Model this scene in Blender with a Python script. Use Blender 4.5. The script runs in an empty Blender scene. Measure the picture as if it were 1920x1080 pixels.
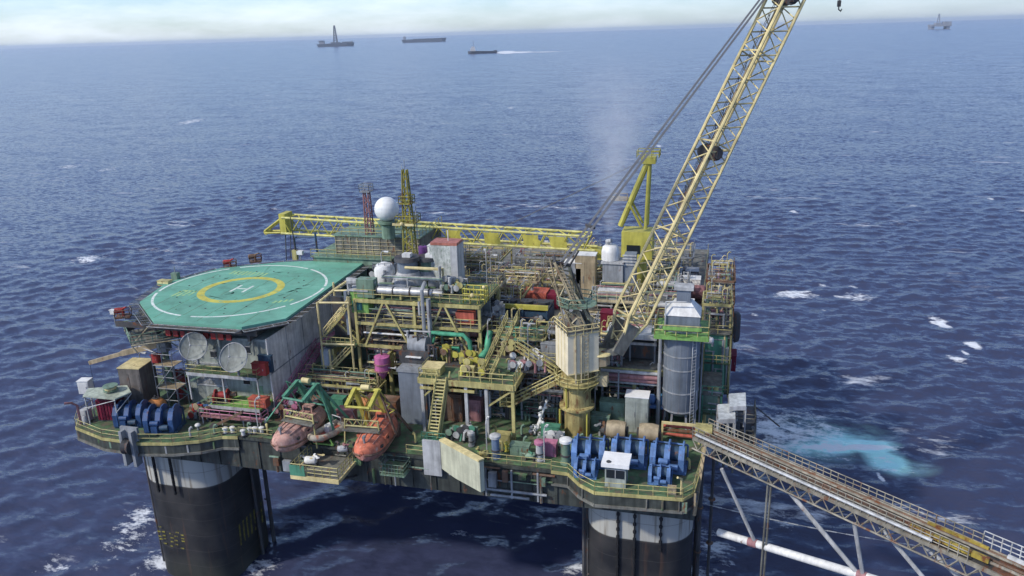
import bpy, math, random
from mathutils import Vector, Matrix
R = math.radians
scene = bpy.context.scene
COL = scene.collection
PI = math.pi
# ------------------------------------------------------------------ camera
F_PX, Y0, SLOPE, YAW, CAMH = 1500.0, 60.0, 0.030, 15.0, 70.0
_roll = math.atan(SLOPE); _p = math.atan((540 - Y0) * math.cos(_roll) / F_PX); _ya = R(YAW)
CF = Vector((-math.sin(_ya) * math.cos(_p), math.cos(_ya) * math.cos(_p), -math.sin(_p)))
_r0 = Vector((math.cos(_ya), math.sin(_ya), 0)); _u0 = _r0.cross(CF)
CR = _r0 * math.cos(_roll) - _u0 * math.sin(_roll); CU = _u0 * math.cos(_roll) + _r0 * math.sin(_roll)
CP = Vector((0, 0, CAMH))
cam_d = bpy.data.cameras.new('camera'); cam = bpy.data.objects.new('camera', cam_d); COL.objects.link(cam)
cam.matrix_world = Matrix(((CR.x, CU.x, -CF.x, CP.x), (CR.y, CU.y, -CF.y, CP.y), (CR.z, CU.z, -CF.z, CP.z), (0, 0, 0, 1)))
cam_d.sensor_fit = 'HORIZONTAL'; cam_d.sensor_width = 36; cam_d.lens = 36 * F_PX / 1920
cam_d.clip_start = 1; cam_d.clip_end = 200000
scene.camera = cam
def at(px, py, x=None, y=None, z=None):
    """the point of the place seen at a photo pixel, on the plane x, y or z = const"""
    r = CF + CR * ((px - 960) / F_PX) + CU * ((540 - py) / F_PX)
    t = (z - CP.z) / r.z if z is not None else (x - CP.x) / r.x if x is not None else (y - CP.y) / r.y
    return CP + r * t
# ------------------------------------------------------------------ materials
MATS = {}
def _n(nt, t, **k):
    n = nt.nodes.new(t)
    for a, b in k.items(): setattr(n, a, b)
    return n
def paint(name, rgb, rough=.55, dirt=.35, rust=0.0, metal=0.0, streak=.3, scale=.5, spec=.35, rustcol=(.16, .06, .025)):
    if name in MATS: return MATS[name]
    m = bpy.data.materials.new(name); m.use_nodes = True; nt = m.node_tree; L = nt.links.new
    b = nt.nodes['Principled BSDF']; b.inputs['Roughness'].default_value = rough; b.inputs['Metallic'].default_value = metal
    b.inputs['Specular IOR Level'].default_value = spec
    geo = _n(nt, 'ShaderNodeNewGeometry')
    no = _n(nt, 'ShaderNodeTexNoise'); no.inputs['Scale'].default_value = scale; no.inputs['Detail'].default_value = 6; no.inputs['Roughness'].default_value = .65
    L(geo.outputs['Position'], no.inputs['Vector'])
    mp = _n(nt, 'ShaderNodeMapping'); mp.inputs['Scale'].default_value = (1.6, 1.6, .16); L(geo.outputs['Position'], mp.inputs['Vector'])
    n2 = _n(nt, 'ShaderNodeTexNoise'); n2.inputs['Scale'].default_value = 1.3; n2.inputs['Detail'].default_value = 5; L(mp.outputs[0], n2.inputs['Vector'])
    r1 = _n(nt, 'ShaderNodeMapRange'); r1.inputs['From Min'].default_value = .35; r1.inputs['From Max'].default_value = .68
    r1.inputs['To Min'].default_value = 1 - dirt; r1.inputs['To Max'].default_value = 1.08; L(no.outputs[0], r1.inputs['Value'])
    r2 = _n(nt, 'ShaderNodeMapRange'); r2.inputs['From Min'].default_value = .38; r2.inputs['From Max'].default_value = .6
    r2.inputs['To Min'].default_value = 1 - streak; r2.inputs['To Max'].default_value = 1.0; L(n2.outputs[0], r2.inputs['Value'])
    mu = _n(nt, 'ShaderNodeMath', operation='MULTIPLY'); L(r1.outputs[0], mu.inputs[0]); L(r2.outputs[0], mu.inputs[1])
    vm = _n(nt, 'ShaderNodeVectorMath', operation='SCALE'); vm.inputs[0].default_value = rgb; L(mu.outputs[0], vm.inputs['Scale'])
    out = vm.outputs[0]
    if rust > 0:
        n3 = _n(nt, 'ShaderNodeTexNoise'); n3.inputs['Scale'].default_value = scale * 2.2; n3.inputs['Detail'].default_value = 8; n3.inputs['Roughness'].default_value = .7
        mp3 = _n(nt, 'ShaderNodeMapping'); mp3.inputs['Scale'].default_value = (1, 1, .45); mp3.inputs['Location'].default_value = (31, 7, 3)
        L(geo.outputs['Position'], mp3.inputs['Vector']); L(mp3.outputs[0], n3.inputs['Vector'])
        r3 = _n(nt, 'ShaderNodeMapRange'); r3.inputs['From Min'].default_value = .66 - .3 * rust; r3.inputs['From Max'].default_value = .74 - .24 * rust; L(n3.outputs[0], r3.inputs['Value'])
        mx = _n(nt, 'ShaderNodeMix', data_type='RGBA'); mx.inputs['B'].default_value = (*rustcol, 1)
        L(r3.outputs[0], mx.inputs['Factor']); L(out, mx.inputs['A']); out = mx.outputs['Result']
    L(out, b.inputs['Base Color'])
    MATS[name] = m
    return m
YEL = paint('faded_yellow_steel', (.56, .50, .21), dirt=.35, rust=.22)
BYEL = paint('crane_yellow_paint', (.57, .52, .10), dirt=.25, rust=.15, streak=.2)
CREAM = paint('cream_paint', (.78, .66, .33), dirt=.3, rust=.12, streak=.2)
CREAMR = paint('weathered_cream_paint', (.66, .57, .36), dirt=.4, rust=.3, streak=.35)
HOUSE = paint('machinery_house_cream', (.82, .73, .52), dirt=.16, rust=.05, streak=.05, rustcol=(.45, .33, .18))
PED = paint('pedestal_ochre', (.54, .45, .19), dirt=.4, rust=.38, streak=.45)
HGREEN = paint('helideck_green', (.195, .455, .34), rough=.75, dirt=.38, rust=.6, streak=0, scale=.2, spec=.2, rustcol=(.145, .38, .275))
DGREEN = paint('deck_green', (.125, .215, .11), rough=.8, dirt=.6, rust=.62, streak=0, scale=.5, spec=.2, rustcol=(.13, .115, .085))
GREEN = paint('green_steel', (.10, .31, .20), dirt=.3, rust=.2)
LGREEN = paint('bright_green_steel', (.26, .50, .13), dirt=.3, rust=.25)
PGREEN = paint('pipe_green', (.10, .42, .25), dirt=.25, rust=.1)
SAGE = paint('sage_green_paint', (.22, .33, .24), dirt=.35, rust=.3)
WHITE = paint('white_paint', (.80, .80, .77), dirt=.22, rust=.06, streak=.2)
PANEL = paint('white_cladding', (.84, .83, .80), dirt=.35, rust=.12, streak=.22)
GWALL = paint('grey_green_wall', (.40, .44, .40), dirt=.35, rust=.12, streak=.3)
GREY = paint('grey_paint', (.33, .35, .37), dirt=.3, rust=.2)
BGREY = paint('blue_grey_cladding', (.25, .29, .345), rough=.42, dirt=.2, rust=.04, streak=.22, metal=.25)
LGREY = paint('light_grey_paint', (.52, .53, .53), dirt=.3, rust=.15)
DGREY = paint('dark_grey_steel', (.085, .085, .088), dirt=.4, rust=.35)
BROWN = paint('rusty_steel', (.23, .15, .105), rough=.8, dirt=.5, rust=.5)
DARK = paint('dark_hull_paint', (.062, .066, .066), dirt=.4, rust=.35)
HULLG = paint('hull_side_grey', (.085, .096, .085), dirt=.5, rust=.2, streak=.45)
BLUE = paint('winch_blue', (.14, .27, .55), rough=.5, dirt=.4, rust=.2, streak=.3)
NAVY = paint('navy_winch_blue', (.05, .115, .28), rough=.45, dirt=.35, rust=.2)
TEALB = paint('dark_blue_equipment', (.045, .095, .16), dirt=.4, rust=.25)
ORANGE = paint('lifeboat_orange', (.78, .23, .13), rough=.55, dirt=.3, streak=.35, rust=.35, rustcol=(.62, .36, .27), scale=.9)
FORANGE = paint('faded_lifeboat_orange', (.66, .38, .31), rough=.6, dirt=.35, streak=.4, rust=.35, rustcol=(.60, .45, .36), scale=.9)
SALMON = paint('dull_red_hull', (.60, .28, .22), rough=.5, dirt=.35, streak=.4)
BUOY = paint('buoy_orange', (.72, .30, .10), rough=.55, dirt=.3)
RED = paint('red_equipment', (.42, .05, .045), dirt=.35, rust=.2)
LRED = paint('coral_red_equipment', (.60, .15, .10), dirt=.3, rust=.1)
MAROON = paint('maroon_tarpaulin', (.20, .012, .04), rough=.7, dirt=.3)
PINK = paint('faded_pink_paint', (.58, .22, .34), dirt=.3, rust=.15)
DPINK = paint('faded_red_pipe', (.40, .20, .21), dirt=.35, rust=.2)
TAN = paint('tan_paint', (.48, .39, .25), dirt=.35, rust=.25)
PURPLE = paint('purple_plastic', (.16, .06, .22), dirt=.2)
BLACK = paint('black_rubber', (.018, .018, .02), rough=.7, dirt=.2, streak=0)
CABLE = paint('dark_wire_rope', (.11, .12, .14), rough=.6, dirt=.2, streak=0)
STEEL = paint('galvanised_steel', (.45, .46, .47), rough=.4, dirt=.3, metal=.4, rust=.1)
PIPEW = paint('insulated_pipe_silver', (.62, .62, .60), rough=.38, dirt=.25, metal=.35)
GLASSM = paint('dark_window_glass', (.02, .025, .03), rough=.08, dirt=.1, streak=0, spec=.5)
RADOME = paint('radome_white', (.82, .83, .82), rough=.5, dirt=.08, streak=.08)
SPECK = paint('peeling_white_panel', (.62, .65, .60), dirt=.3, rust=.5, rustcol=(.22, .27, .22), scale=1.6)
GALV = paint('weathered_grating', (.235, .235, .205), rough=.8, dirt=.5, rust=.3)
YMARK = paint('worn_yellow_marking', (.60, .55, .10), rough=.7, dirt=.3, rust=.35, rustcol=(.15, .42, .27), scale=.8, streak=0)
WMARK = paint('worn_white_marking', (.72, .78, .72), rough=.7, dirt=.2, rust=.35, rustcol=(.16, .46, .31), scale=.8, streak=0)
HMARK = paint('faint_white_letter', (.66, .74, .66), rough=.7, dirt=.2, rust=.42, rustcol=(.15, .44, .30), scale=1.1, streak=0)
PMARK = paint('faded_pale_marking', (.36, .55, .24), rough=.7, dirt=.2, rust=.55, rustcol=(.14, .45, .30), scale=.9, streak=0)
CHUTE = paint('pale_wall_paint', (.58, .59, .44), dirt=.2, rust=.1, streak=.22)
# ------------------------------------------------------------------ mesh building
class MB:
    def __init__(s): s.v = []; s.f = []; s.m = []; s.k = 0; s.sm = []
    def mat(s, k): s.k = k; return s
    def face(s, idx, smooth=False): s.f.append(idx); s.m.append(s.k); s.sm.append(smooth)
    def add(s, vs, fs, smooth=False):
        o = len(s.v); s.v += [tuple(v) for v in vs]
        for f in fs: s.face([i + o for i in f], smooth)
        return s
    def box(s, x0, x1, y0, y1, z0, z1):
        return s.add([(x0, y0, z0), (x1, y0, z0), (x1, y1, z0), (x0, y1, z0), (x0, y0, z1), (x1, y0, z1), (x1, y1, z1), (x0, y1, z1)],
                     [(0, 3, 2, 1), (4, 5, 6, 7), (0, 1, 5, 4), (1, 2, 6, 5), (2, 3, 7, 6), (3, 0, 4, 7)])
    def cbox(s, c, d): return s.box(c[0] - d[0] / 2, c[0] + d[0] / 2, c[1] - d[1] / 2, c[1] + d[1] / 2, c[2], c[2] + d[2])
    def beam(s, a, b, w, h=None):
        """a rectangular beam from a to b"""
        h = h or w; a = Vector(a); b = Vector(b); d = (b - a).normalized()
        u = Vector((0, 0, 1)) if abs(d.z) < .95 else Vector((0, 1, 0))
        r = d.cross(u).normalized(); u = r.cross(d)
        vs = [p + r * (sx * w / 2) + u * (sz * h / 2) for p in (a, b) for sx, sz in ((-1, -1), (1, -1), (1, 1), (-1, 1))]
        return s.add(vs, [(0, 1, 2, 3), (7, 6, 5, 4), (0, 4, 5, 1), (1, 5, 6, 2), (2, 6, 7, 3), (3, 7, 4, 0)])
    def bar(s, a, b, r, n=5, r2=None): return s.tube([a, b], r, n, r2)
    def tube(s, pts, r, n=6, r2=None, cap=True):
        pts = [Vector(p) for p in pts]; o = len(s.v); N = len(pts); prev = None
        for i, p in enumerate(pts):
            d = (pts[min(i + 1, N - 1)] - pts[max(i - 1, 0)]).normalized()
            if prev is None:
                u = Vector((0, 0, 1)) if abs(d.z) < .9 else Vector((1, 0, 0)); a = d.cross(u).normalized()
            else:
                a = (prev - d * prev.dot(d)); a = a.normalized() if a.length > 1e-6 else d.orthogonal().normalized()
            prev = a; b = d.cross(a); rr = r if r2 is None else r + (r2 - r) * i / (N - 1)
            if 0 < i < N - 1:
                d1 = (pts[i] - pts[i - 1]).normalized(); rr_ = rr / max(.5, math.cos(math.acos(max(-1, min(1, d1.dot(d))))))
            else: rr_ = rr
            s.v += [tuple(p + (a * math.cos(t) + b * math.sin(t)) * rr_) for t in (2 * PI * k / n for k in range(n))]
        for i in range(N - 1):
            for k in range(n):
                s.face([o + i * n + k, o + i * n + (k + 1) % n, o + (i + 1) * n + (k + 1) % n, o + (i + 1) * n + k], n > 5)
        if cap:
            s.face([o + k for k in range(n)][::-1]); s.face([o + (N - 1) * n + k for k in range(n)])
        return s
    def lathe(s, prof, c=(0, 0, 0), n=24, axis='z', smooth=True):
        """prof: (radius, height) pairs revolved about an axis through c"""
        o = len(s.v); c = Vector(c)
        for r, h in prof:
            for k in range(n):
                t = 2 * PI * k / n; a, b = r * math.cos(t), r * math.sin(t)
                s.v.append(tuple(c + (Vector((a, b, h)) if axis == 'z' else Vector((h, a, b)) if axis == 'x' else Vector((b, h, a)))))
        for i in range(len(prof) - 1):
            for k in range(n): s.face([o + i * n + k, o + i * n + (k + 1) % n, o + (i + 1) * n + (k + 1) % n, o + (i + 1) * n + k], smooth)
        s.face([o + k for k in range(n)][::-1]); e = o + (len(prof) - 1) * n; s.face([e + k for k in range(n)])
        return s
    def cyl(s, c, r, h, n=20, axis='z'): return s.lathe([(r, 0), (r, h)], c, n, axis)
    def vessel(s, c, r, ln, axis='x', n=18):
        d = r * .45; pr = [(r * .05, -ln / 2 - d), (r * .6, -ln / 2 - d * .75), (r * .9, -ln / 2 - d * .3), (r, -ln / 2), (r, ln / 2), (r * .9, ln / 2 + d * .3), (r * .6, ln / 2 + d * .75), (r * .05, ln / 2 + d)]
        return s.lathe(pr, c, n, axis)
    def ball(s, c, r, n=20, sz=1.0):
        m = max(6, n // 2); return s.lathe([(r * math.sin(PI * (i + .001 * (i == 0) - .001 * (i == m)) / m) + .002, -r * sz * math.cos(PI * i / m)) for i in range(m + 1)], c, n)
    def prism(s, poly, z0, z1):
        n = len(poly); o = len(s.v)
        s.v += [(p[0], p[1], z0) for p in poly] + [(p[0], p[1], z1) for p in poly]
        s.face([o + i for i in range(n)][::-1]); s.face([o + n + i for i in range(n)])
        for i in range(n): s.face([o + i, o + (i + 1) % n, o + n + (i + 1) % n, o + n + i])
        return s
    def ring(s, c, r0, r1, z, n=72, gaps=()):
        o = len(s.v); c = Vector(c)
        for k in range(n):
            t = 2 * PI * k / n
            for r in (r0, r1): s.v.append((c.x + r * math.cos(t), c.y + r * math.sin(t), z))
        for k in range(n):
            if k in gaps: continue
            a, b = o + 2 * k, o + 2 * ((k + 1) % n); s.face([a, a + 1, b + 1, b])
        return s
    def rail(s, path, h=1.1, r=.045, gap=2.0, closed=False, mid=2):
        pts = [Vector(p) for p in path]
        if closed: pts.append(pts[0])
        for a, b in zip(pts, pts[1:]):
            L = (b - a).length; k = max(1, round(L / gap))
            for j in range(1, mid + 1):
                z = Vector((0, 0, h * j / mid)); s.bar(a + z, b + z, r, 4)
            for i in range(k + 1):
                p = a + (b - a) * (i / k); s.bar(p, p + Vector((0, 0, h)), r, 4)
        return s
    def lattice(s, A, B, n, r):
        """zigzag lacing between two lines A=(a0,a1), B=(b0,b1)"""
        a0, a1, b0, b1 = map(Vector, (A[0], A[1], B[0], B[1]))
        for i in range(n):
            t0, t1 = i / n, (i + 1) / n
            p, q = (a0.lerp(a1, t0), b0.lerp(b1, t1)) if i % 2 == 0 else (b0.lerp(b1, t0), a0.lerp(a1, t1))
            s.bar(p, q, r, 4)
        return s
    def stairs(s, a, b, w, side, r=.05, steps=None):
        a, b = Vector(a), Vector(b); side = Vector(side).normalized() * (w / 2)
        n = steps or max(3, int(abs(b.z - a.z) / .35))
        for q in (-side, side): s.beam(a + q, b + q, .08, .25)
        for i in range(n):
            p = a.lerp(b, (i + .5) / n); d = (b - a); d.z = 0; d = d.normalized() * .14
            s.add([p - side - d, p + side - d, p + side + d, p - side + d], [(0, 1, 2, 3)])
        return s
    def stair_rail(s, a, b, w, side, r=.045, h=1.0):
        a, b = Vector(a), Vector(b); side = Vector(side).normalized() * (w / 2); z = Vector((0, 0, h))
        for q in (-side, side):
            s.bar(a + q + z, b + q + z, r, 4); s.bar(a + q + z / 2, b + q + z / 2, r, 4); n = max(2, int((b - a).length / 1.5))
            for i in range(n + 1): p = a.lerp(b, i / n) + q; s.bar(p, p + z, r, 4)
        return s
    def ladder(s, a, b, w, side, r=.05, n=None):
        a, b = Vector(a), Vector(b); side = Vector(side).normalized() * (w / 2); n = n or int((b - a).length / .4)
        for q in (-side, side): s.bar(a + q, b + q, r, 4)
        for i in range(1, n): p = a.lerp(b, i / n); s.bar(p - side, p + side, r * .8, 4)
        return s
    def sheet(s, pts): return s.add(pts, [tuple(range(len(pts)))])
    def build(s, name, mats, parent=None):
        me = bpy.data.meshes.new(name); me.from_pydata(s.v, [], s.f)
        for m in (mats if isinstance(mats, (list, tuple)) else [mats]): me.materials.append(m)
        me.polygons.foreach_set('material_index', s.m); me.polygons.foreach_set('use_smooth', s.sm); me.update()
        if any(s.sm):
            try: me.set_sharp_from_angle(angle=R(40))
            except Exception: pass
        o = bpy.data.objects.new(name, me); COL.objects.link(o)
        if parent: o.parent = parent
        return o
def tag(o, label, cat, group=None, kind=None):
    if label: o['label'] = label
    if cat: o['category'] = cat
    if group: o['group'] = group
    if kind: o['kind'] = kind
    return o
def thing(name, label, cat, loc=(0, 0, 0), rz=0, group=None):
    o = bpy.data.objects.new(name, None); COL.objects.link(o); o.empty_display_size = .5
    o.location = loc; o.rotation_euler = (0, 0, rz)
    return tag(o, label, cat, group)
SPLIT = {'saddle', 'clamp_band', 'riser', 'red_band', 'draft_marking', 'foot', 'clamp'}
def islands(mb):
    par = list(range(len(mb.v)))
    def find(a):
        while par[a] != a: par[a] = par[par[a]]; a = par[a]
        return a
    for f in mb.f:
        for q in f[1:]: par[find(q)] = find(f[0])
    out = {}
    for f, k, s in zip(mb.f, mb.m, mb.sm):
        m = out.setdefault(find(f[0]), (MB(), {})); ix = m[1]
        for q in f:
            if q not in ix: ix[q] = len(m[0].v); m[0].v.append(mb.v[q])
        m[0].f.append([ix[q] for q in f]); m[0].m.append(k); m[0].sm.append(s)
    return [m[0] for m in out.values()]
def P(t, name, mb, mat, label=None):
    if name in SPLIT:
        for q in islands(mb): o = q.build(name, mat, t)
    else: o = mb.build(name, mat, t)
    if label: o['label'] = label
    return o
def copy_tree(o, parent=None, **k):
    c = o.copy(); COL.objects.link(c); c.parent = parent
    for ch in list(o.children): copy_tree(ch, c)
    return c
def dup(o, loc, label=None, rz=None):
    c = copy_tree(o); c.location = loc
    if label: c['label'] = label
    if rz is not None: c.rotation_euler = (0, 0, rz)
    return c
SKYC = dict(cloud=.75, cc=(6.6, 7.1, 7.9, 1), str=.155, sun=2.6); HAZE = 4.2e-5; SMOKE = .26; EXPO = 0.25
# ================================================================== HULL
XL, XR, YF, YB = -74.0, -1.0, 76.2, 148.0
ZD, ZH = 24.0, 19.6                      # main deck, bottom of the deck box
hull = thing('offshore_platform', 'huge semisubmersible production platform with green deck on thick grey and black columns', 'oil platform', (-37, 112, 0))
O = Vector((-37, 112, 0))
def rsq(cx, cy, w, r, n=6):
    pts = []
    for qx, qy, a0 in ((1, 1, 0), (-1, 1, 90), (-1, -1, 180), (1, -1, 270)):
        for i in range(n + 1):
            t = R(a0 + 90 * i / n); pts.append((cx + qx * (w / 2 - r) + r * math.cos(t), cy + qy * (w / 2 - r) + r * math.sin(t)))
    return pts
# column material: grey above a wavy line, black below, stains
def column_mat():
    m = bpy.data.materials.new('banded_column_paint'); m.use_nodes = True; nt = m.node_tree; L = nt.links.new; b = nt.nodes['Principled BSDF']
    geo = _n(nt, 'ShaderNodeNewGeometry'); sx = _n(nt, 'ShaderNodeSeparateXYZ'); L(geo.outputs['Position'], sx.inputs[0])
    no = _n(nt, 'ShaderNodeTexNoise'); no.inputs['Scale'].default_value = .35; no.inputs['Detail'].default_value = 6; L(geo.outputs['Position'], no.inputs['Vector'])
    mp = _n(nt, 'ShaderNodeMapping'); mp.inputs['Scale'].default_value = (1.2, 1.2, .06); L(geo.outputs['Position'], mp.inputs['Vector'])
    n2 = _n(nt, 'ShaderNodeTexNoise'); n2.inputs['Scale'].default_value = 1.4; n2.inputs['Detail'].default_value = 6; L(mp.outputs[0], n2.inputs['Vector'])
    gr = _n(nt, 'ShaderNodeValToRGB'); e = gr.color_ramp.elements; e[0].position = .3; e[0].color = (.20, .175, .135, 1); e[1].position = .46; e[1].color = (.44, .435, .39, 1)
    L(n2.outputs[0], gr.inputs[0])
    bk = _n(nt, 'ShaderNodeValToRGB'); e = bk.color_ramp.elements; e[0].position = .35; e[0].color = (.011, .012, .015, 1); e[1].position = .75; e[1].color = (.045, .043, .042, 1)
    L(no.outputs[0], bk.inputs[0])
    lt = _n(nt, 'ShaderNodeMapRange'); lt.inputs['From Min'].default_value = 14.55; lt.inputs['From Max'].default_value = 14.7; L(sx.outputs[2], lt.inputs['Value'])
    mx = _n(nt, 'ShaderNodeMix', data_type='RGBA'); L(lt.outputs[0], mx.inputs['Factor']); L(bk.outputs[0], mx.inputs['A']); L(gr.outputs[0], mx.inputs['B'])
    # marine growth near the water
    mg = _n(nt, 'ShaderNodeMapRange'); mg.inputs['From Min'].default_value = 1.2; mg.inputs['From Max'].default_value = 4.5; mg.inputs['To Min'].default_value = .8; mg.inputs['To Max'].default_value = 0
    L(sx.outputs[2], mg.inputs['Value'])
    mm = _n(nt, 'ShaderNodeMath', operation='MULTIPLY'); L(mg.outputs[0], mm.inputs[0]); L(no.outputs[0], mm.inputs[1])
    m2 = _n(nt, 'ShaderNodeMix', data_type='RGBA'); m2.inputs['B'].default_value = (.05, .055, .035, 1); L(mm.outputs[0], m2.inputs['Factor']); L(mx.outputs['Result'], m2.inputs['A'])
    # weld seams every 2.4 m and rust runs
    fr_ = _n(nt, 'ShaderNodeMath', operation='FRACT'); dv = _n(nt, 'ShaderNodeMath', operation='DIVIDE'); L(sx.outputs[2], dv.inputs[0]); dv.inputs[1].default_value = 2.4; L(dv.outputs[0], fr_.inputs[0])
    sm_ = _n(nt, 'ShaderNodeMath', operation='LESS_THAN'); L(fr_.outputs[0], sm_.inputs[0]); sm_.inputs[1].default_value = .035
    sk = _n(nt, 'ShaderNodeMath', operation='MULTIPLY'); L(sm_.outputs[0], sk.inputs[0]); sk.inputs[1].default_value = .45
    m3 = _n(nt, 'ShaderNodeMix', data_type='RGBA'); m3.inputs['B'].default_value = (.075, .07, .065, 1); L(sk.outputs[0], m3.inputs['Factor']); L(m2.outputs['Result'], m3.inputs['A'])
    mp4 = _n(nt, 'ShaderNodeMapping'); mp4.inputs['Scale'].default_value = (.9, .9, .05); mp4.inputs['Location'].default_value = (9, 4, 2); L(geo.outputs['Position'], mp4.inputs['Vector'])
    n4 = _n(nt, 'ShaderNodeTexNoise'); n4.inputs['Scale'].default_value = 1.0; n4.inputs['Detail'].default_value = 5; n4.inputs['Roughness'].default_value = .7; L(mp4.outputs[0], n4.inputs['Vector'])
    r4 = _n(nt, 'ShaderNodeMapRange'); r4.inputs['From Min'].default_value = .58; r4.inputs['From Max'].default_value = .72; r4.inputs['To Max'].default_value = .5; L(n4.outputs[0], r4.inputs['Value'])
    m4 = _n(nt, 'ShaderNodeMix', data_type='RGBA'); m4.inputs['B'].default_value = (.15, .075, .04, 1); L(r4.outputs[0], m4.inputs['Factor']); L(m3.outputs['Result'], m4.inputs['A'])
    L(m4.outputs['Result'], b.inputs['Base Color']); b.inputs['Roughness'].default_value = .55
    return m
COLM = column_mat(); DMARK = paint('worn_draft_yellow', (.34, .30, .06), rough=.7, dirt=.5, rust=.6, rustcol=(.05, .045, .04), scale=1.2, streak=.3)
COLS = [(-67.2, 83.7), (-7.3, 84.6), (-67.2, 141), (-7.3, 141)]
for i, (cx, cy) in enumerate(COLS):
    c = MB(); c.prism([(p[0] - O.x, p[1] - O.y) for p in rsq(cx, cy, 12.2, 3.9, 8)], -6, 19.9)
    for k in range(len(c.sm)): c.sm[k] = True
    co = P(hull, 'column', c, COLM)
    if i < 2:
        g = MB()
        for sx, sy in ((-1, -.55), (-1, -.05), (1, .2), (1, .7)):
            g = MB()
            x, y = cx + sx * 6.45 - O.x, cy + sy * 6 - O.y
            g.bar((x, y, -3), (x, y, 19.5), .28, 6); 
            for z in (2, 7, 12, 17): g.bar((x, y, z), (x - sx * .6, y, z), .12, 4)
            P(co, 'fender_pipe', g, DGREY)
        dm = MB()
        rnd = random.Random(i + 3)
        for fx in (-4.2, -3.4, -2.7, -1.9, -1.0):
            for k in range(5):
                if rnd.random() < .3: continue
                zz = 4.3 + fx * -.25 + k * .6 + rnd.uniform(-.3, .3); fx += rnd.uniform(-.2, .2)
                dm.add([(cx + fx + .09 * k - O.x, cy - 6.125 - O.y, zz), (cx + fx + .5 + .09 * k - O.x, cy - 6.125 - O.y, zz), (cx + fx + .5 + .09 * k - O.x, cy - 6.125 - O.y, zz + .22), (cx + fx + .09 * k - O.x, cy - 6.125 - O.y, zz + .22)], [(0, 1, 2, 3)])
        P(co, 'draft_marking', dm, DMARK)
        dm = MB()
        for k in range(7):
            y = cy - 3 + k * .9 - O.y
            dm.add([(cx + 6.125 - O.x, y, 4.2), (cx + 6.125 - O.x, y + .35, 4.2), (cx + 6.125 - O.x, y + .55, 7.4), (cx + 6.125 - O.x, y + .2, 7.4)], [(0, 1, 2, 3)])
        P(co, 'draft_marking', dm, DMARK)
# deck box and decks
hb = MB(); hb.box(XL - O.x, XR - O.x, YF - O.y, YB - O.y, ZH, ZD - .02)
for k in range(26):                                            # stiffeners on the front face
    x = XL + 1 + k * 2.85; hb.box(x - O.x, x + .12 - O.x, YF - .16 - O.y, YF - O.y, ZH + .1, ZD - .4)
hb.box(XL - O.x, XR - O.x, YF - .28 - O.y, YF - .003 - O.y, ZD - .38, ZD - .05)
P(hull, 'deck_box', hb, HULLG)
dk = MB(); dk.box(XL - O.x, XR - O.x, YF - O.y, YB - O.y, ZD, ZD + .04)
P(hull, 'main_deck', dk, DGREEN)
def sponson(poly, name):
    m = MB(); m.prism([(p[0] - O.x, p[1] - O.y) for p in poly], 22.5, ZD - .06); a = P(hull, name, m, HULLG)
    m = MB(); m.prism([(p[0] - O.x, p[1] - O.y) for p in poly], ZD - .055, ZD + .06); P(a, 'deck_plate', m, DGREEN)
    m = MB(); pts = [(p[0] - O.x, p[1] - O.y, 0) for p in poly]
    for a_, b_ in zip(pts, pts[1:]): m.beam(Vector(a_) + Vector((0, 0, ZD - .15)), Vector(b_) + Vector((0, 0, ZD - .15)), .25, .35)
    P(a, 'rim_plate', m, YEL)
    m = MB(); m.rail([(p[0] - O.x, p[1] - O.y, ZD + .06) for p in poly], 1.1, .04, 1.6); P(a, 'handrail', m, YEL)
    m = MB()
    for a_, b_ in zip(pts, pts[1:]): m.beam(Vector(a_) + Vector((0, 0, 22.35)), Vector(b_) + Vector((0, 0, 22.35)), .3, .3)
    P(a, 'lower_rim', m, GALV)
    rnd = random.Random(len(poly))
    for a_, b_ in zip(pts[:8], pts[1:8]):
        a_, b_ = Vector(a_), Vector(b_); k = int((b_ - a_).length / 1.1); dq = (b_ - a_).normalized(); oq = Vector((dq.y, -dq.x, 0))
        for j in range(k):
            if rnd.random() < .35: continue
            m = MB(); q = a_ + dq * (j + rnd.random()) * 1.1 + oq * .12; h = rnd.uniform(.4, 1.3)
            if rnd.random() < .5: m.bar(q + Vector((0, 0, 22.5)), q + Vector((0, 0, 23.6)), rnd.uniform(.06, .16), 6)
            else: m.box(q.x - .25, q.x + .25, q.y - .12, q.y + .12, 23.5 - h, 23.5)
            P(a, 'bracket', m, (GREY, DGREEN, SAGE, GALV)[int(rnd.random() * 4)])
    return a
SPL = [(-55.5, YF - .3), (-57.5, 75.6), (-59.6, 74.1), (-62.5, 72.9), (-66.5, 72.1), (-72, 72.3), (-77.4, 74.0), (-79.2, 76.5), (-79.2, 90), (XL - .3, 90.2)]
SPR = [(-.7, 89), (-.6, 80), (-1.2, 74.6), (-2.2, 73.3), (-11.2, 72.7), (-13.0, 73.9), (-14.6, 75.8), (-16.5, YF - .3)][::-1]
sponson(SPL, 'winch_platform'); sponson(SPR, 'winch_platform')
rl = MB(); rl.rail([(-55.5 - O.x, YF - O.y, ZD + .05), (-50.8 - O.x, YF - O.y, ZD + .05)], 1.1, .04, 1.6)
rl.rail([(-33.6 - O.x, YF - O.y, ZD + .05), (-31.5 - O.x, YF - O.y, ZD + .05)], 1.1, .04, 1.6)
rl.rail([(-25 - O.x, YF - O.y, ZD + .05), (-16.5 - O.x, YF - O.y, ZD + .05)], 1.1, .04, 1.6)
P(hull, 'edge_handrail', rl, YEL)
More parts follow.
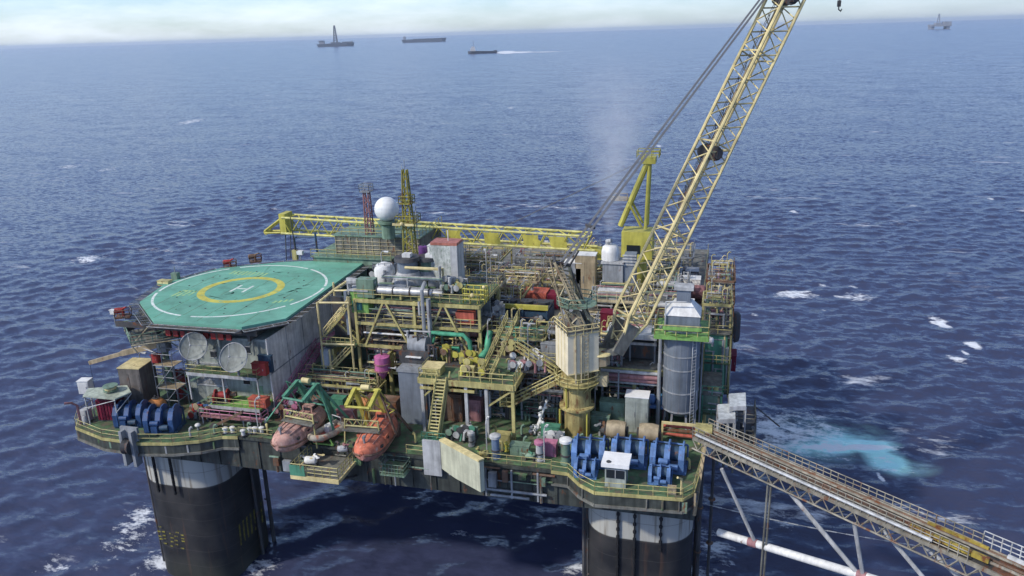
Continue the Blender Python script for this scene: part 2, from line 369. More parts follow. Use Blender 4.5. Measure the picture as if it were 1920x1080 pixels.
# upper production deck with pillars, girders
ZU = 31.0
ud = MB(); ud.box(-50 - O.x, -33.2 - O.x, 91.5 - O.y, 146 - O.y, ZU - .5, ZU); ud.box(-33.15 - O.x, -1.5 - O.x, 89.4 - O.y, 146 - O.y, ZU - .5, ZU)
P(hull, 'upper_deck', ud, GALV)
gd = MB()
for x in (-49, -41, -33, -25, -17, -9, -2): gd.beam((x - O.x, 89.5 - O.y, ZU - .95), (x - O.x, 145 - O.y, ZU - .95), .35, .85)
gd.beam((-33 - O.x, 89.3 - O.y, ZU - .35), (-1.5 - O.x, 89.3 - O.y, ZU - .35), .3, .65)
P(hull, 'deck_girder', gd, YEL)
for x in (-49, -41, -33, -25, -17, -9, -2):
    for y in (90, 104, 120, 144):
        m = MB(); m.beam((x - O.x, y - O.y, ZD), (x - O.x, y - O.y, ZU - 1.4), .45, .45); P(hull, 'deck_pillar', m, YEL)
m = MB(); m.rail([(-21 - O.x, 89.6 - O.y, ZU), (-16.5 - O.x, 89.6 - O.y, ZU)], 1.1, .04); m.rail([(-1.7 - O.x, 90 - O.y, ZU), (-1.7 - O.x, 146 - O.y, ZU)], 1.1, .04); P(hull, 'edge_handrail', m, YEL)
# dark bulkhead deep in the deck recess
m = MB(); m.box(-53.5 - O.x, -2 - O.x, 101 - O.y, 101.4 - O.y, ZD + .05, ZU - .55); P(hull, 'bulkhead', m, SAGE)
# things hanging under the deck edge between the columns
m = MB()
for a, b in (((-24, 20.9), (-17, 20.9)), ((-23.5, 20.2), (-19, 20.2))): m.bar((a[0] - O.x, YF - .5 - O.y, a[1]), (b[0] - O.x, YF - .5 - O.y, b[1]), .16, 6)
for x in (-24, -21, -18): m.beam((x - O.x, YF - .5 - O.y, 20), (x - O.x, YF - .5 - O.y, 23.6), .2)
m.box(-23.6 - O.x, -22.7 - O.x, YF - .9 - O.y, YF - .3 - O.y, 21.4, 23.2)
P(hull, 'hanging_pipe', m, GREY)
rnd = random.Random(77)
for k in range(34):
    x = rnd.uniform(-54, -17); m = MB(); c_ = rnd.random(); y0_ = YF - .3 - O.y; x -= O.x; zt_ = rnd.uniform(21.5, 23.8)
    if c_ < .4: m.bar((x, y0_ - .1, zt_), (x + rnd.uniform(1, 4), y0_ - .1, zt_), rnd.uniform(.06, .16), 6)
    elif c_ < .75: m.bar((x, y0_ - .1, 19.8), (x, y0_ - .1, zt_), rnd.uniform(.07, .18), 6)
    else: m.box(x, x + rnd.uniform(.4, 1.2), y0_ - .5, y0_ - .05, zt_ - rnd.uniform(.5, 1.4), zt_)
    P(hull, 'side_pipe', m, (GREY, DGREEN, GALV, BROWN, SAGE)[k % 5])
# mooring chains down the column faces
for k, (x, y, lab) in enumerate([(-9.4, 78.3, 'dark mooring chain on the grey column below the small blue winch by the sage unit'), (-7.5, 78.2, 'dark mooring chain hanging down the middle of the column under the white cabin'), (-4.6, 78.3, 'short dark mooring chain on the column side towards the gangway'),
                                 (-69.6, 77.2, 'dark chain hanging down the grey column below the helideck, outer one of two'), (-67.0, 77.1, 'dark chain hanging down the grey column below the helideck, inner one of two')]):
    c = MB(); z = 21.4; j = 0; zb = 1.0 if k < 2 else 13.5
    while z > zb:
        c.lathe([(.13, -.25), (.2, -.12), (.2, .12), (.13, .25)], (0, 0, z), 6) if j % 2 else c.box(-.08, .08, -.2, .2, z - .3, z + .3); z -= .5; j += 1
    o = c.build('mooring_chain', BLACK); o.location = (x, y, 0); tag(o, lab, 'chain', 'mooring chains on the columns')

# ================================================================== HELIDECK
HZ = 36.5
HP = [at(*p, z=HZ) for p in ((262, 566), (288, 602), (453, 613), (536, 597), (683, 492), (640, 487), (532, 491), (412, 503), (312, 530))]
HC = Vector((-64.9, 94.6, HZ))
t = thing('helideck', 'green helicopter deck with white circle, yellow ring and worn H above the living quarters', 'helideck', HC)
loc = [(p.x - HC.x, p.y - HC.y) for p in HP]
m = MB(); m.prism(loc, -.35, 0); dp = P(t, 'deck_plate', m, HGREEN)
m = MB(); m.ring((0, 0), 11.55, 11.9, .006, 96, gaps=(3, 17, 33, 34, 52, 70, 71, 88)); P(dp, 'circle_marking', m, WMARK)
m = MB(); m.ring((.1, -.3), 4.9, 5.95, .007, 72); P(dp, 'aiming_ring', m, YMARK)
m = MB(); m.box(-1.15, -.75, -1.5, 1.5, .002, .012); m.box(.75, 1.15, -1.5, 1.5, .002, .012); m.box(-.74, .74, -.16, .16, .002, .012); P(dp, 'letter_marking', m, HMARK)
wm = MB()
a = at(345, 551, z=HZ) - HC
for k in range(4): wm.box(a.x - 1.3 + k * .7, a.x - .9 + k * .7, a.y - 1.4 + .3 * k, a.y + 1.0 + .2 * k, .002, .010)
wm.box(a.x - 1.2, a.x + 1.0, a.y + 1.2, a.y + 1.6, .002, .010)
P(dp, 'worn_marking', wm, PMARK)
wm = MB(); a = at(528, 567, z=HZ) - HC
for k in range(4): wm.box(a.x - 1.2 + k * .62, a.x - .85 + k * .62, a.y - .5 + .35 * k, a.y + .5 + .35 * k, .002, .010)
P(dp, 'worn_marking', wm, PMARK)
wm = MB(); a = at(468, 512, z=HZ) - HC
for k in range(9): wm.box(a.x - 3 + k * .7, a.x - 2.6 + k * .7, a.y - 1.0 - .05 * k, a.y + .9 - .05 * k, .002, .010)
P(dp, 'worn_marking', wm, PMARK)
wm = MB()
for k in range(7):
    for j in range(2): wm.box(-11 + k * 3.2, -10.92 + k * 3.2, -13 + 10 * j, -4 + 10 * j, .001, .003)
for px, py in ((330, 580), (420, 588), (560, 530), (600, 505), (400, 520), (505, 585)):
    a = at(px, py, z=HZ) - HC; wm.cyl((a.x, a.y, .002), .1, .03, 8)
P(dp, 'deck_seam', wm, DGREEN)
wm = MB(); SCUFF = paint('scuffed_deck_stain', (.155, .39, .285), rough=.8, dirt=.3, streak=0)
rnd = random.Random(12)
for k in range(34):
    r_, a_ = 10.5 * math.sqrt(rnd.random()), rnd.uniform(0, 2 * PI); x, y = r_ * math.cos(a_), r_ * math.sin(a_); th = rnd.uniform(-.4, 2.0); ln, wd = rnd.uniform(.8, 4.2), rnd.uniform(.06, .22)
    c_, s_ = math.cos(th), math.sin(th); wm.add([(x - c_ * ln - s_ * wd, y - s_ * ln + c_ * wd, .004), (x - c_ * ln + s_ * wd, y - s_ * ln - c_ * wd, .004), (x + c_ * ln + s_ * wd, y + s_ * ln - c_ * wd, .004), (x + c_ * ln - s_ * wd, y + s_ * ln + c_ * wd, .004)], [(0, 1, 2, 3)])
P(dp, 'scuff_stain', wm, SCUFF)
for k in range(20):
    a_ = 2 * PI * k / 20; wm = MB(); wm.lathe([(.12, .003), (.12, .05), (.06, .06)], (8.6 * math.cos(a_), 8.6 * math.sin(a_), 0), 8); P(dp, 'tie_down_ring', wm, DGREY)
m = MB()
for a_, b_ in zip(loc, loc[1:] + loc[:1]):
    a_, b_ = Vector((*a_, -.62)), Vector((*b_, -.62)); m.beam(a_, b_, .28, .5)
P(t, 'edge_gutter', m, DGREY)
# safety net frame, outside the edge
m = MB(); nn = MB()
for i in range(len(loc)):
    a_, b_ = Vector((*loc[i], -.35)), Vector((*loc[(i + 1) % len(loc)], -.35)); d = (b_ - a_).normalized(); o_ = Vector((d.y, -d.x, 0))
    k = max(2, int((b_ - a_).length / 1.7)); q = o_ * 1.45 + Vector((0, 0, .12))
    m.bar(a_ + q, b_ + q, .05, 4); m.bar(a_ + o_ * .2, b_ + o_ * .2, .05, 4)
    for j in range(k + 1): p = a_.lerp(b_, j / k); m.bar(p + o_ * .15, p + q, .045, 4)
    for j in range(1, 5): nn.bar(a_ + o_ * .2 + (q - o_ * .2) * (j / 5), b_ + o_ * .2 + (q - o_ * .2) * (j / 5), .02, 4)
    for j in range(k * 4): p = a_.lerp(b_, (j + .5) / (k * 4)); nn.bar(p + o_ * .2, p + q, .02, 4)
fr = P(t, 'safety_net_frame', m, GREY); P(fr, 'safety_net', nn, GALV)
m = MB()
for y in (-13, -8.5, -4, .5, 5, 9.5, 14): m.beam((-10.5 if y < 12 else -4, y, -1.2), (10.2, y, -1.2), .3, .7)
for x in (-9, -4.5, 0, 4.5, 9): m.beam((x, -13.2, -1.9), (x, 14.5, -1.9), .35, .7)
P(t, 'support_girder', m, DGREY)
for x, y in ((-9, -12.5), (-4.5, -13), (0, -13), (4.5, -13), (9, -12.5), (9.3, 0), (9.3, 8), (9.3, 14), (-9, -4), (-9, 5), (-9, 12)):
    m = MB(); inn = max(-1.2, x + 2.5) if x < 0 else x - 1; m.bar((x, y, -1.9), (x, y, -4.4), .13, 6); m.bar((x, y, -2.2), (x + (2.6 if x < 0 else -2.6), y + 1.5, -5), .1, 5); P(t, 'strut', m, GWALL)
m = MB()
for k in range(9): m.box(-3 + k * 1.1, -2.3 + k * 1.1, -13.2, -12.9, -2.3, -1.5)
P(t, 'underdeck_lamp', m, RED)
# fire monitors round the helideck
def monitor(loc_, lab, mat, base):
    t = thing('fire_monitor', lab, 'fire monitor', loc_, .5, 'fire monitors beside the helideck')
    m = MB(); m.box(-.9, .9, -.7, .7, -.1, .1); m.rail([(-.9, -.7, .1), (.9, -.7, .1), (.9, .7, .1), (-.9, .7, .1)], .9, .05, 1, True); P(t, 'platform', m, base)
    m = MB(); m.tube([(0, 0, .1), (0, 0, 1.0), (.35, -.5, 1.3), (.7, -1.0, 1.5)], .16, 8, .11); P(t, 'nozzle', m, mat)
    m = MB(); m.vessel((-.5, .3, .75), .38, .9, 'x', 12); P(t, 'foam_tank', m, mat)
    q = Matrix.Rotation(-.5, 3, 'Z') @ (Vector((HC.x, HC.y, 0)) - Vector((loc_[0], loc_[1], 0))).normalized()
    m = MB(); s_ = Vector((-q.y, q.x, 0)) * .6
    for k in (-1, 1): m.beam(s_ * k + Vector((0, 0, -.18)), s_ * k + q * 4.5 + Vector((0, 0, -.75)), .14, .2)
    P(t, 'bracket', m, GREY)
p = at(438, 494, z=HZ); monitor(p + Vector((0, -.9, -.3)), 'red fire monitor with rail on the seaward edge of the green helideck', RED, BROWN)
p = at(478, 488, z=HZ); monitor(p + Vector((0, .2, -.2)), 'small brown fire monitor at the far edge of the helideck, beside the red one', BROWN, BROWN)
p = at(232, 593, z=36); monitor(p, 'red fire monitor with white tank on the grated platform outside the helideck corner', RED, BROWN)
t = thing('floodlight', 'small white floodlight on a post at the outermost corner beside the helideck', 'floodlight', at(214, 594, z=35.5))
m = MB(); m.bar((0, 0, -1), (0, 0, .4), .08); P(t, 'post', m, GREY); m = MB(); m.box(-.35, .35, -.25, .25, .4, .95); m.box(-.45, .45, -.3, .3, .95, 1.02); P(t, 'lamp', m, WHITE)
t = thing('deck_locker', 'cream equipment locker at the far inner corner of the green helideck', 'locker', at(642, 491, z=HZ) + Vector((0, .4, 0)))
m = MB(); m.box(-1.9, 1.9, -.5, .5, 0, .75); P(t, 'box', m, CREAM); m = MB(); m.box(-1.95, 1.95, -.55, .55, .75, .83); P(t, 'lid', m, CREAM)
t = thing('deck_locker', 'pale yellow locker outside the seaward edge of the helideck', 'locker', at(312, 531, z=HZ) + Vector((-.35, .1, -.35)))
m = MB(); m.box(-.9, .9, -.5, .5, 0, .7); P(t, 'box', m, CREAM); m = MB(); m.box(-.95, .95, -.55, .55, .7, .78); P(t, 'lid', m, YEL)
t = thing('control_cabinet', 'olive green cabinet standing at the seaward edge of the helideck', 'cabinet', at(332, 524, z=HZ) + Vector((-.4, .3, -.35)))
m = MB(); m.box(-.5, .5, -.4, .4, 0, 1.3); P(t, 'body', m, SAGE); m = MB(); m.bar((0, 0, 1.3), (0, 0, 2.2), .07); P(t, 'post', m, GREY)
# grated access platform outside the helideck corner
t = thing('access_platform', 'grated access platform with sagging mesh sides hanging below the helideck corner', 'platform', (-72.5, 84, 33.6))
pa = [Vector(at(*p, z=34.2)) - Vector((-72.5, 84, 33.6)) for p in ((232, 612), (245, 640), (345, 622), (335, 600))]
m = MB(); m.prism([(q.x, q.y) for q in pa], -.15, 0); P(t, 'grating_floor', m, GALV)
m = MB(); m.rail([(q.x, q.y, 0) for q in pa], 1.3, .06, 1.2, True, 3); P(t, 'handrail', m, SAGE)
m = MB()
for q in pa: m.bar((q.x, q.y, 0), (q.x * .7 + 2, q.y * .7 + 1.0, 2.4), .09); m.bar((q.x, q.y, 0), (q.x + .3, q.y + .5, -1.2), .09)
m.bar((pa[1].x, pa[1].y, 0), (pa[2].x, pa[2].y, -.4), .1)
P(t, 'strut', m, CREAMR)

# ================================================================== LIVING QUARTERS
AX0, AX1, AY0, AY1 = -65.3, -54.0, 82.6, 103.0
A = thing('accommodation_block', 'grey green living quarters block with pale clad side wall beneath the helideck', 'building', (-59.6, 90, ZD))
a0 = Vector((-59.6, 90, ZD))
def lb(m, x0, x1, y0, y1, z0, z1, o=a0): return m.box(x0 - o.x, x1 - o.x, y0 - o.y, y1 - o.y, z0 - o.z, z1 - o.z)
m = MB(); lb(m, AX0, AX1 - .06, AY0, AY1, ZD + .05, 33.9); P(A, 'wall', m, GWALL)
m = MB(); lb(m, AX1 - .055, AX1 + .1, AY0 - .5, AY1, ZD + 1.0, 34.4)
sw = P(A, 'side_wall', m, PANEL, 'pale stained cladding wall facing the lifeboats')
m = MB()
for y in (86.7, 90.9, 95.1, 99.2): lb(m, AX1 + .103, AX1 + .14, y, y + .1, ZD + 1, 34.4)
lb(m, AX1 + .103, AX1 + .15, AY0 - .4, AY1, 29.6, 29.75)
P(sw, 'cladding_joint', m, GREY)
m = MB(); lb(m, AX0 - .3, AX1 - .1, AY0 - .4, AY1, 33.95, 34.25); P(A, 'roof', m, GWALL)
for x, z in ((-62.6, 31.2), (-60.8, 31.2), (-57.6, 32.2), (-63.4, 27.2), (-58.3, 27.8)):
    m = MB(); lb(m, x, x + .9, AY0 - .06, AY0 - .003, z, z + .8); w = P(A, 'window', m, GLASSM)
    m = MB(); lb(m, x - .1, x + 1, AY0 - .1, AY0 - .003, z - .12, z - .003); lb(m, x - .1, x + 1, AY0 - .1, AY0 - .003, z + .803, z + .92); P(w, 'frame', m, LGREY)
m = MB(); lb(m, -56.6, -55.6, AY0 - .05, AY0 - .003, 25.6, 27.7); d = P(A, 'door', m, SAGE)
m = MB()
for k in range(22): lb(m, -65.1 + k * .2, -65.0 + k * .2, AY0 - .12, AY0 - .003, 27.4, 30.2)
lb(m, -65.25, -60.6, AY0 - .14, AY0 - .003, 30.25, 30.4); lb(m, -65.25, -60.6, AY0 - .14, AY0 - .003, 27.1, 27.3)
P(A, 'louvre_panel', m, LGREY)
for z, x0, x1, d_, nm in ((30.0, -64.6, -54.5, 2.6, 'green upper balcony'), (26.0, -61.6, -54.3, 3.2, 'green lower balcony')):
    m = MB(); lb(m, x0, x1, AY0 - d_, AY0 - .01, z - .25, z); b = P(A, 'balcony', m, LGREEN if z < 28 else DGREEN, nm)
    m = MB(); m.rail([(x0 - a0.x, AY0 - .2 - a0.y, z - a0.z), (x0 - a0.x, AY0 - d_ - a0.y, z - a0.z), (x1 - a0.x, AY0 - d_ - a0.y, z - a0.z), (x1 - a0.x, AY0 - .2 - a0.y, z - a0.z)], 1.1, .04, 1.2); P(b, 'handrail', m, YEL)
    m = MB(); lb(m, x0, x1, AY0 - d_ - .12, AY0 - d_ - .003, z - .35, z + .05); P(b, 'edge_beam', m, LGREY)
    for x in (x0 + .1, (x0 + x1) / 2, x1 - .1):
        m = MB(); m.beam((x - a0.x, AY0 - d_ + .1 - a0.y, z - .3 - a0.z), (x - a0.x, AY0 - d_ + .1 - a0.y, max(24.1, z - 3.8) - a0.z), .16); P(b, 'post', m, LGREY)
m = MB(); lb(m, -66.9, -65.35, AY0 + .5, AY0 + 7, ZD + .05, 32.5); P(A, 'stair_tower', m, GWALL)
m = MB()
for k in range(5): m.stairs((-66.2 - a0.x, AY0 - .2 - a0.y, k * 1.7 + .2), (-63 - a0.x, AY0 - .2 - a0.y, k * 1.7 + 1.9) if k % 2 == 0 else (-69 - a0.x, AY0 - .2 - a0.y, k * 1.7 + 1.9), .8, (0, 1, 0)) if k < 3 else None
P(A, 'outside_stair', m, SAGE)
# two mesh dishes in front of the quarters
def dish(loc_, lab, r, az, mat):
    t = thing('satellite_dish', lab, 'satellite dish', loc_, az, 'satellite dishes on the living quarters')
    tilt = R(62); n = 28; k = 7; d = MB(); rings = []
    for i in range(k + 1):
        rr = r * i / k + .001; zz = (rr / r) ** 2 * r * .28
        rings.append([Vector((rr * math.cos(2 * PI * j / n), rr * math.sin(2 * PI * j / n), zz)) for j in range(n)])
    M = Matrix.Rotation(tilt, 3, 'X')
    pts = [M @ q for rg in rings for q in rg]
    back = [M @ (q - Vector((0, 0, .1))) for rg in rings for q in rg]
    fs = [(i * n + j, i * n + (j + 1) % n, (i + 1) * n + (j + 1) % n, (i + 1) * n + j) for i in range(k) for j in range(n)]
    d.add(pts, fs, True); d.add(back, [f[::-1] for f in fs], True)
    o = P(t, 'reflector', d, mat); o.location = (0, 0, 1.9)
    m = MB()
    for j in range(n):
        m.bar(M @ rings[-1][j], M @ rings[-1][(j + 1) % n], .07, 4)
    for j in range(0, n, 2): 
        for i in range(k): m.bar(back[i * n + j] - M @ Vector((0, 0, .03)), back[(i + 1) * n + j] - M @ Vector((0, 0, .03)), .035, 4)
    o2 = P(t, 'rim', m, GREY); o2.location = (0, 0, 1.9)
    m = MB(); f = M @ Vector((0, 0, r * .85))
    for j in (0, 9, 19): m.bar(M @ rings[-1][j], f, .03, 4)
    m.ball(f, .14, 8); o3 = P(t, 'feed_horn', m, LGREY); o3.location = (0, 0, 1.9)
    m = MB(); m.bar((0, .3, -.6), (0, .3, 1.9), .16, 8); m.bar((0, .3, .3), (.6, 1.0, 1.8), .08, 5); m.bar((0, .3, .3), (-.6, 1.0, 1.8), .08, 5); P(t, 'mount', m, GREY)
DISHM = paint('dish_mesh_grey', (.29, .31, .28), rough=.7, dirt=.25)
p = at(365, 650, y=80.3); dish((p.x, p.y, p.z - 1.9), 'pale round satellite dish at the outer corner of the living quarters under the helideck edge', 1.75, R(16), DISHM)
p = at(441, 671, y=79.6); dish((p.x, p.y, p.z - 1.9), 'pale round satellite dish in front of the middle of the living quarters', 1.8, R(6), DISHM)
# equipment on the balconies
def winchbox(name, lab, cat, loc_, mat, mat2, s=1.0, rz=0):
    t = thing(name, lab, cat, loc_, rz)
    m = MB(); m.box(-.9 * s, .9 * s, -.6 * s, .6 * s, 0, .15); P(t, 'skid', m, DGREY)
    m = MB(); m.lathe([(.2 * s, -.7 * s), (.62 * s, -.68 * s), (.62 * s, -.55 * s), (.36 * s, -.54 * s), (.36 * s, .54 * s), (.62 * s, .55 * s), (.62 * s, .68 * s), (.2 * s, .7 * s)], (0, 0, .75 * s), 16, 'x'); P(t, 'drum', m, mat)
    m = MB(); m.box(-.85 * s, -.72 * s, -.5 * s, .5 * s, .15, .9 * s); m.box(.72 * s, .85 * s, -.5 * s, .5 * s, .15, .9 * s); P(t, 'frame', m, mat)
    m = MB(); m.cyl((.9 * s, 0, .75 * s), .25 * s, .6 * s, 10, 'x'); P(t, 'motor', m, mat2)
p = at(412, 715, y=80.6); winchbox('deck_winch', 'rust red winch on the lower balcony of the living quarters', 'winch', (p.x, p.y, 26.02), RED, BROWN, 1.25, .3)
def cabinet(name, lab, cat, loc_, sz, mat, rz=0, door=True, topmat=None):
    t = thing(name, lab, cat, loc_, rz); w, d, h = sz
    m = MB(); m.box(-w / 2, w / 2, -d / 2, d / 2, 0, h); P(t, 'body', m, mat)
    m = MB(); m.box(-w / 2 - .06, w / 2 + .06, -d / 2 - .06, d / 2 + .06, h + .002, h + .1); P(t, 'top_plate', m, topmat or mat)
    if door:
        k = max(1, int(w / 1.1))
        for i in range(k):
            x = -w / 2 + w * (i + .5) / k; m = MB(); m.box(x - .42 * w / k, x + .42 * w / k, -d / 2 - .04, -d / 2 - .003, .12 * h, .88 * h); dd = P(t, 'door', m, mat)
            m = MB(); m.box(x + .3 * w / k, x + .34 * w / k, -d / 2 - .09, -d / 2 - .042, .45 * h, .6 * h); P(dd, 'handle', m, STEEL)
    return t
p = at(484, 735, y=80.4); cabinet('equipment_chest', 'coral red chest on the green lower balcony near the pale side wall', 'chest', (p.x, p.y, 26.02), (2.4, 1.1, 1.1), LRED)
p = at(488, 690, y=81.2); cabinet('fire_hose_cabinet', 'tall dark red cabinet on the upper balcony beside the pale side wall', 'cabinet', (p.x, p.y, 30.02), (1.9, .8, 1.5), RED)
cabinet('control_cabinet', 'dark blue cabinet on the upper balcony behind the dark red one', 'cabinet', (p.x + .3, p.y + .9, 30.02), (1.8, .5, 2.2), TEALB)
# faded pink stairs and walkway on the side of the quarters
t = thing('stairway', 'faded pink outside stairway climbing along the pale side wall of the living quarters', 'stairs', (-53, 90, ZD))
m = MB(); m.stairs((.1, -8.2, 1.2), (.1, 3.5, 5.2), 1.2, (1, 0, 0)); P(t, 'flight', m, PINK)
m = MB(); m.stair_rail((.1, -8.2, 1.2), (.1, 3.5, 5.2), 1.3, (1, 0, 0), .07); P(t, 'handrail', m, PINK)
m = MB(); m.box(-.6, .8, 3.5, 9, 5.1, 5.25); P(t, 'landing', m, PINK)
m = MB()
for y in (-8, -3, 3): m.bar((.7, y, .05), (.7, y, 1.2 + max(0, (y + 8.2) * .34)), .09, 5)
P(t, 'post', m, PINK)
t = thing('walkway', 'faded pink narrow walkway below the lower balcony of the living quarters', 'walkway', (-57, 78.5, ZD))
m = MB(); m.box(-5, 3.6, -.5, .5, 1.0, 1.12); P(t, 'floor', m, DPINK)
m = MB(); m.rail([(-5, -.5, 1.12), (3.6, -.5, 1.12), (3.6, 1.2, 1.12)], 1.0, .06, 1.5); P(t, 'handrail', m, PINK)
m = MB()
for x in (-4.8, -2, 1, 3.4): m.bar((x, -.4, .06), (x, -.4, 1), .08)
P(t, 'post', m, LGREY)

# ================================================================== LEFT WINCH DECK
def winch(lab, loc_, mat, mat2, rz=0, group='mooring winches', s=1.0, small=False):
    t = thing('mooring_winch', lab, 'winch', loc_, rz, group)
    m = MB(); m.box(-2.0 * s, 2.0 * s, -1.5 * s, 1.5 * s, 0, .3); P(t, 'bed_plate', m, mat2)
    m = MB(); m.lathe([(.4 * s, -1.5 * s), (.85 * s, -1.49 * s), (.85 * s, 1.49 * s), (.4 * s, 1.5 * s)], (0, .1, 1.7 * s), 18, 'x'); P(t, 'drum', m, TEALB)
    for x in (-1.55 * s, -.1 * s, 1.45 * s):
        m = MB(); m.lathe([(.3 * s, 0), (1.5 * s, .002), (1.5 * s, .16 * s), (.3 * s, .162 * s)], (x, .1, 1.72 * s), 20, 'x', False); P(t, 'flange', m, mat)
    for x in (-1.98 * s, -.45 * s, 1.1 * s):
        m = MB(); y = -1.3 * s; w = .62 * s
        pr = [(y - .35 * s, .3), (y - .35 * s, 1.9 * s), (y + .2 * s, 2.75 * s), (y + .8 * s, 3.0 * s), (y + 1.0 * s, 2.6 * s), (y + .5 * s, 1.6 * s), (y + .5 * s, .3)]
        n = len(pr); o = len(m.v); m.v += [(x, q[0], q[1]) for q in pr] + [(x + w, q[0], q[1]) for q in pr]
        m.face([o + i for i in range(n)]); m.face([o + n + i for i in range(n)][::-1])
        for i in range(n): m.face([o + i, o + n + i, o + n + (i + 1) % n, o + (i + 1) % n])
        P(t, 'brake_housing', m, mat)
    m = MB(); m.box(-.9 * s, -.15 * s, -2.1 * s, -1.3 * s, .3, 1.25 * s); m.cyl((-1.0 * s, -1.7 * s, 1.55 * s), .32 * s, 1.0 * s, 12, 'x'); g = P(t, 'gearbox', m, mat)
    m = MB(); m.cyl((.1 * s, -1.7 * s, .95 * s), .36 * s, 1.0 * s, 12, 'x'); P(t, 'motor', m, mat2)
    m = MB(); m.bar((-1.9 * s, 1.2 * s, 2.3 * s), (1.9 * s, 1.2 * s, 2.3 * s), .12 * s, 6); m.bar((-1.9 * s, 1.2 * s, .3), (-1.9 * s, 1.2 * s, 2.3 * s), .12 * s, 5); m.bar((1.9 * s, 1.2 * s, .3), (1.9 * s, 1.2 * s, 2.3 * s), .12 * s, 5); P(t, 'brake_bar', m, mat2)
    return t
z = ZD + .08
winch('dark navy mooring winch on the corner deck beside the maroon container', (-70.6, 76.4, z), NAVY, TEALB, .25, 'navy mooring winches', .95)
winch('dark navy mooring winch above the grey column, beside the dark fairlead', (-65.6, 75.9, z), NAVY, TEALB, .25, 'navy mooring winches', 1.0)
winchbox('deck_winch', 'small navy winch on the deck by the pink walkway and the white bollards', 'winch', at(388, 778, z=z), NAVY, TEALB, 1.35, .3)
t = thing('fairlead', 'dark weathered chain fairlead hanging over the deck rim between the two navy winches', 'fairlead', (-67.8, 72.0, 21.0))
m = MB(); m.box(-.9, -.5, -.6, .5, 0, 4.6); m.box(.5, .9, -.6, .5, 0, 4.6); P(t, 'cheek_plate', m, GREY)
m = MB(); m.lathe([(.3, -.48), (1.0, -.47), (.8, 0), (1.0, .47), (.3, .48)], (0, -.3, 2.6), 16, 'x'); P(t, 'sheave', m, DGREY)
m = MB(); m.box(-1.2, 1.2, .1, .45, 3.2, 4.9); P(t, 'head_plate', m, GREY)
t = thing('tarpaulin_container', 'maroon covered container under the pale canopy on the corner deck', 'container', (-74.6, 77.2, z), .2)
m = MB(); m.box(-1.2, 1.2, -1.1, 1.1, .15, 2.9); P(t, 'body', m, MAROON)
m = MB()
for k in range(6): m.box(-1.1 + k * .4, -1.0 + k * .4, -1.16, -1.102, .2, 2.85)
P(t, 'fold', m, MAROON); m = MB(); m.box(-1.25, 1.25, -1.15, 1.15, 0, .14); P(t, 'skid', m, DGREY)
t = thing('canopy', 'pale green flat canopy roof on posts at the outer corner of the platform', 'canopy', (-75.2, 77.6, z))
cp = [Vector(at(*q, z=28.2)) - Vector((-75.2, 77.6, z)) for q in ((155, 742), (215, 748), (246, 735), (238, 722), (165, 728))]
m = MB(); m.prism([(q.x, q.y) for q in cp], 3.95, 4.12); P(t, 'roof', m, paint('pale_canopy', (.52, .58, .47), dirt=.35, rust=.2))
for q in (cp[0], cp[1], cp[3], cp[4]): m = MB(); m.bar((q.x * .93, q.y * .93, 0), (q.x * .93, q.y * .93, 3.95), .09, 5); P(t, 'post', m, LGREY)
m = MB()
for a_, b_ in ((0, 1), (1, 2), (3, 4), (4, 0)): m.bar((cp[a_].x, cp[a_].y, 2.4), (cp[b_].x, cp[b_].y, 3.9), .06, 4)
P(t, 'brace', m, LGREY)
t = thing('cable_reel', 'olive cable reel lying on top of the pale canopy', 'reel', at(208, 731, z=28.4))
m = MB(); m.lathe([(.9, 0), (.9, .1), (.5, .12), (.5, .5), (.9, .52), (.9, .62)], (0, 0, 0), 16); P(t, 'spool', m, SAGE); m = MB(); m.lathe([(.52, .14), (.7, .16), (.7, .48), (.52, .5)], (0, 0, 0), 16); P(t, 'rope', m, CREAM)
cabinet('deck_cabinet', 'small white box cabinet at the outermost corner beside the pale canopy', 'cabinet', at(163, 735, z=26.8), (1.4, 1.2, 1.7), WHITE, .2)
cabinet('deck_house', 'grey deck house with slanting cream roof behind the pale canopy', 'cabin', (-72.6, 80.6, z), (3.0, 3.4, 6.2), paint('weathered_brown_grey', (.19, .17, .155), dirt=.4, rust=.3), .1, True, CREAM)
# scaffold, red and dark clutter behind the left winches
t = thing('service_crane', 'tan service crane with its boom lying level over the outer deck edge', 'crane', (-69.8, 83.0, z))
m = MB(); m.bar((0, 0, 0), (0, 0, 7.6), .42, 10); P(t, 'post', m, SAGE)
m = MB(); m.box(-.7, .7, -.6, .6, 7.3, 8.6); P(t, 'slew_head', m, GREY)
q = at(168, 680, y=82.0) - Vector((-69.8, 83.0, z)); m = MB(); m.beam((0, 0, 8.3), (q.x * .55, q.y * .55, 8.3 * .45 + q.z * .55 + .15), .55, .7); m.beam((q.x * .55, q.y * .55, 8.3 * .45 + q.z * .55 + .1), q, .42, .5); P(t, 'boom', m, TAN)
m = MB(); m.bar(q, (q.x, q.y, q.z - 4.5), .04, 4); m.bar((q.x * .6, q.y * .6, q.z), (q.x * .6, q.y * .6, q.z - 5), .04, 4); P(t, 'hoist_rope', m, CABLE)
m = MB(); m.bar((0, -.3, 6.6), (q.x * .35, q.y * .35 - .1, 8.0), .14, 6); P(t, 'ram', m, STEEL)
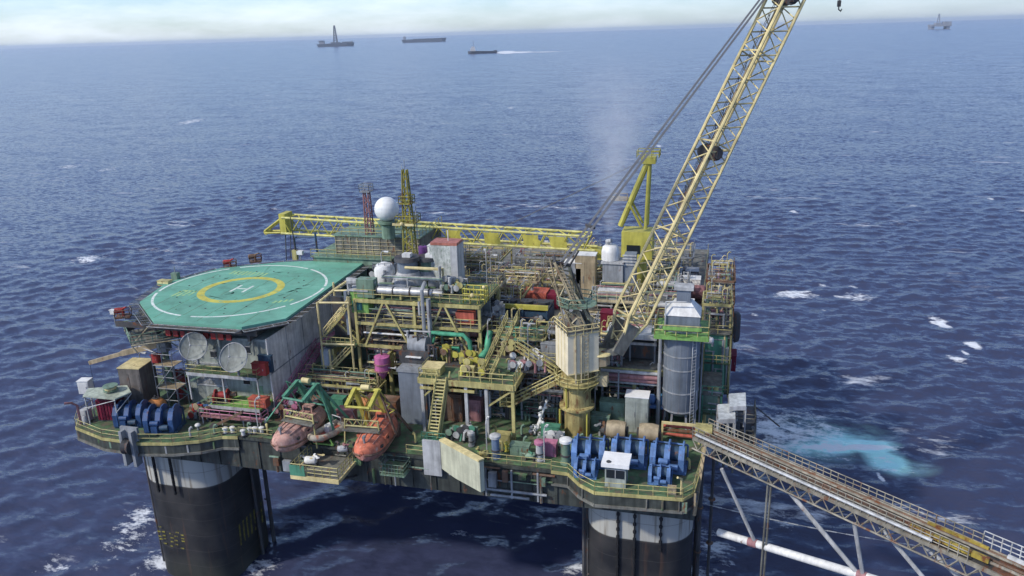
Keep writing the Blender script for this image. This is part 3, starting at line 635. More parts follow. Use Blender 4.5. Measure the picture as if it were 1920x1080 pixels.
def scaffold(lab, loc_, w, d, h, mat, seed):
    rnd = random.Random(seed); t = thing('scaffold_tower', lab, 'scaffold', loc_)
    for x in (-w / 2, 0, w / 2):
        for y in (-d / 2, d / 2): m = MB(); m.bar((x, y, 0), (x, y, h), .055, 4); P(t, 'standard', m, mat)
    m = MB()
    for k in range(1, int(h / 1.6) + 1):
        zz = k * 1.6
        for y in (-d / 2, d / 2): m.bar((-w / 2, y, zz), (w / 2, y, zz), .05, 4)
        for x in (-w / 2, w / 2): m.bar((x, -d / 2, zz), (x, d / 2, zz), .05, 4)
    P(t, 'ledger', m, mat)
    for k in range(1, int(h / 3.2) + 1): m = MB(); m.box(-w / 2, w / 2, -d / 2, d / 2, k * 3.2 - .06, k * 3.2); P(t, 'board', m, TAN)
    m = MB()
    for k in range(int(h / 3.2)): m.bar((-w / 2, -d / 2 - .06, k * 3.2), (w / 2, -d / 2 - .06, k * 3.2 + 3.2), .045, 4)
    P(t, 'brace', m, mat)
scaffold('grey scaffold tower between the deck house and the living quarters', (-68.2, 81.2, z), 3, 2, 8, GREY, 1)
p = at(306, 700, y=82); cabinet('fire_hose_cabinet', 'small dark red box on the grey scaffold by the sea', 'cabinet', (p.x, 81.2, z + 6.42), (1.0, .8, 1.0), RED)
for (px, py, zz, sz, mat, nm, lab, cat) in (
    (335, 728, 25.6, (1.6, 1.2, 1.5), RED, 'pump_cabinet', 'dark red pump cabinet behind the navy winches below the living quarters', 'cabinet'),
    (318, 705, 27.0, (1.2, 1.0, 1.8), GREY, 'pump_cabinet', 'grey pump cabinet behind the dark red one near the orange buoy', 'cabinet'),
    (285, 715, 26.5, (1.1, 1.0, 2.6), DGREY, 'pump_cabinet', 'dark grey narrow cabinet beside the grey scaffold foot', 'cabinet'),
    (350, 745, 24.3, (2.4, .9, .9), BROWN, 'tool_chest', 'rusty tool chest on the deck below the louvred wall', 'chest')):
    q = at(px, py, z=zz); cabinet(nm, lab, cat, (q.x, q.y, zz - 1.2 if zz > 25 else z), (sz[0], sz[1], sz[2] + (1.2 if zz > 25 else 0)), mat)
p = at(293, 757, z=25.6)
t = thing('mooring_buoy', 'round orange mooring buoy lying on deck between the navy winches and the quarters', 'buoy', (p.x, p.y, z))
m = MB(); m.ball((0, 0, 1.25), 1.25, 20, .85); P(t, 'float', m, BUOY); m = MB(); m.ring((0, 0), .15, .45, 2.36, 16); m.cyl((0, 0, 2.2), .12, .5, 8); P(t, 'eye', m, DGREY)
def bollard(loc_, lab, mat, rz, grp='bollards on the green deck edge'):
    t = thing('bollard', lab, 'bollard', loc_, rz, grp)
    m = MB(); m.box(-.75, .75, -.35, .35, 0, .12); P(t, 'base_plate', m, DGREY)
    for x in (-.42, .42):
        m = MB(); m.lathe([(.24, .12), (.24, .62), (.34, .66), (.34, .78), (.2, .86)], (x, 0, 0), 12); P(t, 'post', m, mat)
bollard(at(430, 812, z=z), 'white double bollard on the deck edge next to the brown strut', WHITE, .4)
bollard(at(463, 815, z=z), 'white double bollard in the middle of the three on the deck edge', WHITE, .9)
bollard(at(485, 812, z=z), 'white double bollard next to the pale lifeboat', WHITE, .3)
t = thing('vent_head', 'small bright white mushroom vent beside the small navy winch', 'vent', at(372, 806, z=z))
m = MB(); m.bar((0, 0, 0), (0, 0, .5), .15, 8); P(t, 'pipe', m, GREY); m = MB(); m.ball((0, 0, .65), .36, 12, .7); P(t, 'cap', m, WHITE)
t = thing('loading_boom', 'rusty brown strut leaning on the deck below the pink walkway', 'boom', at(402, 800, z=z))
q = at(455, 772, z=27) - at(402, 800, z=z); m = MB(); m.beam((0, 0, .1), q, .38, .3); P(t, 'strut', m, BROWN); m = MB(); m.box(-.5, .5, -.4, .4, 0, .25); P(t, 'foot', m, DGREY)
t = thing('deck_davit', 'white and rust mottled davit post at the outermost tip of the winch deck', 'davit', at(152, 795, z=z))
m = MB(); m.tube([(0, 0, 0), (0, 0, 2.6), (-.4, -.4, 3.1), (-1.0, -.9, 3.2)], .16, 6); P(t, 'arm', m, DPINK); m = MB(); m.lathe([(.35, 0), (.35, .9), (.2, 1.1)], (.5, .3, 0), 10); P(t, 'capstan', m, LGREY)
m = MB(); m.box(-.5, .5, .6, 1.6, 0, 1.6); P(t, 'locker', m, LGREY)
# ================================================================== LIFEBOATS
def lifeboat(lab, loc_, rz, hullm, topm, Lb=9.6, W=3.8, grp='lifeboats on the front deck edge'):
    """bow towards -y"""
    t = thing('lifeboat', lab, 'lifeboat', loc_, rz, grp)
    n, k = 22, 18; H = 1.75
    def half(u): return (W / 2) * max(0.02, 1 - abs(u) ** 3.0) ** .5
    def loft(prof, scale=1.0, z0=0.0):
        m = MB(); rows = []
        for i in range(n + 1):
            u = -1 + 2 * i / n; u *= .995; hw = half(u) * scale; rise = .55 * abs(u) ** 3
            rows.append([(hw * px, u * Lb / 2, z0 + pz * (1 - .45 * abs(u) ** 4) + rise * (1 if pz <= 0 else .15)) for px, pz in prof])
        c = len(prof)
        vs = [p for r_ in rows for p in r_]; fs = [(i * c + j, (i + 1) * c + j, (i + 1) * c + j + 1, i * c + j + 1) for i in range(n) for j in range(c - 1)]
        m.add(vs, fs, True); m.face([j for j in range(c)], False); m.face([n * c + j for j in range(c)][::-1], False)
        return m
    hp = [(math.cos(a), -1.45 * math.sin(a)) for a in [PI * j / 12 for j in range(13)]]
    P(t, 'hull', loft(hp, 1, 1.9), hullm)
    tp = [(math.cos(a), 1.55 * max(0, math.sin(a)) ** .8) for a in [PI - PI * j / 14 for j in range(15)]]
    cn = P(t, 'canopy', loft(tp, .97, 1.9), topm)
    for s in (-1, 1):
        m = MB()
        for i in range(n):
            u0, u1 = (-1 + 2 * i / n) * .995, (-1 + 2 * (i + 1) / n) * .995; m.bar((s * half(u0) * 1.02, u0 * Lb / 2, 1.9 + .3 * abs(u0) ** 3), (s * half(u1) * 1.02, u1 * Lb / 2, 1.9 + .3 * abs(u1) ** 3), .11, 5)
        P(t, 'fender', m, BROWN)
    m = MB()
    for s, q in ((-.62, 1), (-.22, 1), (.22, 1), (.62, 1)):
        pts = []
        for i in range(3, n - 2):
            u = -1 + 2 * i / n; zz = 1.9 + 1.55 * max(0, 1 - s * s) ** .4 * (1 - .45 * abs(u) ** 4) + .04; pts.append((half(u) * .97 * s, u * Lb / 2, zz))
        m.tube(pts, .085, 5)
    P(cn, 'rib', m, hullm)
    m = MB(); m.box(-.65, .65, 1.9, 3.5, 3.05, 4.1); tw = P(t, 'conning_tower', m, topm)
    m = MB(); m.box(-.5, .5, 1.88, 1.897, 3.55, 3.95); m.box(-.668, -.652, 2.1, 3.3, 3.55, 3.95); m.box(.652, .668, 2.1, 3.3, 3.55, 3.95); P(tw, 'window', m, GLASSM)
    for s in (-1, 1):
        m = MB(); m.box(s * W * .385 - .28, s * W * .385 + .28, -1.6, -.6, 2.75, 3.05); P(t, 'side_hatch', m, topm)
        m = MB()
        for y in (-3, -1, 1): m.box(s * W * .44 - .1, s * W * .44 + .1, y, y + .45, 2.35, 2.6)
        P(t, 'window', m, GLASSM)
    for y in (-3.7, 3.9): m = MB(); m.bar((0, y, 3.0), (0, y, 3.9), .12, 6); m.cbox((0, y, 3.8), (.3, .5, .3)); P(t, 'lifting_hook', m, STEEL)
    m = MB(); m.tube([(0, Lb / 2 - .1, .9), (0, Lb / 2 + .3, .9)], .4, 10); P(t, 'propeller_guard', m, STEEL)
    return t
Lz = 23.5
lifeboat('bright orange enclosed lifeboat with dark ribs under the yellow davit', (-37.4, 76.6, Lz), R(4), SALMON, ORANGE)
lifeboat('faded salmon enclosed lifeboat under the green davit, nearer the living quarters', (-47.3, 76.6, Lz), R(-4), FORANGE, FORANGE)
def davit(lab, loc_, mat, mat2, rz=0):
    t = thing('lifeboat_davit', lab, 'davit', loc_, rz)
    for x in (-1.4, 1.4):
        m = MB(); m.beam((x, 2.4, 0), (x, -.8, 7.0), .45, .6); m.beam((x, -.8, 7.0), (x, -3.6, 6.1), .4, .5); P(t, 'arm', m, mat)
    m = MB(); m.bar((-1.4, -.8, 7.0), (1.4, -.8, 7.0), .18, 6); m.bar((-1.4, -3.6, 6.1), (1.4, -3.6, 6.1), .15, 6); m.bar((-1.4, .8, 3.5), (1.4, .8, 3.5), .12, 6)
    m.bar((-1.4, .8, 3.5), (1.4, -.8, 7), .08, 5); m.bar((1.4, .8, 3.5), (-1.4, -.8, 7), .08, 5); P(t, 'cross_brace', m, mat)
    m = MB(); m.beam((-2.4, -1.6, 6.2), (-4.2, 2.4, .2), .28, .3) if False else m.beam((1.6, -.6, 6.6), (3.9, 2.6, .2), .26, .3); m.beam((1.6, -.6, 6.6), (3.4, -1.2, 1.6), .2, .2); P(t, 'back_strut', m, mat2)
    m = MB(); m.cyl((-.5, -1.0, 7.4), .32, 1.0, 12, 'x'); P(t, 'sheave', m, CREAM)
    m = MB(); m.bar((-2.3, -3.2, 0), (-2.0, -3.0, 4.2), .1, 5); m.bar((2.3, -3.2, 0), (2.0, -3.0, 4.2), .1, 5); m.bar((-2.1, -3.0, 3.4), (2.1, -3.0, 3.4), .12, 5); m.bar((-2.1, -3.0, 4.2), (2.1, -3.0, 4.2), .08, 5); m.lattice(((-2.1, -3, 3.4), (2.1, -3, 3.4)), ((-2.1, -3, 4.2), (2.1, -3, 4.2)), 8, .06); P(t, 'cradle_frame', m, YEL); m = MB(); m.box(-2.2, 2.2, -3.6, -2.4, 2.95, 3.1); P(t, 'cradle_walkway', m, GALV)
    m = MB()
    for x in (-.9, .9): m.bar((x, -3.5, 6.0), (x * .3, -3.4, 3.9), .035, 4)
    m.bar((-.9, 3.2, .9), (-.9, -.8, 7.1), .035, 4); P(t, 'fall_rope', m, CABLE)
    m = MB(); m.cyl((-1.1, 3.3, .9), .6, 2.0, 14, 'x'); P(t, 'winch_drum', m, mat2)
    return t
d1 = davit('yellow lifeboat davit with brown back strut standing over the bright orange boat', (-38.6, 78.2, z), BYEL, BROWN, .05)
d2 = davit('green lifeboat davit standing over the faded salmon boat', (-46.2, 78.6, z), GREEN, GREEN, -.15)
m = MB(); m.lattice(((-2.4, 1.6, 3), (-2.4, -1.6, 7.2)), ((-1.6, 1.6, 3), (-1.6, -1.6, 7.2)), 8, .06); m.bar((-2.4, 1.6, 0), (-2.4, -1.6, 7.2), .09); m.bar((-4.6, -3.4, 2.4), (-1.4, -1.2, 7.0), .1); P(d2, 'lattice_leg', m, GREEN)
m = MB(); m.lattice(((2.0, .6, 3.4), (2.0, -1.2, 7.3)), ((2.9, .8, 3.4), (1.7, -1.4, 7.6)), 8, .06); P(d1, 'lattice_leg', m, BYEL)
t = thing('embarkation_platform', 'outboard boarding platform with cream edge and yellow rails between the two lifeboats', 'platform', (-42.5, 73.6, 22.6))
m = MB(); m.box(-3.2, 2.6, -2.4, 2.4, 0, .12); P(t, 'grating_floor', m, GALV)
m = MB(); m.box(-3.3, 2.7, -2.6, -2.402, -.35, .15); m.box(-3.35, -3.202, -2.4, 2.4, -.3, .12); m.box(2.602, 2.75, -2.4, 2.4, -.3, .12); P(t, 'edge_beam', m, CREAM)
m = MB(); m.rail([(-3.2, 2.4, .12), (-3.2, -2.4, .12), (2.6, -2.4, .12), (2.6, 2.4, .12)], 1.4, .06, .9, False, 3); P(t, 'handrail', m, YEL)
for x in (-2.8, 2.2): m = MB(); m.beam((x, -2.2, -.1), (x, 2.6, -2.3), .2); P(t, 'bracket', m, DGREY)
m = MB(); m.box(-3.25, -1.4, -2.66, -2.605, .2, 1.5); P(t, 'side_panel', m, GREEN)
def rescue(lab, loc_, rz):
    t = thing('rescue_boat', lab, 'boat', loc_, rz)
    m = MB()
    for s in (-1, 1): m.tube([(s * .85, 2.2, .55), (s * .95, 0, .5), (s * .8, -1.6, .6), (s * .3, -2.5, .85), (0, -2.65, .9)], .38, 10)
    m.tube([(-.85, 2.2, .55), (.85, 2.2, .55)], .3, 8); P(t, 'buoyancy_tube', m, paint('worn_cream_rubber', (.66, .58, .45), dirt=.35, rust=.35, rustcol=(.5, .18, .1)))
    m = MB(); m.prism([(-.8, 2.1), (.8, 2.1), (.8, -1.6), (0, -2.4), (-.8, -1.6)], .1, .4); P(t, 'hull', m, LRED)
    m = MB(); m.box(-.4, .4, -.2, .7, .4, 1.35); P(t, 'console', m, WHITE); m = MB(); m.box(-.25, .25, 2.3, 2.7, .2, 1.3); P(t, 'outboard_motor', m, DGREY)
    m = MB(); m.tube([(-.7, 1.5, .6), (-.7, 1.5, 1.9), (.7, 1.5, 1.9), (.7, 1.5, .6)], .06, 6); P(t, 'roll_bar', m, LGREY)
p = at(618, 808, z=25.2); rescue('cream and red rescue boat cradled between the two lifeboats', (p.x - .2, p.y, 24.6), R(-20))
t = thing('boat_cradle', 'yellow green cradle frame under the rescue boat', 'cradle', (p.x - .2, p.y, z))
m = MB()
for y in (-1.4, 1.2):
    m.beam((-1.3, y, .1), (-.9, y, .75), .16); m.beam((1.3, y, .1), (.9, y, .75), .16); m.beam((-1.3, y, .1), (1.3, y, .1), .16)
P(t, 'frame', m, LGREEN)
def lump(lab, nm, cat, loc_, mats, seed, n=7, s=.5, grp=None):
    """a heap-like item of equipment: drum, flange, valve wheel, box pieces"""
    rnd = random.Random(seed); t = thing(nm, lab, cat, loc_, rnd.uniform(-.5, .5), grp)
    m = MB(); m.vessel((0, 0, s * .95), s * .62, s * 1.5, 'x', 12); P(t, 'body', m, mats[0])
    m = MB(); m.box(-s, -s * .7, -s * .5, s * .5, 0, s * .6); m.box(s * .7, s, -s * .5, s * .5, 0, s * .6); P(t, 'foot', m, mats[-1])
    for i in range(n):
        m = MB(); a = rnd.uniform(0, 2 * PI); p0 = Vector((rnd.uniform(-s, s), rnd.uniform(-.4, .4) * s, s * rnd.uniform(1.0, 1.6))); p1 = p0 + Vector((rnd.uniform(-s, s), rnd.uniform(-s, s), rnd.uniform(-.2, .8) * s))
        m.tube([p0, (p0.x, p0.y, p1.z), p1], s * .13, 6); m.lathe([(.05, -.02), (s * .3, 0), (s * .3, .06), (.05, .08)], p1, 10); P(t, 'valve', m, mats[i % len(mats)])
    return t
lump('white pump unit on the boarding platform beside the cream rescue boat', 'pump_unit', 'pump', Vector((-44.4, 73.4, 22.75)), [WHITE, CREAM, DGREY], 5, 6, .75)
lump('white and pink pump unit beside the bow of the bright orange lifeboat', 'pump_unit', 'pump', Vector((-40.8, 74.6, 24.1)), [LGREY, DPINK, DGREY], 6, 6, .65)
p = at(666, 760, z=28.5)
t = thing('life_raft_canister', 'orange round life raft canister on a stand behind the rescue boat', 'life raft', (p.x, 80.6, z))
m = MB(); m.vessel((0, 0, 3.6), .62, .9, 'x', 14); P(t, 'canister', m, BUOY); m = MB()
for x in (-.5, .5): m.bar((x, -.4, 0), (x, 0, 3.1), .07, 5); m.bar((x, .4, 0), (x, 0, 3.1), .07, 5)
P(t, 'stand', m, YEL)
cabinet('equipment_chest', 'dull red chest on the deck between the green davit and the orange canister', 'chest', (-43.4, 81.3, z), (2.2, 1.2, 2.2), DPINK)
cabinet('equipment_chest', 'brown chest behind the faded salmon lifeboat', 'chest', (-49.6, 83.6, z), (2.6, 1.4, 2.0), BROWN)
cabinet('equipment_chest', 'long rusty chest behind the yellow davit', 'chest', (-40, 84.6, z), (4.2, 1.6, 2.4), BROWN)
t = thing('cargo_basket', 'green mesh cargo basket on the deck edge beside the bow of the bright orange lifeboat', 'basket', (-34.6, 74.9, 22.2))
m = MB(); m.box(-1.5, 1.5, -1, 1, 0, .1)
for k in range(9): m.bar((-1.5 + k * .375, -1, 0), (-1.5 + k * .375, -1, 1.5), .035, 4)
for zz in (.5, 1.0, 1.5): m.rail([(-1.5, -1, 0), (1.5, -1, 0), (1.5, 1, 0), (-1.5, 1, 0)], zz, .035, 3, True, 1)
P(t, 'frame', m, SAGE); m = MB(); m.box(-1.2, 1.2, -.7, .7, .12, 1.0); P(t, 'load', m, DGREEN)
# pale wind wall standing off the deck edge
t = thing('wind_wall', 'pale cream slab wall jutting out from the front deck edge at an angle', 'wall', (-29.1, 75.7, 22.2))
a_, b_ = Vector((0, .3, 0)), Vector((6.1, -4.4, 0)); d = (b_ - a_).normalized(); nn_ = Vector((-d.y, d.x, 0))
def slab(m, pts, th):
    q = [a_ + d * u + Vector((0, 0, w)) for u, w in pts]; n = len(q); o = len(m.v)
    m.v += [tuple(p_ - nn_ * th / 2) for p_ in q] + [tuple(p_ + nn_ * th / 2) for p_ in q]
    m.face([o + i for i in range(n)]); m.face([o + n + i for i in range(n)][::-1])
    for i in range(n): m.face([o + i, o + n + i, o + n + (i + 1) % n, o + (i + 1) % n][::-1])
L_ = (b_ - a_).length
m = MB(); slab(m, [(0, .6), (L_ * .35, .6), (L_, 1.35 - .2), (L_, 4.75), (L_ * .12, 4.15), (0, 4.1)], .55); P(t, 'panel', m, CHUTE)
m = MB(); slab(m, [(L_ * .0, 4.16), (L_ * .12, 4.21), (L_ * .998, 4.81), (L_ * .998, 5.0), (L_ * .1, 4.42), (0, 4.35)], .75); P(t, 'coping', m, CREAM)
m = MB(); m.box(-2.3, -.15, .0, .35, -.4, 4.0); P(t, 'return_panel', m, LGREY)
m = MB(); m.beam((1.4, 1.2, .8), (1.2, -.6, 3.6), .2); m.beam((3.5, 1.0, .2), (3.2, -1.9, 2.5), .2); P(t, 'bracket', m, DGREY)
# ================================================================== YELLOW PLATFORM AND TOWER LADDER (front centre)
t = thing('elevated_platform', 'yellow framed elevated platform on grey legs behind the pale slab wall', 'platform', (-28, 84, ZD))
zt = 31.2 - ZD
m = MB(); m.box(-5.6, 6, -2.4, 5, zt - .2, zt); P(t, 'deck_plate', m, DGREEN)
m = MB(); m.beam((-5.6, -2.5, zt - .35), (6, -2.5, zt - .35), .25, .7); m.beam((-5.7, -2.5, zt - .35), (-5.7, 5, zt - .35), .25, .7); m.beam((6.1, -2.5, zt - .35), (6.1, 5, zt - .35), .25, .7); m.beam((-5.6, -2.4, zt - 1.3), (1.2, -2.4, zt - 1.3), .22, .3); P(t, 'edge_girder', m, YEL)
for x in (-5.4, .1, 2.6, 5.8):
    m = MB(); m.beam((x, -2.2, .05), (x, -2.2, zt - .7), .38, .38); P(t, 'leg', m, LGREY if x < 3 else YEL)
m = MB(); m.rail([(-5.6, -2.4, zt), (-3.2, -2.4, zt)], 1.2, .06, .8); m.rail([(-.6, -2.4, zt), (6, -2.4, zt), (6, 2, zt)], 1.2, .06, 1.2); m.rail([(-5.6, -2.4, zt), (-5.6, 4, zt)], 1.2, .06, 1.2); P(t, 'handrail', m, YEL)
m = MB(); m.beam((2.6, -2.2, zt - 3.2), (5.8, -2.2, zt - .8), .2); m.beam((-5.4, -2.2, zt - 2.6), (-3.4, -2.2, zt - .8), .2); P(t, 'brace', m, YEL)
t = thing('ladder_tower', 'tall yellow inclined ladder with cage from the deck to the yellow platform', 'ladder', (-31.2, 80.4, ZD))
m = MB(); m.ladder((-.5, -.6, .3), (.5, 1.0, 7.6), 1.25, (1, 0, 0), .14, 18); P(t, 'ladder', m, YEL)
m = MB(); m.bar((-1.1, -.2, .3), (-.2, 1.4, 8.2), .1, 5); m.bar((.35, -.2, .3), (1.4, 1.4, 8.2), .12, 5); m.lattice(((-1.1, -.9, .3), (-.2, .7, 7.8)), ((-1.1, -.2, .3), (-.2, 1.4, 8.2)), 12, .05); P(t, 'cage', m, YEL)
m = MB(); m.box(-1.7, 1.3, -1.1, .4, 0, .25); m.rail([(-1.7, -1.1, .25), (1.3, -1.1, .25)], 1, .05, .8); P(t, 'base', m, GREEN)
t = thing('stairway', 'yellow stair flight rising from the yellow platform up behind the green pipes', 'stairs', (-25.6, 84, 31.2))
m = MB(); m.stairs((0, -2, .1), (1.6, 5.5, 5.2), 1.2, (1, -.1, 0)); P(t, 'flight', m, YEL); m = MB(); m.stair_rail((0, -2, .1), (1.6, 5.5, 5.2), 1.3, (1, -.1, 0), .07); P(t, 'handrail', m, YEL)
def manifold(lab, loc_, w, d, h, mats, seed, n=12):
    rnd = random.Random(seed); t = thing('valve_manifold', lab, 'pipework', loc_)
    m = MB(); m.box(-w / 2, w / 2, -d / 2, d / 2, 0, .15); P(t, 'skid', m, DGREY)
    for i in range(n):
        m = MB(); x = rnd.uniform(-w / 2, w / 2); y = rnd.uniform(-d / 2, d / 2); hh = rnd.uniform(.4, 1) * h; x2 = min(w / 2, max(-w / 2, x + rnd.choice((-1, 1)) * rnd.uniform(.5, 1.8)))
        m.tube([(x, y, .1), (x, y, hh), (x2, y, hh), (x2, y + rnd.uniform(-.6, .6), hh * .3)], rnd.uniform(.1, .22), 7); pp = P(t, 'pipe', m, mats[i % len(mats)])
        m = MB(); m.lathe([(.03, -.05), (.42, -.04), (.42, .04), (.03, .05)], ((x + x2) / 2, y - .35, hh), 12, 'y'); m.bar(((x + x2) / 2, y - .35, hh), ((x + x2) / 2, y, hh), .08, 5); P(pp, 'hand_wheel', m, mats[(i + 1) % len(mats)])
    return t
manifold('bright yellow valve manifold on the yellow platform below the green pipe loop', (-30.2, 86.6, 31.2), 4.2, 2.2, 1.9, [BYEL, BYEL, YEL, BROWN], 3, 13)
manifold('yellow and rust valve manifold at the foot of the yellow stair flight', (-27.2, 83.6, 31.2), 2.8, 2.2, 1.8, [BYEL, YEL, TAN], 4, 10)
manifold('grey and pink choke manifold on the deck beside the ochre crane pedestal', (-21.2, 86.2, 31.2), 4.4, 2.0, 2.4, [LGREY, DPINK, GREY, WHITE], 9, 12)
t = thing('cream_locker', 'pale yellow covered locker at the corner of the yellow platform', 'locker', (-32.3, 83.2, 31.2)); t.name = 'storage_locker'
m = MB(); m.box(-1.1, 1.1, -.9, .9, 0, 1.0); P(t, 'body', m, YEL); m = MB(); m.box(-1.2, 1.2, -1, 1, 1.002, 1.1); P(t, 'lid', m, CREAM)
# recess behind: green things, posts and the white mottled valve tree
def rackpipes(t, b, n, seed, mats, r=(.07, .2), nm='pipe', axis=None):
    rnd = random.Random(seed); x0, x1, y0, y1, z0, z1 = b
    for i in range(n):
        x, y, zz = rnd.uniform(x0, x1), rnd.uniform(y0, y1), rnd.uniform(z0, z1); rr = rnd.uniform(*r); c = rnd.random(); m = MB()
        if c < .34: pts = [(x0 + rnd.uniform(0, .3) * (x1 - x0), y, zz), (x1 - rnd.uniform(0, .4) * (x1 - x0), y, zz)]; pts += [(pts[-1][0], y, z0)] if rnd.random() < .6 else []
        elif c < .56: pts = [(x, y0 + rnd.uniform(0, .4) * (y1 - y0), zz), (x, y1 - rnd.uniform(0, .3) * (y1 - y0), zz)]
        elif c < .84: pts = [(x, y, z0), (x, y, zz), (x + rnd.choice((-1, 1)) * rnd.uniform(.5, 2), y, zz)]
        else: q = x + rnd.uniform(-2, 2); pts = [(x, y, z0), (x, y, zz), (q, y, zz), (q, y, z0)]
        pts = [(min(x1, max(x0, p_[0])), p_[1], p_[2]) for p_ in pts]
        m.tube(pts, rr, 7)
        for p_ in pts[1:-1]: m.lathe([(rr, -.08), (rr * 1.5, -.07), (rr * 1.5, .07), (rr, .08)], p_, 8)
        P(t, nm, m, mats[int(rnd.random() * len(mats))])
t = thing('pump_skid', 'green pump skid in the dark recess under the yellow platform', 'machinery', (-25.5, 90, ZD))
m = MB(); m.box(-3.4, 3.4, -2, 3, .05, .3); P(t, 'skid', m, GREEN); m = MB(); m.vessel((-.5, 1, 1.5), .9, 2.8); P(t, 'tank', m, GREEN); m = MB(); m.cyl((1.6, .2, 1.0), .55, 1.6, 12, 'x'); P(t, 'motor', m, SAGE)
rackpipes(t, (-3.2, 3.2, -1.6, 2, .3, 4.6), 16, 21, [GREEN, DGREEN, SAGE, TAN])
t = thing('valve_tree', 'white and black mottled valve tree on the deck before the ochre crane pedestal', 'valves', Vector(at(1002, 815, z=z)))
rnd = random.Random(8)
m = MB(); m.bar((0, 0, 0), (1.4, 1.0, 4.2), .16, 7); P(t, 'riser', m, WHITE)
for i in range(16):
    u = rnd.random(); c = Vector((1.4 * u, 1.0 * u, 4.2 * u)); m = MB(); m.ball(c + Vector((rnd.uniform(-.7, .7), rnd.uniform(-.6, .3), rnd.uniform(-.2, .5))), rnd.uniform(.16, .32), 8); m.bar(c, c + Vector((rnd.uniform(-.8, .8), -.5, rnd.uniform(-.2, .5))), .07, 5); P(t, 'valve', m, (WHITE, LGREY, DGREY, WHITE)[i % 4])
# items along the front edge between the slab wall and the blue winches
def fairlead_post(px, py, lab, mat, capm, h=2.6, r=.42, grp='capped posts along the front deck edge'):
    t = thing('capped_post', lab, 'post', at(px, py, z=z), 0, grp)
    m = MB(); m.lathe([(r * 1.3, 0), (r * 1.3, .15), (r, .16), (r, h - .5)], (0, 0, 0), 14); P(t, 'post', m, mat)
    m = MB(); m.lathe([(r * 1.05, h - .5), (r * 1.45, h - .45), (r * 1.45, h - .15), (r * .9, h)], (0, 0, 0), 14); P(t, 'cap', m, capm)
    m = MB(); m.lathe([(r * 1.06, h * .3), (r * 1.2, h * .31), (r * 1.2, h * .36), (r * 1.06, h * .37)], (0, 0, 0), 14); P(t, 'band', m, DGREY)
fairlead_post(884, 836, 'small grey capped post on the deck edge just behind the pale slab wall', GREY, LGREY, 1.9, .3)
fairlead_post(930, 858, 'blue grey capped post with dark collar, next to the small yellow hydrant', paint('slate_blue_paint', (.17, .24, .36), dirt=.3, rust=.2), LGREY, 3.0, .45)
fairlead_post(1012, 862, 'grey capped post with pink cap beside the magenta box', LGREY, PINK, 2.5, .42)
fairlead_post(1061, 868, 'pale sage capped post with white cap in front of the ochre crane pedestal', SAGE, WHITE, 3.1, .5)
t = thing('fire_hydrant', 'small yellow hydrant on the deck edge beside the blue grey post', 'hydrant', at(950, 846, z=z))
m = MB(); m.lathe([(.3, 0), (.3, .1), (.18, .12), (.18, .9), (.3, 1.0), (.1, 1.25)], (0, 0, 0), 10); P(t, 'body', m, BYEL); m = MB(); m.cyl((-.5, 0, .7), .13, 1.0, 8, 'x'); P(t, 'outlet', m, BYEL)
cabinet('equipment_chest', 'magenta box on the front deck edge beside the pink capped post', 'chest', at(1032, 852, z=z), (1.5, 1.0, 1.6), PINK)
cabinet('equipment_chest', 'low sage green chest on the front deck edge beside the blue grey post', 'chest', at(976, 852, z=z), (2.2, 1.0, 1.3), SAGE)
lump('green pump unit beside the low sage chest on the front deck edge', 'pump_unit', 'pump', at(990, 860, z=z) + Vector((.3, -.2, 0)), [SAGE, GREEN, DGREY], 11, 5, .55)
lump('yellow and green pump unit against the edge rail next to the slab wall', 'pump_unit', 'pump', at(908, 858, z=z), [YEL, LGREEN, BROWN], 12, 6, .6)
lump('sage valve unit between the pale sage post and the blue winches', 'pump_unit', 'pump', at(1083, 868, z=z), [SAGE, LGREY, DGREY], 13, 6, .7)
cabinet('control_cabinet', 'green cabinet behind the deck edge near the ochre crane pedestal', 'cabinet', at(1033, 822, z=z), (2.2, .9, 1.7), GREEN)
# grey duct tower in front of the process frame
t = thing('ventilation_trunk', 'big plain grey ventilation trunk standing on deck behind the yellow davit', 'duct', (-35.0, 84.6, ZD))
m = MB(); m.box(-2.0, 1.9, -1.4, 1.4, .05, 7.0); P(t, 'trunk', m, BGREY); m = MB(); m.box(-2.15, 2.05, -1.55, 1.55, 7.003, 7.35); P(t, 'top_plate', m, GREY)
m = MB(); m.box(.9, 1.6, -1.62, -1.403, 1.0, 7.0); P(t, 'cable_trunking', m, DGREY)
t = thing('winch_machine', 'dark grey machine with pale sheet on top of the grey ventilation trunk', 'machinery', (-35.6, 86.4, 31.4)); t.name = 'gearbox_machine'
m = MB(); m.box(-1.9, 2.0, -1.4, 1.4, 0, 1.5); P(t, 'casing', m, DGREY); m = MB(); m.lathe([(.3, -1.2), (1.1, -1.15), (1.1, 1.15), (.3, 1.2)], (.2, .2, 1.9), 14, 'x'); P(t, 'drum', m, GREY); m = MB(); m.box(-.9, 1.1, -1.8, -.9, .9, .98); P(t, 'sheet', m, WHITE)
rackpipes(t, (-1.9, 2.6, -1.5, 1.2, .2, 3.6), 14, 77, [GREY, LGREY, DGREY, BROWN], (.06, .14))
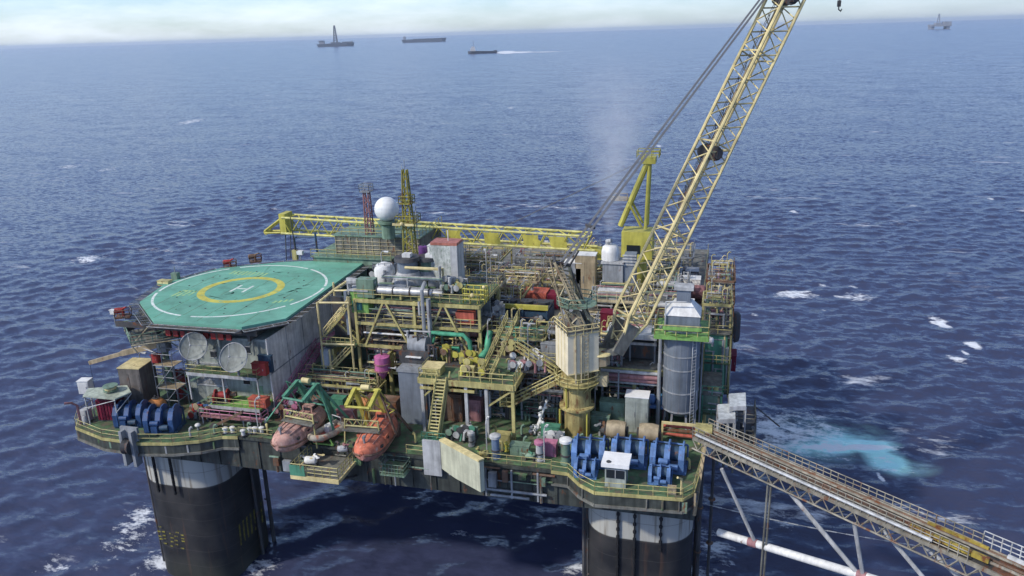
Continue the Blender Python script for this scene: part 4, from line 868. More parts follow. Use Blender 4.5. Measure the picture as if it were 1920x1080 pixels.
# ================================================================== PROCESS FRAME WITH V BRACES
PX0, PX1, PYF, PYB = -45.4, -28.4, 90.2, 99
PO = Vector((-37, 90, 27.2))
t = thing('process_module', 'tall faded yellow process frame with V shaped braces in the middle of the platform', 'process module', PO)
def q_(x, y, zz): return (x - PO.x, y - PO.y, zz - PO.z)
for x in (-45.4, -37.2, -28.5):
    for y in (PYF, PYB):
        m = MB(); m.beam(q_(x, y, 24.1), q_(x, y, 37.6), .34); P(t, 'column', m, YEL)
for zz, h in ((37.4, .45), (34.3, .35), (31.2, .4), (27.6, .4)):
    m = MB(); m.beam(q_(PX0, PYF - .18, zz), q_(PX1, PYF - .18, zz), .22, h); m.beam(q_(PX0, PYB, zz), q_(PX1, PYB, zz), .25, h)
    for x in (PX0, -37.2, PX1): m.beam(q_(x, PYF, zz), q_(x, PYB, zz), .25, h)
    P(t, 'floor_beam', m, YEL)
for x0, xm, x1, zb in ((-44.2, -41.4, -38.0, 31.4), (-36.2, -33.4, -30.2, 31.4)):
    m = MB(); m.beam(q_(x0, PYF - .3, zb), q_(xm, PYF - .3, 37.2), .24); P(t, 'v_brace', m, YEL); m = MB(); m.beam(q_(x1, PYF - .3, zb), q_(xm + .5, PYF - .3, 37.2), .24); P(t, 'v_brace', m, YEL)
for zz in (37.5, 34.3, 27.7):
    m = MB(); m.box(PX0 - PO.x, PX1 - PO.x, PYF + .2 - PO.y, PYB - PO.y, zz + .08 - PO.z, zz + .2 - PO.z); P(t, 'floor_plate', m, GALV if zz < 36 else DGREEN)
m = MB(); m.rail([q_(PX0, PYF, 37.75), q_(PX1, PYF, 37.75), q_(PX1, PYB, 37.75)], 1.1, .05, 1.3); m.rail([q_(PX0, PYF, 34.5), q_(PX1, PYF, 34.5)], 1.1, .05, 1.3); P(t, 'handrail', m, YEL)
for (cx, cz, r, ln, mat) in ((-41, 35.7, .75, 5, PIPEW), (-33, 35.8, .8, 4.4, GREY), (-42, 29.6, .9, 3.6, LGREY), (-31.5, 33.0, .55, 3.6, DPINK), (-40.8, 33.0, .5, 5, BROWN)):
    m = MB(); m.vessel(q_(cx, 92.5, cz), r, ln); P(t, 'vessel', m, mat)
rackpipes(t, (PX0 + .5 - PO.x, PX1 - .5 - PO.x, .8, 6, .9, 10), 46, 31, [YEL, LGREY, GREY, SAGE, BROWN, GREEN, PIPEW, DGREY], (.06, .17))
m = MB(); m.box(-1.6, .2, .35, .9, 7.2, 9.6); P(t, 'orange_panel', m, LRED) if False else None
m = MB(); m.box(5.2, 7.6, .6, 1.6, 7.6, 9.2); P(t, 'cabinet', m, LRED)
m = MB(); m.box(-8.0, -5.6, .2, 1.6, 10.6, 13.0); P(t, 'cabinet', m, SAGE)
rackpipes(t, (PX0 + .4 - PO.x, PX1 - .4 - PO.x, .15, 1.6, .7, 9.6), 48, 333, [YEL, LGREY, GREY, SAGE, CREAM, BROWN, PIPEW, TAN, DPINK], (.07, .16))
m = MB(); m.box(PX0 + .5 - PO.x, PX1 - .5 - PO.x, 6.4, 6.6, .6, 10); P(t, 'back_wall', m, GWALL)
# yellow stair bay at its side
SO = Vector((-47.8, 89.4, 27.2))
t = thing('stairway', 'pale yellow framed stair bay with inclined handrails beside the V braced frame', 'stairs', SO)
for x, y, h in ((-2.4, -.4, 10.0), (-2.4, 4.5, 11.2), (2.0, -.4, 11.0), (-1.4, -.3, 3.4)):
    m = MB(); m.bar((x, y, -.2), (x, y, h), .14, 6); P(t, 'post', m, CREAM)
m = MB(); m.tube([(-2.4, -.4, 9.8), (-1.2, 2.0, 10.9), (.2, 4.2, 11.8)], .16, 6); m.bar((-2.0, -.5, 10.0), (2.2, -.5, 10.2), .15, 6); m.bar((-1.0, 2, 10.9), (2.2, 2, 11.1), .13, 6); m.bar((-2.4, -.4, 4.2), (2.4, -.4, 4.4), .16, 6); P(t, 'top_rail', m, CREAM)
m = MB(); m.stairs((-2.0, .2, 5.2), (2.0, .6, 9.8), 1.0, (0, 1, 0)); P(t, 'flight', m, YEL); m = MB(); m.stairs((2.0, 1.8, 4.4), (-.5, 1.6, 6.6), 1.0, (0, 1, 0)); m.stairs((-1.6, .2, .2), (1.8, .3, 3.6), 1.0, (0, 1, 0)); P(t, 'flight', m, YEL)
m = MB(); m.stair_rail((-2.0, .2, 5.2), (2.0, .6, 9.8), 1.1, (0, 1, 0), .08); m.stair_rail((-1.6, .2, .2), (1.8, .3, 3.6), 1.1, (0, 1, 0), .06); P(t, 'handrail', m, CREAM)
m = MB(); m.box(-2.3, 2.4, -.3, 3.5, 3.9, 4.1); m.box(-5.0, 2.6, -.6, 3, -.15, .0); P(t, 'landing', m, DGREEN)
m = MB(); m.rail([(-2.3, -.35, 4.1), (2.4, -.35, 4.1)], 1.1, .05, .7); m.rail([(-5, -.6, 0), (2.6, -.6, 0)], 1.1, .06, 1.1); m.beam((-5, -.65, -.2), (4, -.65, -.2), .2, .45); P(t, 'landing_rail', m, YEL)
m = MB(); m.box(-1.9, 2.2, 2.6, 3.0, 4.2, 9.8); P(t, 'back_panel', m, DGREY)
for x in (-4.8, -2, 1.5): m = MB(); m.beam((x, -.4, -3.1), (x, -.4, -.4), .25); P(t, 'leg', m, YEL)
p = at(612, 668, y=89.6)
t = thing('storage_tank', 'small light grey upright tank beside the pale cladding wall and the stair bay', 'tank', (p.x, 89.8, 27.25))
m = MB(); m.lathe([(.5, .7), (.85, .75), (.85, 3.0), (.6, 3.2), (.1, 3.3)], (0, 0, 0), 16); P(t, 'shell', m, paint('bluish_tank_grey', (.42, .47, .52), dirt=.15)); m = MB()
for x in (-.5, .5): m.bar((x, -.3, 0), (x, -.3, .8), .09); m.bar((x, .3, 0), (x, .3, .8), .09)
P(t, 'leg', m, GREY); m = MB(); m.tube([(0, 0, 3.2), (0, 0, 3.7), (.7, 0, 3.7)], .1, 6); P(t, 'pipe', m, GREY)
p = at(718, 695, y=88.2)
t = thing('pressure_vessel', 'bright pink upright vessel at the foot of the V braced frame', 'vessel', (p.x, 88.2, 27.7))
PKV = paint('bright_pink_vessel', (.56, .16, .36), dirt=.2, rust=.08)
m = MB(); m.lathe([(.15, -.2), (.45, .2), (.8, 1.0), (.8, 1.1), (1.0, 1.15), (1.0, 2.9), (.7, 3.0), (.2, 3.1)], (0, 0, 0), 16); P(t, 'shell', m, PKV); m = MB(); m.lathe([(1.0, 1.9), (1.12, 1.92), (1.12, 2.05), (1.0, 2.07)], (0, 0, 0), 16); m.lathe([(.8, 1.0), (1.15, 1.02), (1.15, 1.12), (.8, 1.14)], (0, 0, 0), 16); P(t, 'flange', m, DPINK)
m = MB(); m.bar((.9, -.3, 1.5), (1.9, -.3, 1.5), .08, 6); m.ball((1.95, -.3, 1.55), .2, 8); P(t, 'outlet', m, LGREY); m = MB(); m.bar((0, 0, 3), (0, 0, 3.9), .12, 6); P(t, 'nozzle', m, BROWN)
# green pipe loop
t = thing('pipe_loop', 'bright green rectangular loop of thick pipe in front of the V braced frame', 'pipework', (-31.4, 88.4, 27.4))
o_ = Vector((-31.4, 88.4, 27.4))
def w_(px, py, y=88.4): return at(px, py, y=y) - o_
for pts, r in (([w_(806, 624), w_(868, 628), w_(880, 640), w_(884, 668)], .27), ([w_(806, 624), w_(806, 650), w_(812, 652), w_(860, 654), w_(862, 672)], .27), ([w_(815, 630), w_(811, 648)], .16)):
    m = MB(); m.tube(pts, r, 9); P(t, 'pipe', m, PGREEN)
m = MB(); m.tube([w_(862, 668), w_(884, 676), w_(900, 676), w_(914, 655, 90), w_(918, 620, 91)], .42, 10); P(t, 'pipe', m, PGREEN)
m = MB(); m.bar(w_(884, 660), w_(884, 684), .55, 10); P(t, 'fitting', m, SAGE)
# grey riser pipes in front of the frame
t = thing('riser_pipe', 'tall pair of grey vertical pipes running up the middle of the V braced frame', 'pipe', (-35.6, 89.2, 31.6))
m = MB(); m.tube([(0, 0, -.2), (0, 0, 8.0), (0, 1.2, 8.6)], .24, 9); P(t, 'pipe', m, GREY); m = MB(); m.bar((.75, .1, .3), (.75, .1, 6.8), .3, 9); P(t, 'pipe', m, DPINK if False else GREY); m = MB(); m.bar((-.5, 0, 4.6), (-.5, 0, 6.4), .16, 7); P(t, 'insulation', m, PIPEW)
# ================================================================== TOP OF THE PROCESS FRAME: COWLS, TOWER
TZ = 37.72
def cowl(lab, px, py, y, s, mats, capw):
    p = at(px, py, y=y); t = thing('exhaust_cowl', lab, 'exhaust cowl', (p.x, y, TZ), 0, 'exhaust cowls on the process frame')
    m = MB(); m.lathe([(2.2 * s, 0), (2.15 * s, .5), (1.25 * s, 2.0 * s)], (0, 0, 0), 22); P(t, 'skirt', m, mats[0])
    m = MB(); m.lathe([(1.2 * s, 2.0 * s), (1.2 * s, 3.3 * s)], (0, 0, 0), 22); P(t, 'neck', m, mats[1])
    m = MB(); m.lathe([(1.22 * s, 3.3 * s), (1.55 * s, 3.35 * s), (1.45 * s, 3.75 * s), (1.0 * s, 3.8 * s)], (0, 0, 0), 22); P(t, 'collar', m, DGREY)
    m = MB(); m.cbox((capw, -.4, 3.82 * s), (1.0 * s, .8 * s, .42 * s)); P(t, 'hatch', m, WHITE)
cowl('white conical exhaust cowl with dark collar, in front of the other cowl', 766, 522, 95.5, 1.15, (LGREY, BGREY), .2)
cowl('grey green conical exhaust cowl with dark collar beside the speckled white tower', 801, 516, 97.2, 1.05, (GREY, SAGE), .7)
p = at(722, 520, y=96)
t = thing('storage_tank', 'white domed tank next to the white exhaust cowl at the helideck side', 'tank', (p.x, 96, TZ - .3))
m = MB(); m.lathe([(1.35, 0), (1.4, .1), (1.4, 2.6), (1.1, 3.2), (.4, 3.5), (.05, 3.55)], (0, 0, 0), 20); P(t, 'shell', m, WHITE); m = MB(); m.bar((.6, -1.4, 0), (.6, -1.4, 2.8), .2, 7); m.rail([(-1.3, -.8, 2.7), (1.3, -.8, 2.7)], .9, .05, .8); P(t, 'pipe', m, GREY)
p = at(840, 545, y=97.5)
t = thing('cooling_tower', 'tall speckled white panel tower with red top edge behind the exhaust cowls', 'tower', (p.x, 97.8, 36.0))
m = MB(); m.box(-1.9, 1.0, -1.4, 1.4, 0, 7.4); P(t, 'panel', m, SPECK); m = MB(); m.box(1.003, 1.95, -1.45, 1.45, 0, 7.45); P(t, 'side_panel', m, LGREY)
m = MB(); m.box(-1.8, 1.9, -1.3, 1.3, 7.46, 7.8); P(t, 'top_grille', m, paint('weathered_red_lead', (.50, .19, .14), dirt=.3, rust=.1)); m = MB(); m.bar((.3, 0, 7.8), (.3, 0, 9.2), .08); P(t, 'aerial', m, WHITE)
cabinet('white_box', 'small white box on the roof between the purple drum and the speckled tower', 'cabinet', at(815, 468, y=99) - Vector((0, 0, 1.0)), (1.6, 1.2, 1.6), WHITE); bpy.data.objects['white_box'].name = 'equipment_box'
t = thing('plastic_drum', 'purple drum on the roof beside the small white box', 'drum', at(793, 470, y=99) - Vector((0, 0, .9)))
m = MB(); m.lathe([(.55, 0), (.6, .1), (.6, 1.5), (.4, 1.6)], (0, 0, 0), 14); P(t, 'shell', m, PURPLE); m = MB(); m.lathe([(.2, 1.6), (.2, 1.7)], (0, 0, 0), 8); P(t, 'cap', m, DGREY)
t = thing('steam_pipe', 'long white insulated horizontal pipe on top of the V braced frame', 'pipe', (-40, 90.6, 38.8))
m = MB(); m.bar((-2.3, 0, 0), (5.3, 0, 0), .5, 14); m.bar((5.3, 0, 0), (6.6, 0, -.1), .35, 12); P(t, 'pipe', m, PIPEW)
m = MB()
for x in (-2.2, 0, 2.3, 4.9): m.lathe([(.5, -.08), (.58, -.07), (.58, .07), (.5, .08)], (x, 0, 0), 14, 'x')
P(t, 'flange', m, DGREY); m = MB()
for x in (-1.5, 1, 3.5): m.box(x - .15, x + .15, -.3, .3, -1.1, -.45)
P(t, 'saddle', m, YEL)
t = thing('pipe_rack', 'white and silver pipes running in front of the exhaust cowls', 'pipework', (-40, 92.6, TZ))
m = MB(); m.tube([(-6.3, -1.8, .2), (-6.3, -1.8, 2.0), (-2.6, -1.8, 2.1)], .28, 9); P(t, 'pipe', m, LGREY)
m = MB(); m.tube([(-2.5, .2, 2.2), (5.6, .2, 2.2), (5.6, .2, 4.0)], .26, 9); P(t, 'pipe', m, PIPEW); m = MB(); m.tube([(.6, .8, 3.4), (5.8, .8, 3.4), (5.8, .8, .2)], .2, 8); P(t, 'pipe', m, CREAM)
m = MB(); m.box(-3.6, 1.0, -.6, .4, .1, 1.2); P(t, 'cooler_box', m, BGREY)
rackpipes(t, (-3, 6, -.4, 1.6, .1, 2.6), 12, 41, [GREY, SAGE, LGREY, DGREEN], (.06, .13))
t = thing('glazed_cabin', 'green framed cabin at the corner on top of the V braced frame beside the helideck', 'cabin', (-44.8, 90.9, 35.6)); t.name = 'control_cabin'
m = MB(); m.box(-1.2, 1.2, -.6, 1.6, 0, 3.0); P(t, 'wall', m, LGREEN); m = MB(); m.box(-1.0, .3, -.66, -.603, .4, 1.6); P(t, 'window', m, paint('teal_pane', (.06, .2, .2), rough=.2, dirt=.1)); m = MB(); m.box(-1.6, 1.4, -.8, 1.8, 3.003, 3.2); P(t, 'roof', m, LGREY); m = MB(); m.beam((-1.7, -.9, -3), (-1.7, -.9, 3), .4); P(t, 'corner_post', m, BGREY)
t = thing('lamp_bracket', 'yellow lamp frame on the corner of the V braced frame by the pipes', 'lamp', (-29.2, 91.2, TZ)); t.name = 'lighting_frame'
m = MB(); m.rail([(-1.4, -.8, 0), (1.4, -.8, 0), (1.4, .8, 0), (-1.4, .8, 0)], 1.9, .08, .9, True, 3); P(t, 'frame', m, BYEL); m = MB(); m.ball((-.2, -.8, 1.1), .3, 10); m.ball((1.3, -.6, 2.2), .22, 8); P(t, 'lamp', m, CREAM)
# ================================================================== BEHIND THE HELIDECK
t = thing('deck_house', 'greenish stepped deck house with mesh sides behind the helideck below the white dome', 'building', (-53, 113, 31))
m = MB(); m.box(-8.6, 4.5, -3.5, 8, 0, 6.2); P(t, 'lower_wall', m, SAGE); m = MB(); m.box(-5.2, 8.8, -2, 8, 6.25, 9.4); P(t, 'upper_wall', m, GALV)
m = MB(); m.prism([(-8.9, -3.8), (4.8, -3.8), (4.8, -2.02), (-5.3, -2.02), (-5.3, 8.3), (-8.9, 8.3)], 6.2, 6.4); P(t, 'roof', m, SAGE); m = MB(); m.box(-5.5, 9.1, -2.3, 8.3, 9.42, 9.6); P(t, 'roof', m, SAGE)
m = MB(); m.rail([(-8.8, -3.7, 6.4), (4.7, -3.7, 6.4)], 1.1, .05, 1.4); m.rail([(-5.4, -2.2, 9.6), (9, -2.2, 9.6), (9, 8, 9.6)], 1.1, .05, 1.4); P(t, 'handrail', m, YEL)
for x in (-7.6, -5.0, -2.4, .4): m = MB(); m.box(x, x + 1.1, -3.56, -3.503, 3.6, 4.8); P(t, 'window', m, GLASSM)
m = MB()
for k in range(12): m.bar((-5.2 + k * 1.25, -2.06, 6.45), (-5.2 + k * 1.25, -2.06, 9.4), .07, 4)
for k in range(5): m.bar((-5.2, -2.08, 6.8 + k * .6), (8.8, -2.08, 6.8 + k * .6), .05, 4)
P(t, 'mesh_frame', m, CREAMR)
m = MB(); m.stairs((-8.4, -3.0, .2), (-4.2, -3.0, 6.3), 1.2, (0, 1, 0)) if False else m.box(5.0, 8.6, -3.2, -2.05, .2, 6.1); P(t, 'annex', m, GREY)
t = thing('access_gate', 'dark steel gate frame standing at the back of the helideck', 'gate', at(572, 487, z=HZ) + Vector((0, 1.2, -.2)))
m = MB(); m.bar((-2.2, 0, 0), (-2.2, 0, 3.6), .15, 6); m.bar((1.6, 0, 0), (1.6, 0, 4.4), .17, 6); m.bar((-2.2, 0, 3.5), (1.6, 0, 3.7), .13, 6); P(t, 'frame', m, TEALB)
t = thing('windsock_mast', 'thin dark pole with a small white lamp at the back edge of the helideck', 'pole', at(548, 488, z=HZ) + Vector((0, 1.4, -.3)))
m = MB(); m.bar((0, 0, 0), (-.3, 0, 7.0), .13, 6, .07); P(t, 'pole', m, DGREY); m = MB(); m.box(-.6, .2, -.3, .3, 0, 1.6); P(t, 'cabinet', m, YEL)
t = thing('floodlight', 'white floodlight behind the helideck beside the dark gate frame', 'floodlight', at(558, 487, z=HZ) + Vector((0, 1.0, 0)))
m = MB(); m.bar((0, 0, -.4), (0, 0, .9), .09); P(t, 'post', m, GREY); m = MB(); m.box(-.5, .5, -.3, .3, .6, 1.2); P(t, 'lamp', m, WHITE)
p = at(725, 392, y=110)
t = thing('radome', 'big white spherical radome above the yellow crane boom', 'radome', (p.x, 110, 40.6))
m = MB(); m.ball((0, 0, p.z - 40.6), 1.85, 32); P(t, 'dome', m, RADOME); m = MB(); m.lathe([(1.0, 0), (1.0, p.z - 40.6 - 2.4), (1.5, p.z - 40.6 - 2.1), (1.5, p.z - 40.6 - 1.75)], (0, 0, 0), 20); P(t, 'pedestal', m, SAGE)
m = MB()
for k in range(6): m.ring((0, 0), 1.86 * math.cos(-.9 + k * .36), 1.87 * math.cos(-.9 + k * .36) + .006, p.z - 40.6 + 1.86 * math.sin(-.9 + k * .36), 32)
P(t, 'seam', m, LGREY)
def mast(nm, lab, loc_, h, w0, w1, r, mats, bays, plats):
    t = thing(nm, lab, 'mast', loc_)
    c0 = [Vector((sx * w0, sy * w0, 0)) for sx, sy in ((-1, -1), (1, -1), (1, 1), (-1, 1))]; c1 = [Vector((q.x * w1 / w0, q.y * w1 / w0, h)) for q in c0]
    for a_, b_ in zip(c0, c1): m = MB(); m.bar(a_, b_, r, 5); P(t, 'leg', m, mats[0])
    m = MB()
    for i in range(4): m.lattice((c0[i], c1[i]), (c0[(i + 1) % 4], c1[(i + 1) % 4]), bays, r * .6)
    P(t, 'lattice', m, mats[0])
    for zz, s in plats:
        m = MB(); m.box(-s, s, -s, s, zz, zz + .15); m.rail([(-s, -s, zz + .15), (s, -s, zz + .15), (s, s, zz + .15), (-s, s, zz + .15)], 1.0, .06, 1, True); P(t, 'platform', m, mats[1])
    return t
OLIVE = paint('olive_yellow_mast', (.36, .33, .06), dirt=.35, rust=.35)
p = at(768, 455, y=106); tp = at(764, 318, y=106)
t = mast('antenna_mast', 'tall olive yellow lattice mast with platforms beside the white dome', (p.x, 106, 37.5), tp.z - 37.5, .85, .3, .12, (OLIVE, OLIVE), 14, ((6.6, 1.4), (9.4, .9)))
m = MB(); hh = tp.z - 37.5
m.bar((0, 0, hh), (0, 0, hh + 1.4), .05, 4); m.bar((-.4, 0, hh), (-.4, 0, hh + .7), .04, 4); m.bar((-1.6, 0, 9.5), (1.6, 0, 9.5), .06, 4); m.bar((1.3, 0, 4.2), (1.3, 0, 9), .08, 4); P(t, 'antenna', m, LGREY)
m = MB(); m.box(-1.9, 1.4, -1.45, -1.3, 6.4, 6.75); m.ball((-.4, -1.5, 6.7), .3, 8); P(t, 'lamp', m, CREAM)
p = at(692, 420, y=112); tp = at(692, 357, y=112)
mast('antenna_mast', 'short dull red and white lattice mast seaward of the white dome', (p.x, 112, 40.5), tp.z - 40.5, .5, .38, .11, (paint('faded_red_mast', (.33, .16, .16), dirt=.3), GREY), 9, ((tp.z - 40.7, .8),))
# ================================================================== YELLOW CRANE AT THE BACK WITH ITS BOOM AT REST
y2 = 119.0; base2 = at(1192, 480, y=y2)
t = thing('pedestal_crane', 'yellow pedestal crane at the far side with its boom lying level across the platform', 'crane', (base2.x, y2, 31))
o_ = Vector((base2.x, y2, 31)); bz = base2.z - 31
m = MB(); m.lathe([(1.7, 0), (1.7, bz - .6), (2.3, bz - .4), (2.3, bz)], (0, 0, 0), 20); P(t, 'pedestal', m, BYEL)
def c2(px, py, y=y2): return at(px, py, y=y) - o_
ap = c2(1216, 300)
m = MB(); m.box(-2.0, 2.6, -1.9, 1.9, bz, bz + 4.2); P(t, 'machinery_house', m, BYEL)
m = MB(); m.box(-1.2, .8, -2.0, -1.903, bz + .9, bz + 2.2); P(t, 'window', m, GLASSM)
m = MB()
for dy in (-1.3, 1.3): m.bar(c2(1165, 420) + Vector((0, dy, 0)), ap + Vector((0, dy * .5, 0)), .42, 8)
P(t, 'gantry_leg', m, BYEL)
m = MB()
for dy in (-1.3, 1.3): m.bar(c2(1212, 425) + Vector((0, dy, 0)), ap + Vector((.2, dy * .5, 0)), .27, 8); m.bar(c2(1180, 375) + Vector((0, dy, 0)), c2(1204, 422) + Vector((0, dy, 0)), .2, 6)
P(t, 'gantry_leg', m, BYEL)
m = MB(); q = c2(1216, 300); m.box(q.x - 1.0, q.x + 1.1, q.y - 1.2, q.y + 1.2, q.z - .4, q.z + .5); m.rail([(q.x - 1.6, q.y - 1.3, q.z + .5), (q.x + 1.6, q.y - 1.3, q.z + .5), (q.x + 1.6, q.y + 1.3, q.z + .5), (q.x - 1.6, q.y + 1.3, q.z + .5)], 1.0, .06, 1.2, True); P(t, 'gantry_head', m, BYEL)
m = MB(); q = c2(1163, 372); m.box(q.x - 1.2, q.x + 1.2, q.y - 1.2, q.y + 1.2, q.z - .15, q.z); m.rail([(q.x - 1.2, q.y - 1.2, q.z), (q.x + 1.2, q.y - 1.2, q.z)], 1.0, .06, 1); m.bar(q + Vector((1.0, 0, 0)), c2(1185, 385), .1, 5); P(t, 'gantry_platform', m, TAN)
m = MB(); m.tube([c2(1105, 445), c2(1100, 460), c2(1122, 462), c2(1135, 462)], .3, 6) if False else m.box(c2(1100, 455).x, c2(1135, 455).x, -1.2, 1.2, bz - .5, bz + 1.0); P(t, 'boom_foot', m, BYEL)
# boom
yb = y2 - 1.0
TL, TR, BL, BR = at(535, 405, y=yb) - o_, at(1108, 440, y=yb) - o_, at(535, 434, y=yb) - o_, at(1118, 466, y=yb) - o_
half = 1.25
bm = MB()
for dy in (-half, half):
    v = Vector((0, dy, 0)); bm.lattice((TL + v, TR + v), (BL + v, BR + v), 30, .1)
bm.lattice((TL + Vector((0, -half, 0)), TR + Vector((0, -half, 0))), (TL + Vector((0, half, 0)), TR + Vector((0, half, 0))), 30, .1)
bm.lattice((BL + Vector((0, -half, 0)), BR + Vector((0, -half, 0))), (BL + Vector((0, half, 0)), BR + Vector((0, half, 0))), 30, .09)
boom2 = P(t, 'boom', bm, BYEL)
for a_, b_ in ((TL, TR), (BL, BR)):
    for dy in (-half, half): m = MB(); m.bar(a_ + Vector((0, dy, 0)), b_ + Vector((0, dy, 0)), .2, 7); P(boom2, 'chord', m, paint('pale_yellow_chord', (.72, .68, .24), dirt=.2, rust=.15))
m = MB(); tip0 = c2(502, 434, yb)
for dy in (-.8, .8): m.bar(TL + Vector((0, dy, 0)), tip0 + Vector((0, dy, .3)), .2, 6); m.bar(BL + Vector((0, dy, 0)), tip0 + Vector((0, dy, -.1)), .18, 6)
m.box(TL.x - .5, TL.x + .6, TL.y - 1.3, TL.y + 1.3, BL.z - .2, TL.z + .6); m.cyl((tip0.x, tip0.y - .6, tip0.z), .45, 1.2, 12, 'y'); P(boom2, 'jib_head', m, BYEL)
for u in (.58, .70, .82, .9):
    a_ = TL.lerp(TR, u); b_ = BL.lerp(BR, u); m = MB()
    for dy in (-half - .05,): m.add([(a_.x - 1.2, a_.y + dy, a_.z - .3), (a_.x + 1.3, a_.y + dy, a_.z - .3), (b_.x + .6, b_.y + dy, b_.z + .4), (b_.x - 1.5, b_.y + dy, b_.z + .3)], [(0, 1, 2, 3)]); m.box(b_.x - 1.2, b_.x + 1.0, b_.y + dy - .03, b_.y + dy + .05, b_.z + .2, (a_.z + b_.z) / 2)
    P(boom2, 'web_plate', m, BYEL)
m = MB(); m.bar(c2(535, 436, yb), c2(537, 490, yb), .1, 5); m.bar(c2(545, 436, yb), c2(545, 484, yb), .09, 5); P(t, 'hanging_rope', m, CABLE)
m = MB()
for dy in (-.5, .5): m.bar(ap + Vector((0, dy, .3)), TL.lerp(TR, .72) + Vector((0, dy, 0)), .035, 4)
P(t, 'pendant_rope', m, CABLE)
# ================================================================== BIG CREAM CRANE IN FRONT
cx, cy = -15.25, 85.2
t = thing('pedestal_crane', 'tall cream lattice boom crane with pale octagonal machinery house on an ochre pedestal', 'crane', (cx, cy, ZD))
o_ = Vector((cx, cy, ZD)); AZ = R(33)
pd = MB(); pd.lathe([(1.55, .05), (1.55, 3.4), (2.1, 3.5), (2.1, 3.75), (1.62, 3.9), (1.62, 6.2), (2.35, 6.9), (2.35, 7.15), (1.7, 7.4), (1.7, 9.6)], (0, 0, 0), 28); P(t, 'pedestal', pd, PED)
m = MB(); m.ring((0, 0), 1.7, 2.7, 6.9, 28)
for zz, r_ in ((6.9, 2.7),):
    pts = [(r_ * math.cos(2 * PI * k / 14), r_ * math.sin(2 * PI * k / 14), zz) for k in range(14)]; m.rail(pts, 1.1, .05, 1.5, True)
    for k in range(14): m.bar((1.65 * math.cos(2 * PI * k / 14), 1.65 * math.sin(2 * PI * k / 14), zz - 1.1), pts[k], .06, 4)
P(t, 'access_ring', m, YEL)
m = MB(); m.bar((-1.9, -.9, .1), (-1.9, -.9, 3.3), .14, 6); m.bar((1.4, -1.4, .1), (1.4, -1.4, 3.3), .1, 6); m.bar((-1.0, -1.6, 3.8), (-1.0, -1.6, 6.5), .09, 6); P(t, 'riser', m, BYEL)
def rot(v, a=AZ): return Vector((v[0] * math.cos(a) - v[1] * math.sin(a), v[0] * math.sin(a) + v[1] * math.cos(a), v[2]))
def hs(x, y, zz): return rot((x, y, zz))
m = MB(); m.prism([tuple(rot((x, y, 0))[:2]) for x, y in ((-1.9, -1.9), (1.9, -1.9), (1.9, 1.9), (-1.9, 1.9))], 8.4, 13.5); P(t, 'machinery_house', m, HOUSE, 'pale cream panelled machinery house')
m = MB()
for k in range(3): m.beam(hs(-1.92, -1.0 + k * 1.0, 8.5), hs(-1.92, -1.0 + k * 1.0, 13.4), .05, .05)
for zz in (8.5, 13.3): m.beam(hs(-1.95, -1.95, zz), hs(1.95, -1.95, zz), .1, .1)
P(t, 'wall_rib', m, CREAM)
m = MB(); m.bar(hs(-1.0, -2.0, 7.4), hs(-1.0, -2.0, 13.2), .12, 5); m.bar(hs(-.3, -2.0, 7.4), hs(-.3, -2.0, 13.2), .1, 5); m.ladder(hs(.3, -2.02, 7.8), hs(.3, -2.02, 13.4), .5, rot((1, 0, 0)), .05); P(t, 'ladder', m, CREAMR)
m = MB(); m.prism([tuple(rot((x, y, 0))[:2]) for x, y in ((-2.0, -2.0), (2.0, -2.0), (2.0, 2.0), (-2.0, 2.0))], 13.51, 13.62); P(t, 'roof', m, GALV)
m = MB(); m.rail([hs(-2, -2, 13.35), hs(2, -2, 13.35), hs(2, 2, 13.35), hs(-2, 2, 13.35)], 1.0, .06, 1.0, True); P(t, 'roof_rail', m, CREAM)
m = MB(); m.lathe([(.3, -1.2), (.9, -1.18), (.9, -1.0), (.55, -.98), (.55, .98), (.9, 1.0), (.9, 1.18), (.3, 1.2)], (0, 0, 14.2), 16, 'y'); m.box(-1.5, -.6, -.8, .8, 13.36, 14.4); P(t, 'hoist_drum', m, GALV)
# gantry: backward leaning brown lattice frame, open to a V at its head
gl = []
for s in (-1, 1):
    m = MB(); foot, head = hs(.6, s * 1.5, 13.5), o_ * 0 + (at(1066 + s * 14 - 12, 492 + (s > 0) * 6, y=cy + s * 1.0) - o_); gl.append((foot, head)); m.beam(foot, head, .34, .3); foot2 = hs(1.9, s * 1.5, 13.3); m.beam(foot2, head, .26, .24); P(t, 'gantry_leg', m, CREAMR)
m = MB(); f0, h0 = gl[0]; f1, h1 = gl[1]
q0, q1 = hs(-.9, -1.3, 13.6), hs(-.9, 1.3, 13.6); r0, r1 = h0 + Vector((-.9, .3, -1.2)), h1 + Vector((.5, .6, -1.2))
for A_, B_ in (((f0, h0), (f1, h1)), ((q0, r0), (q1, r1)), ((f0, h0), (q0, r0)), ((f1, h1), (q1, r1))): m.lattice(A_, B_, 9, .1); m.bar(A_[0], A_[1], .13, 5); m.bar(B_[0], B_[1], .13, 5)
for u in (.3, .6, .9): m.bar(f0.lerp(h0, u), f1.lerp(h1, u), .1, 5); m.bar(q0.lerp(r0, u), q1.lerp(r1, u), .1, 5)
P(t, 'gantry_lattice', m, CREAMR)
m = MB(); m.ladder(hs(.2, -1.9, 13.6), h0 + Vector((.5, -.4, 0)), .5, (1, 0, 0), .05); m.bar(hs(1.5, -1.7, 13.6), h1 + Vector((1.0, -.3, -2)), .09, 5); m.bar(hs(-1.6, -.6, 13.6), h0 + Vector((-.6, 0, .5)), .09, 5); P(t, 'gantry_ladder', m, TAN)
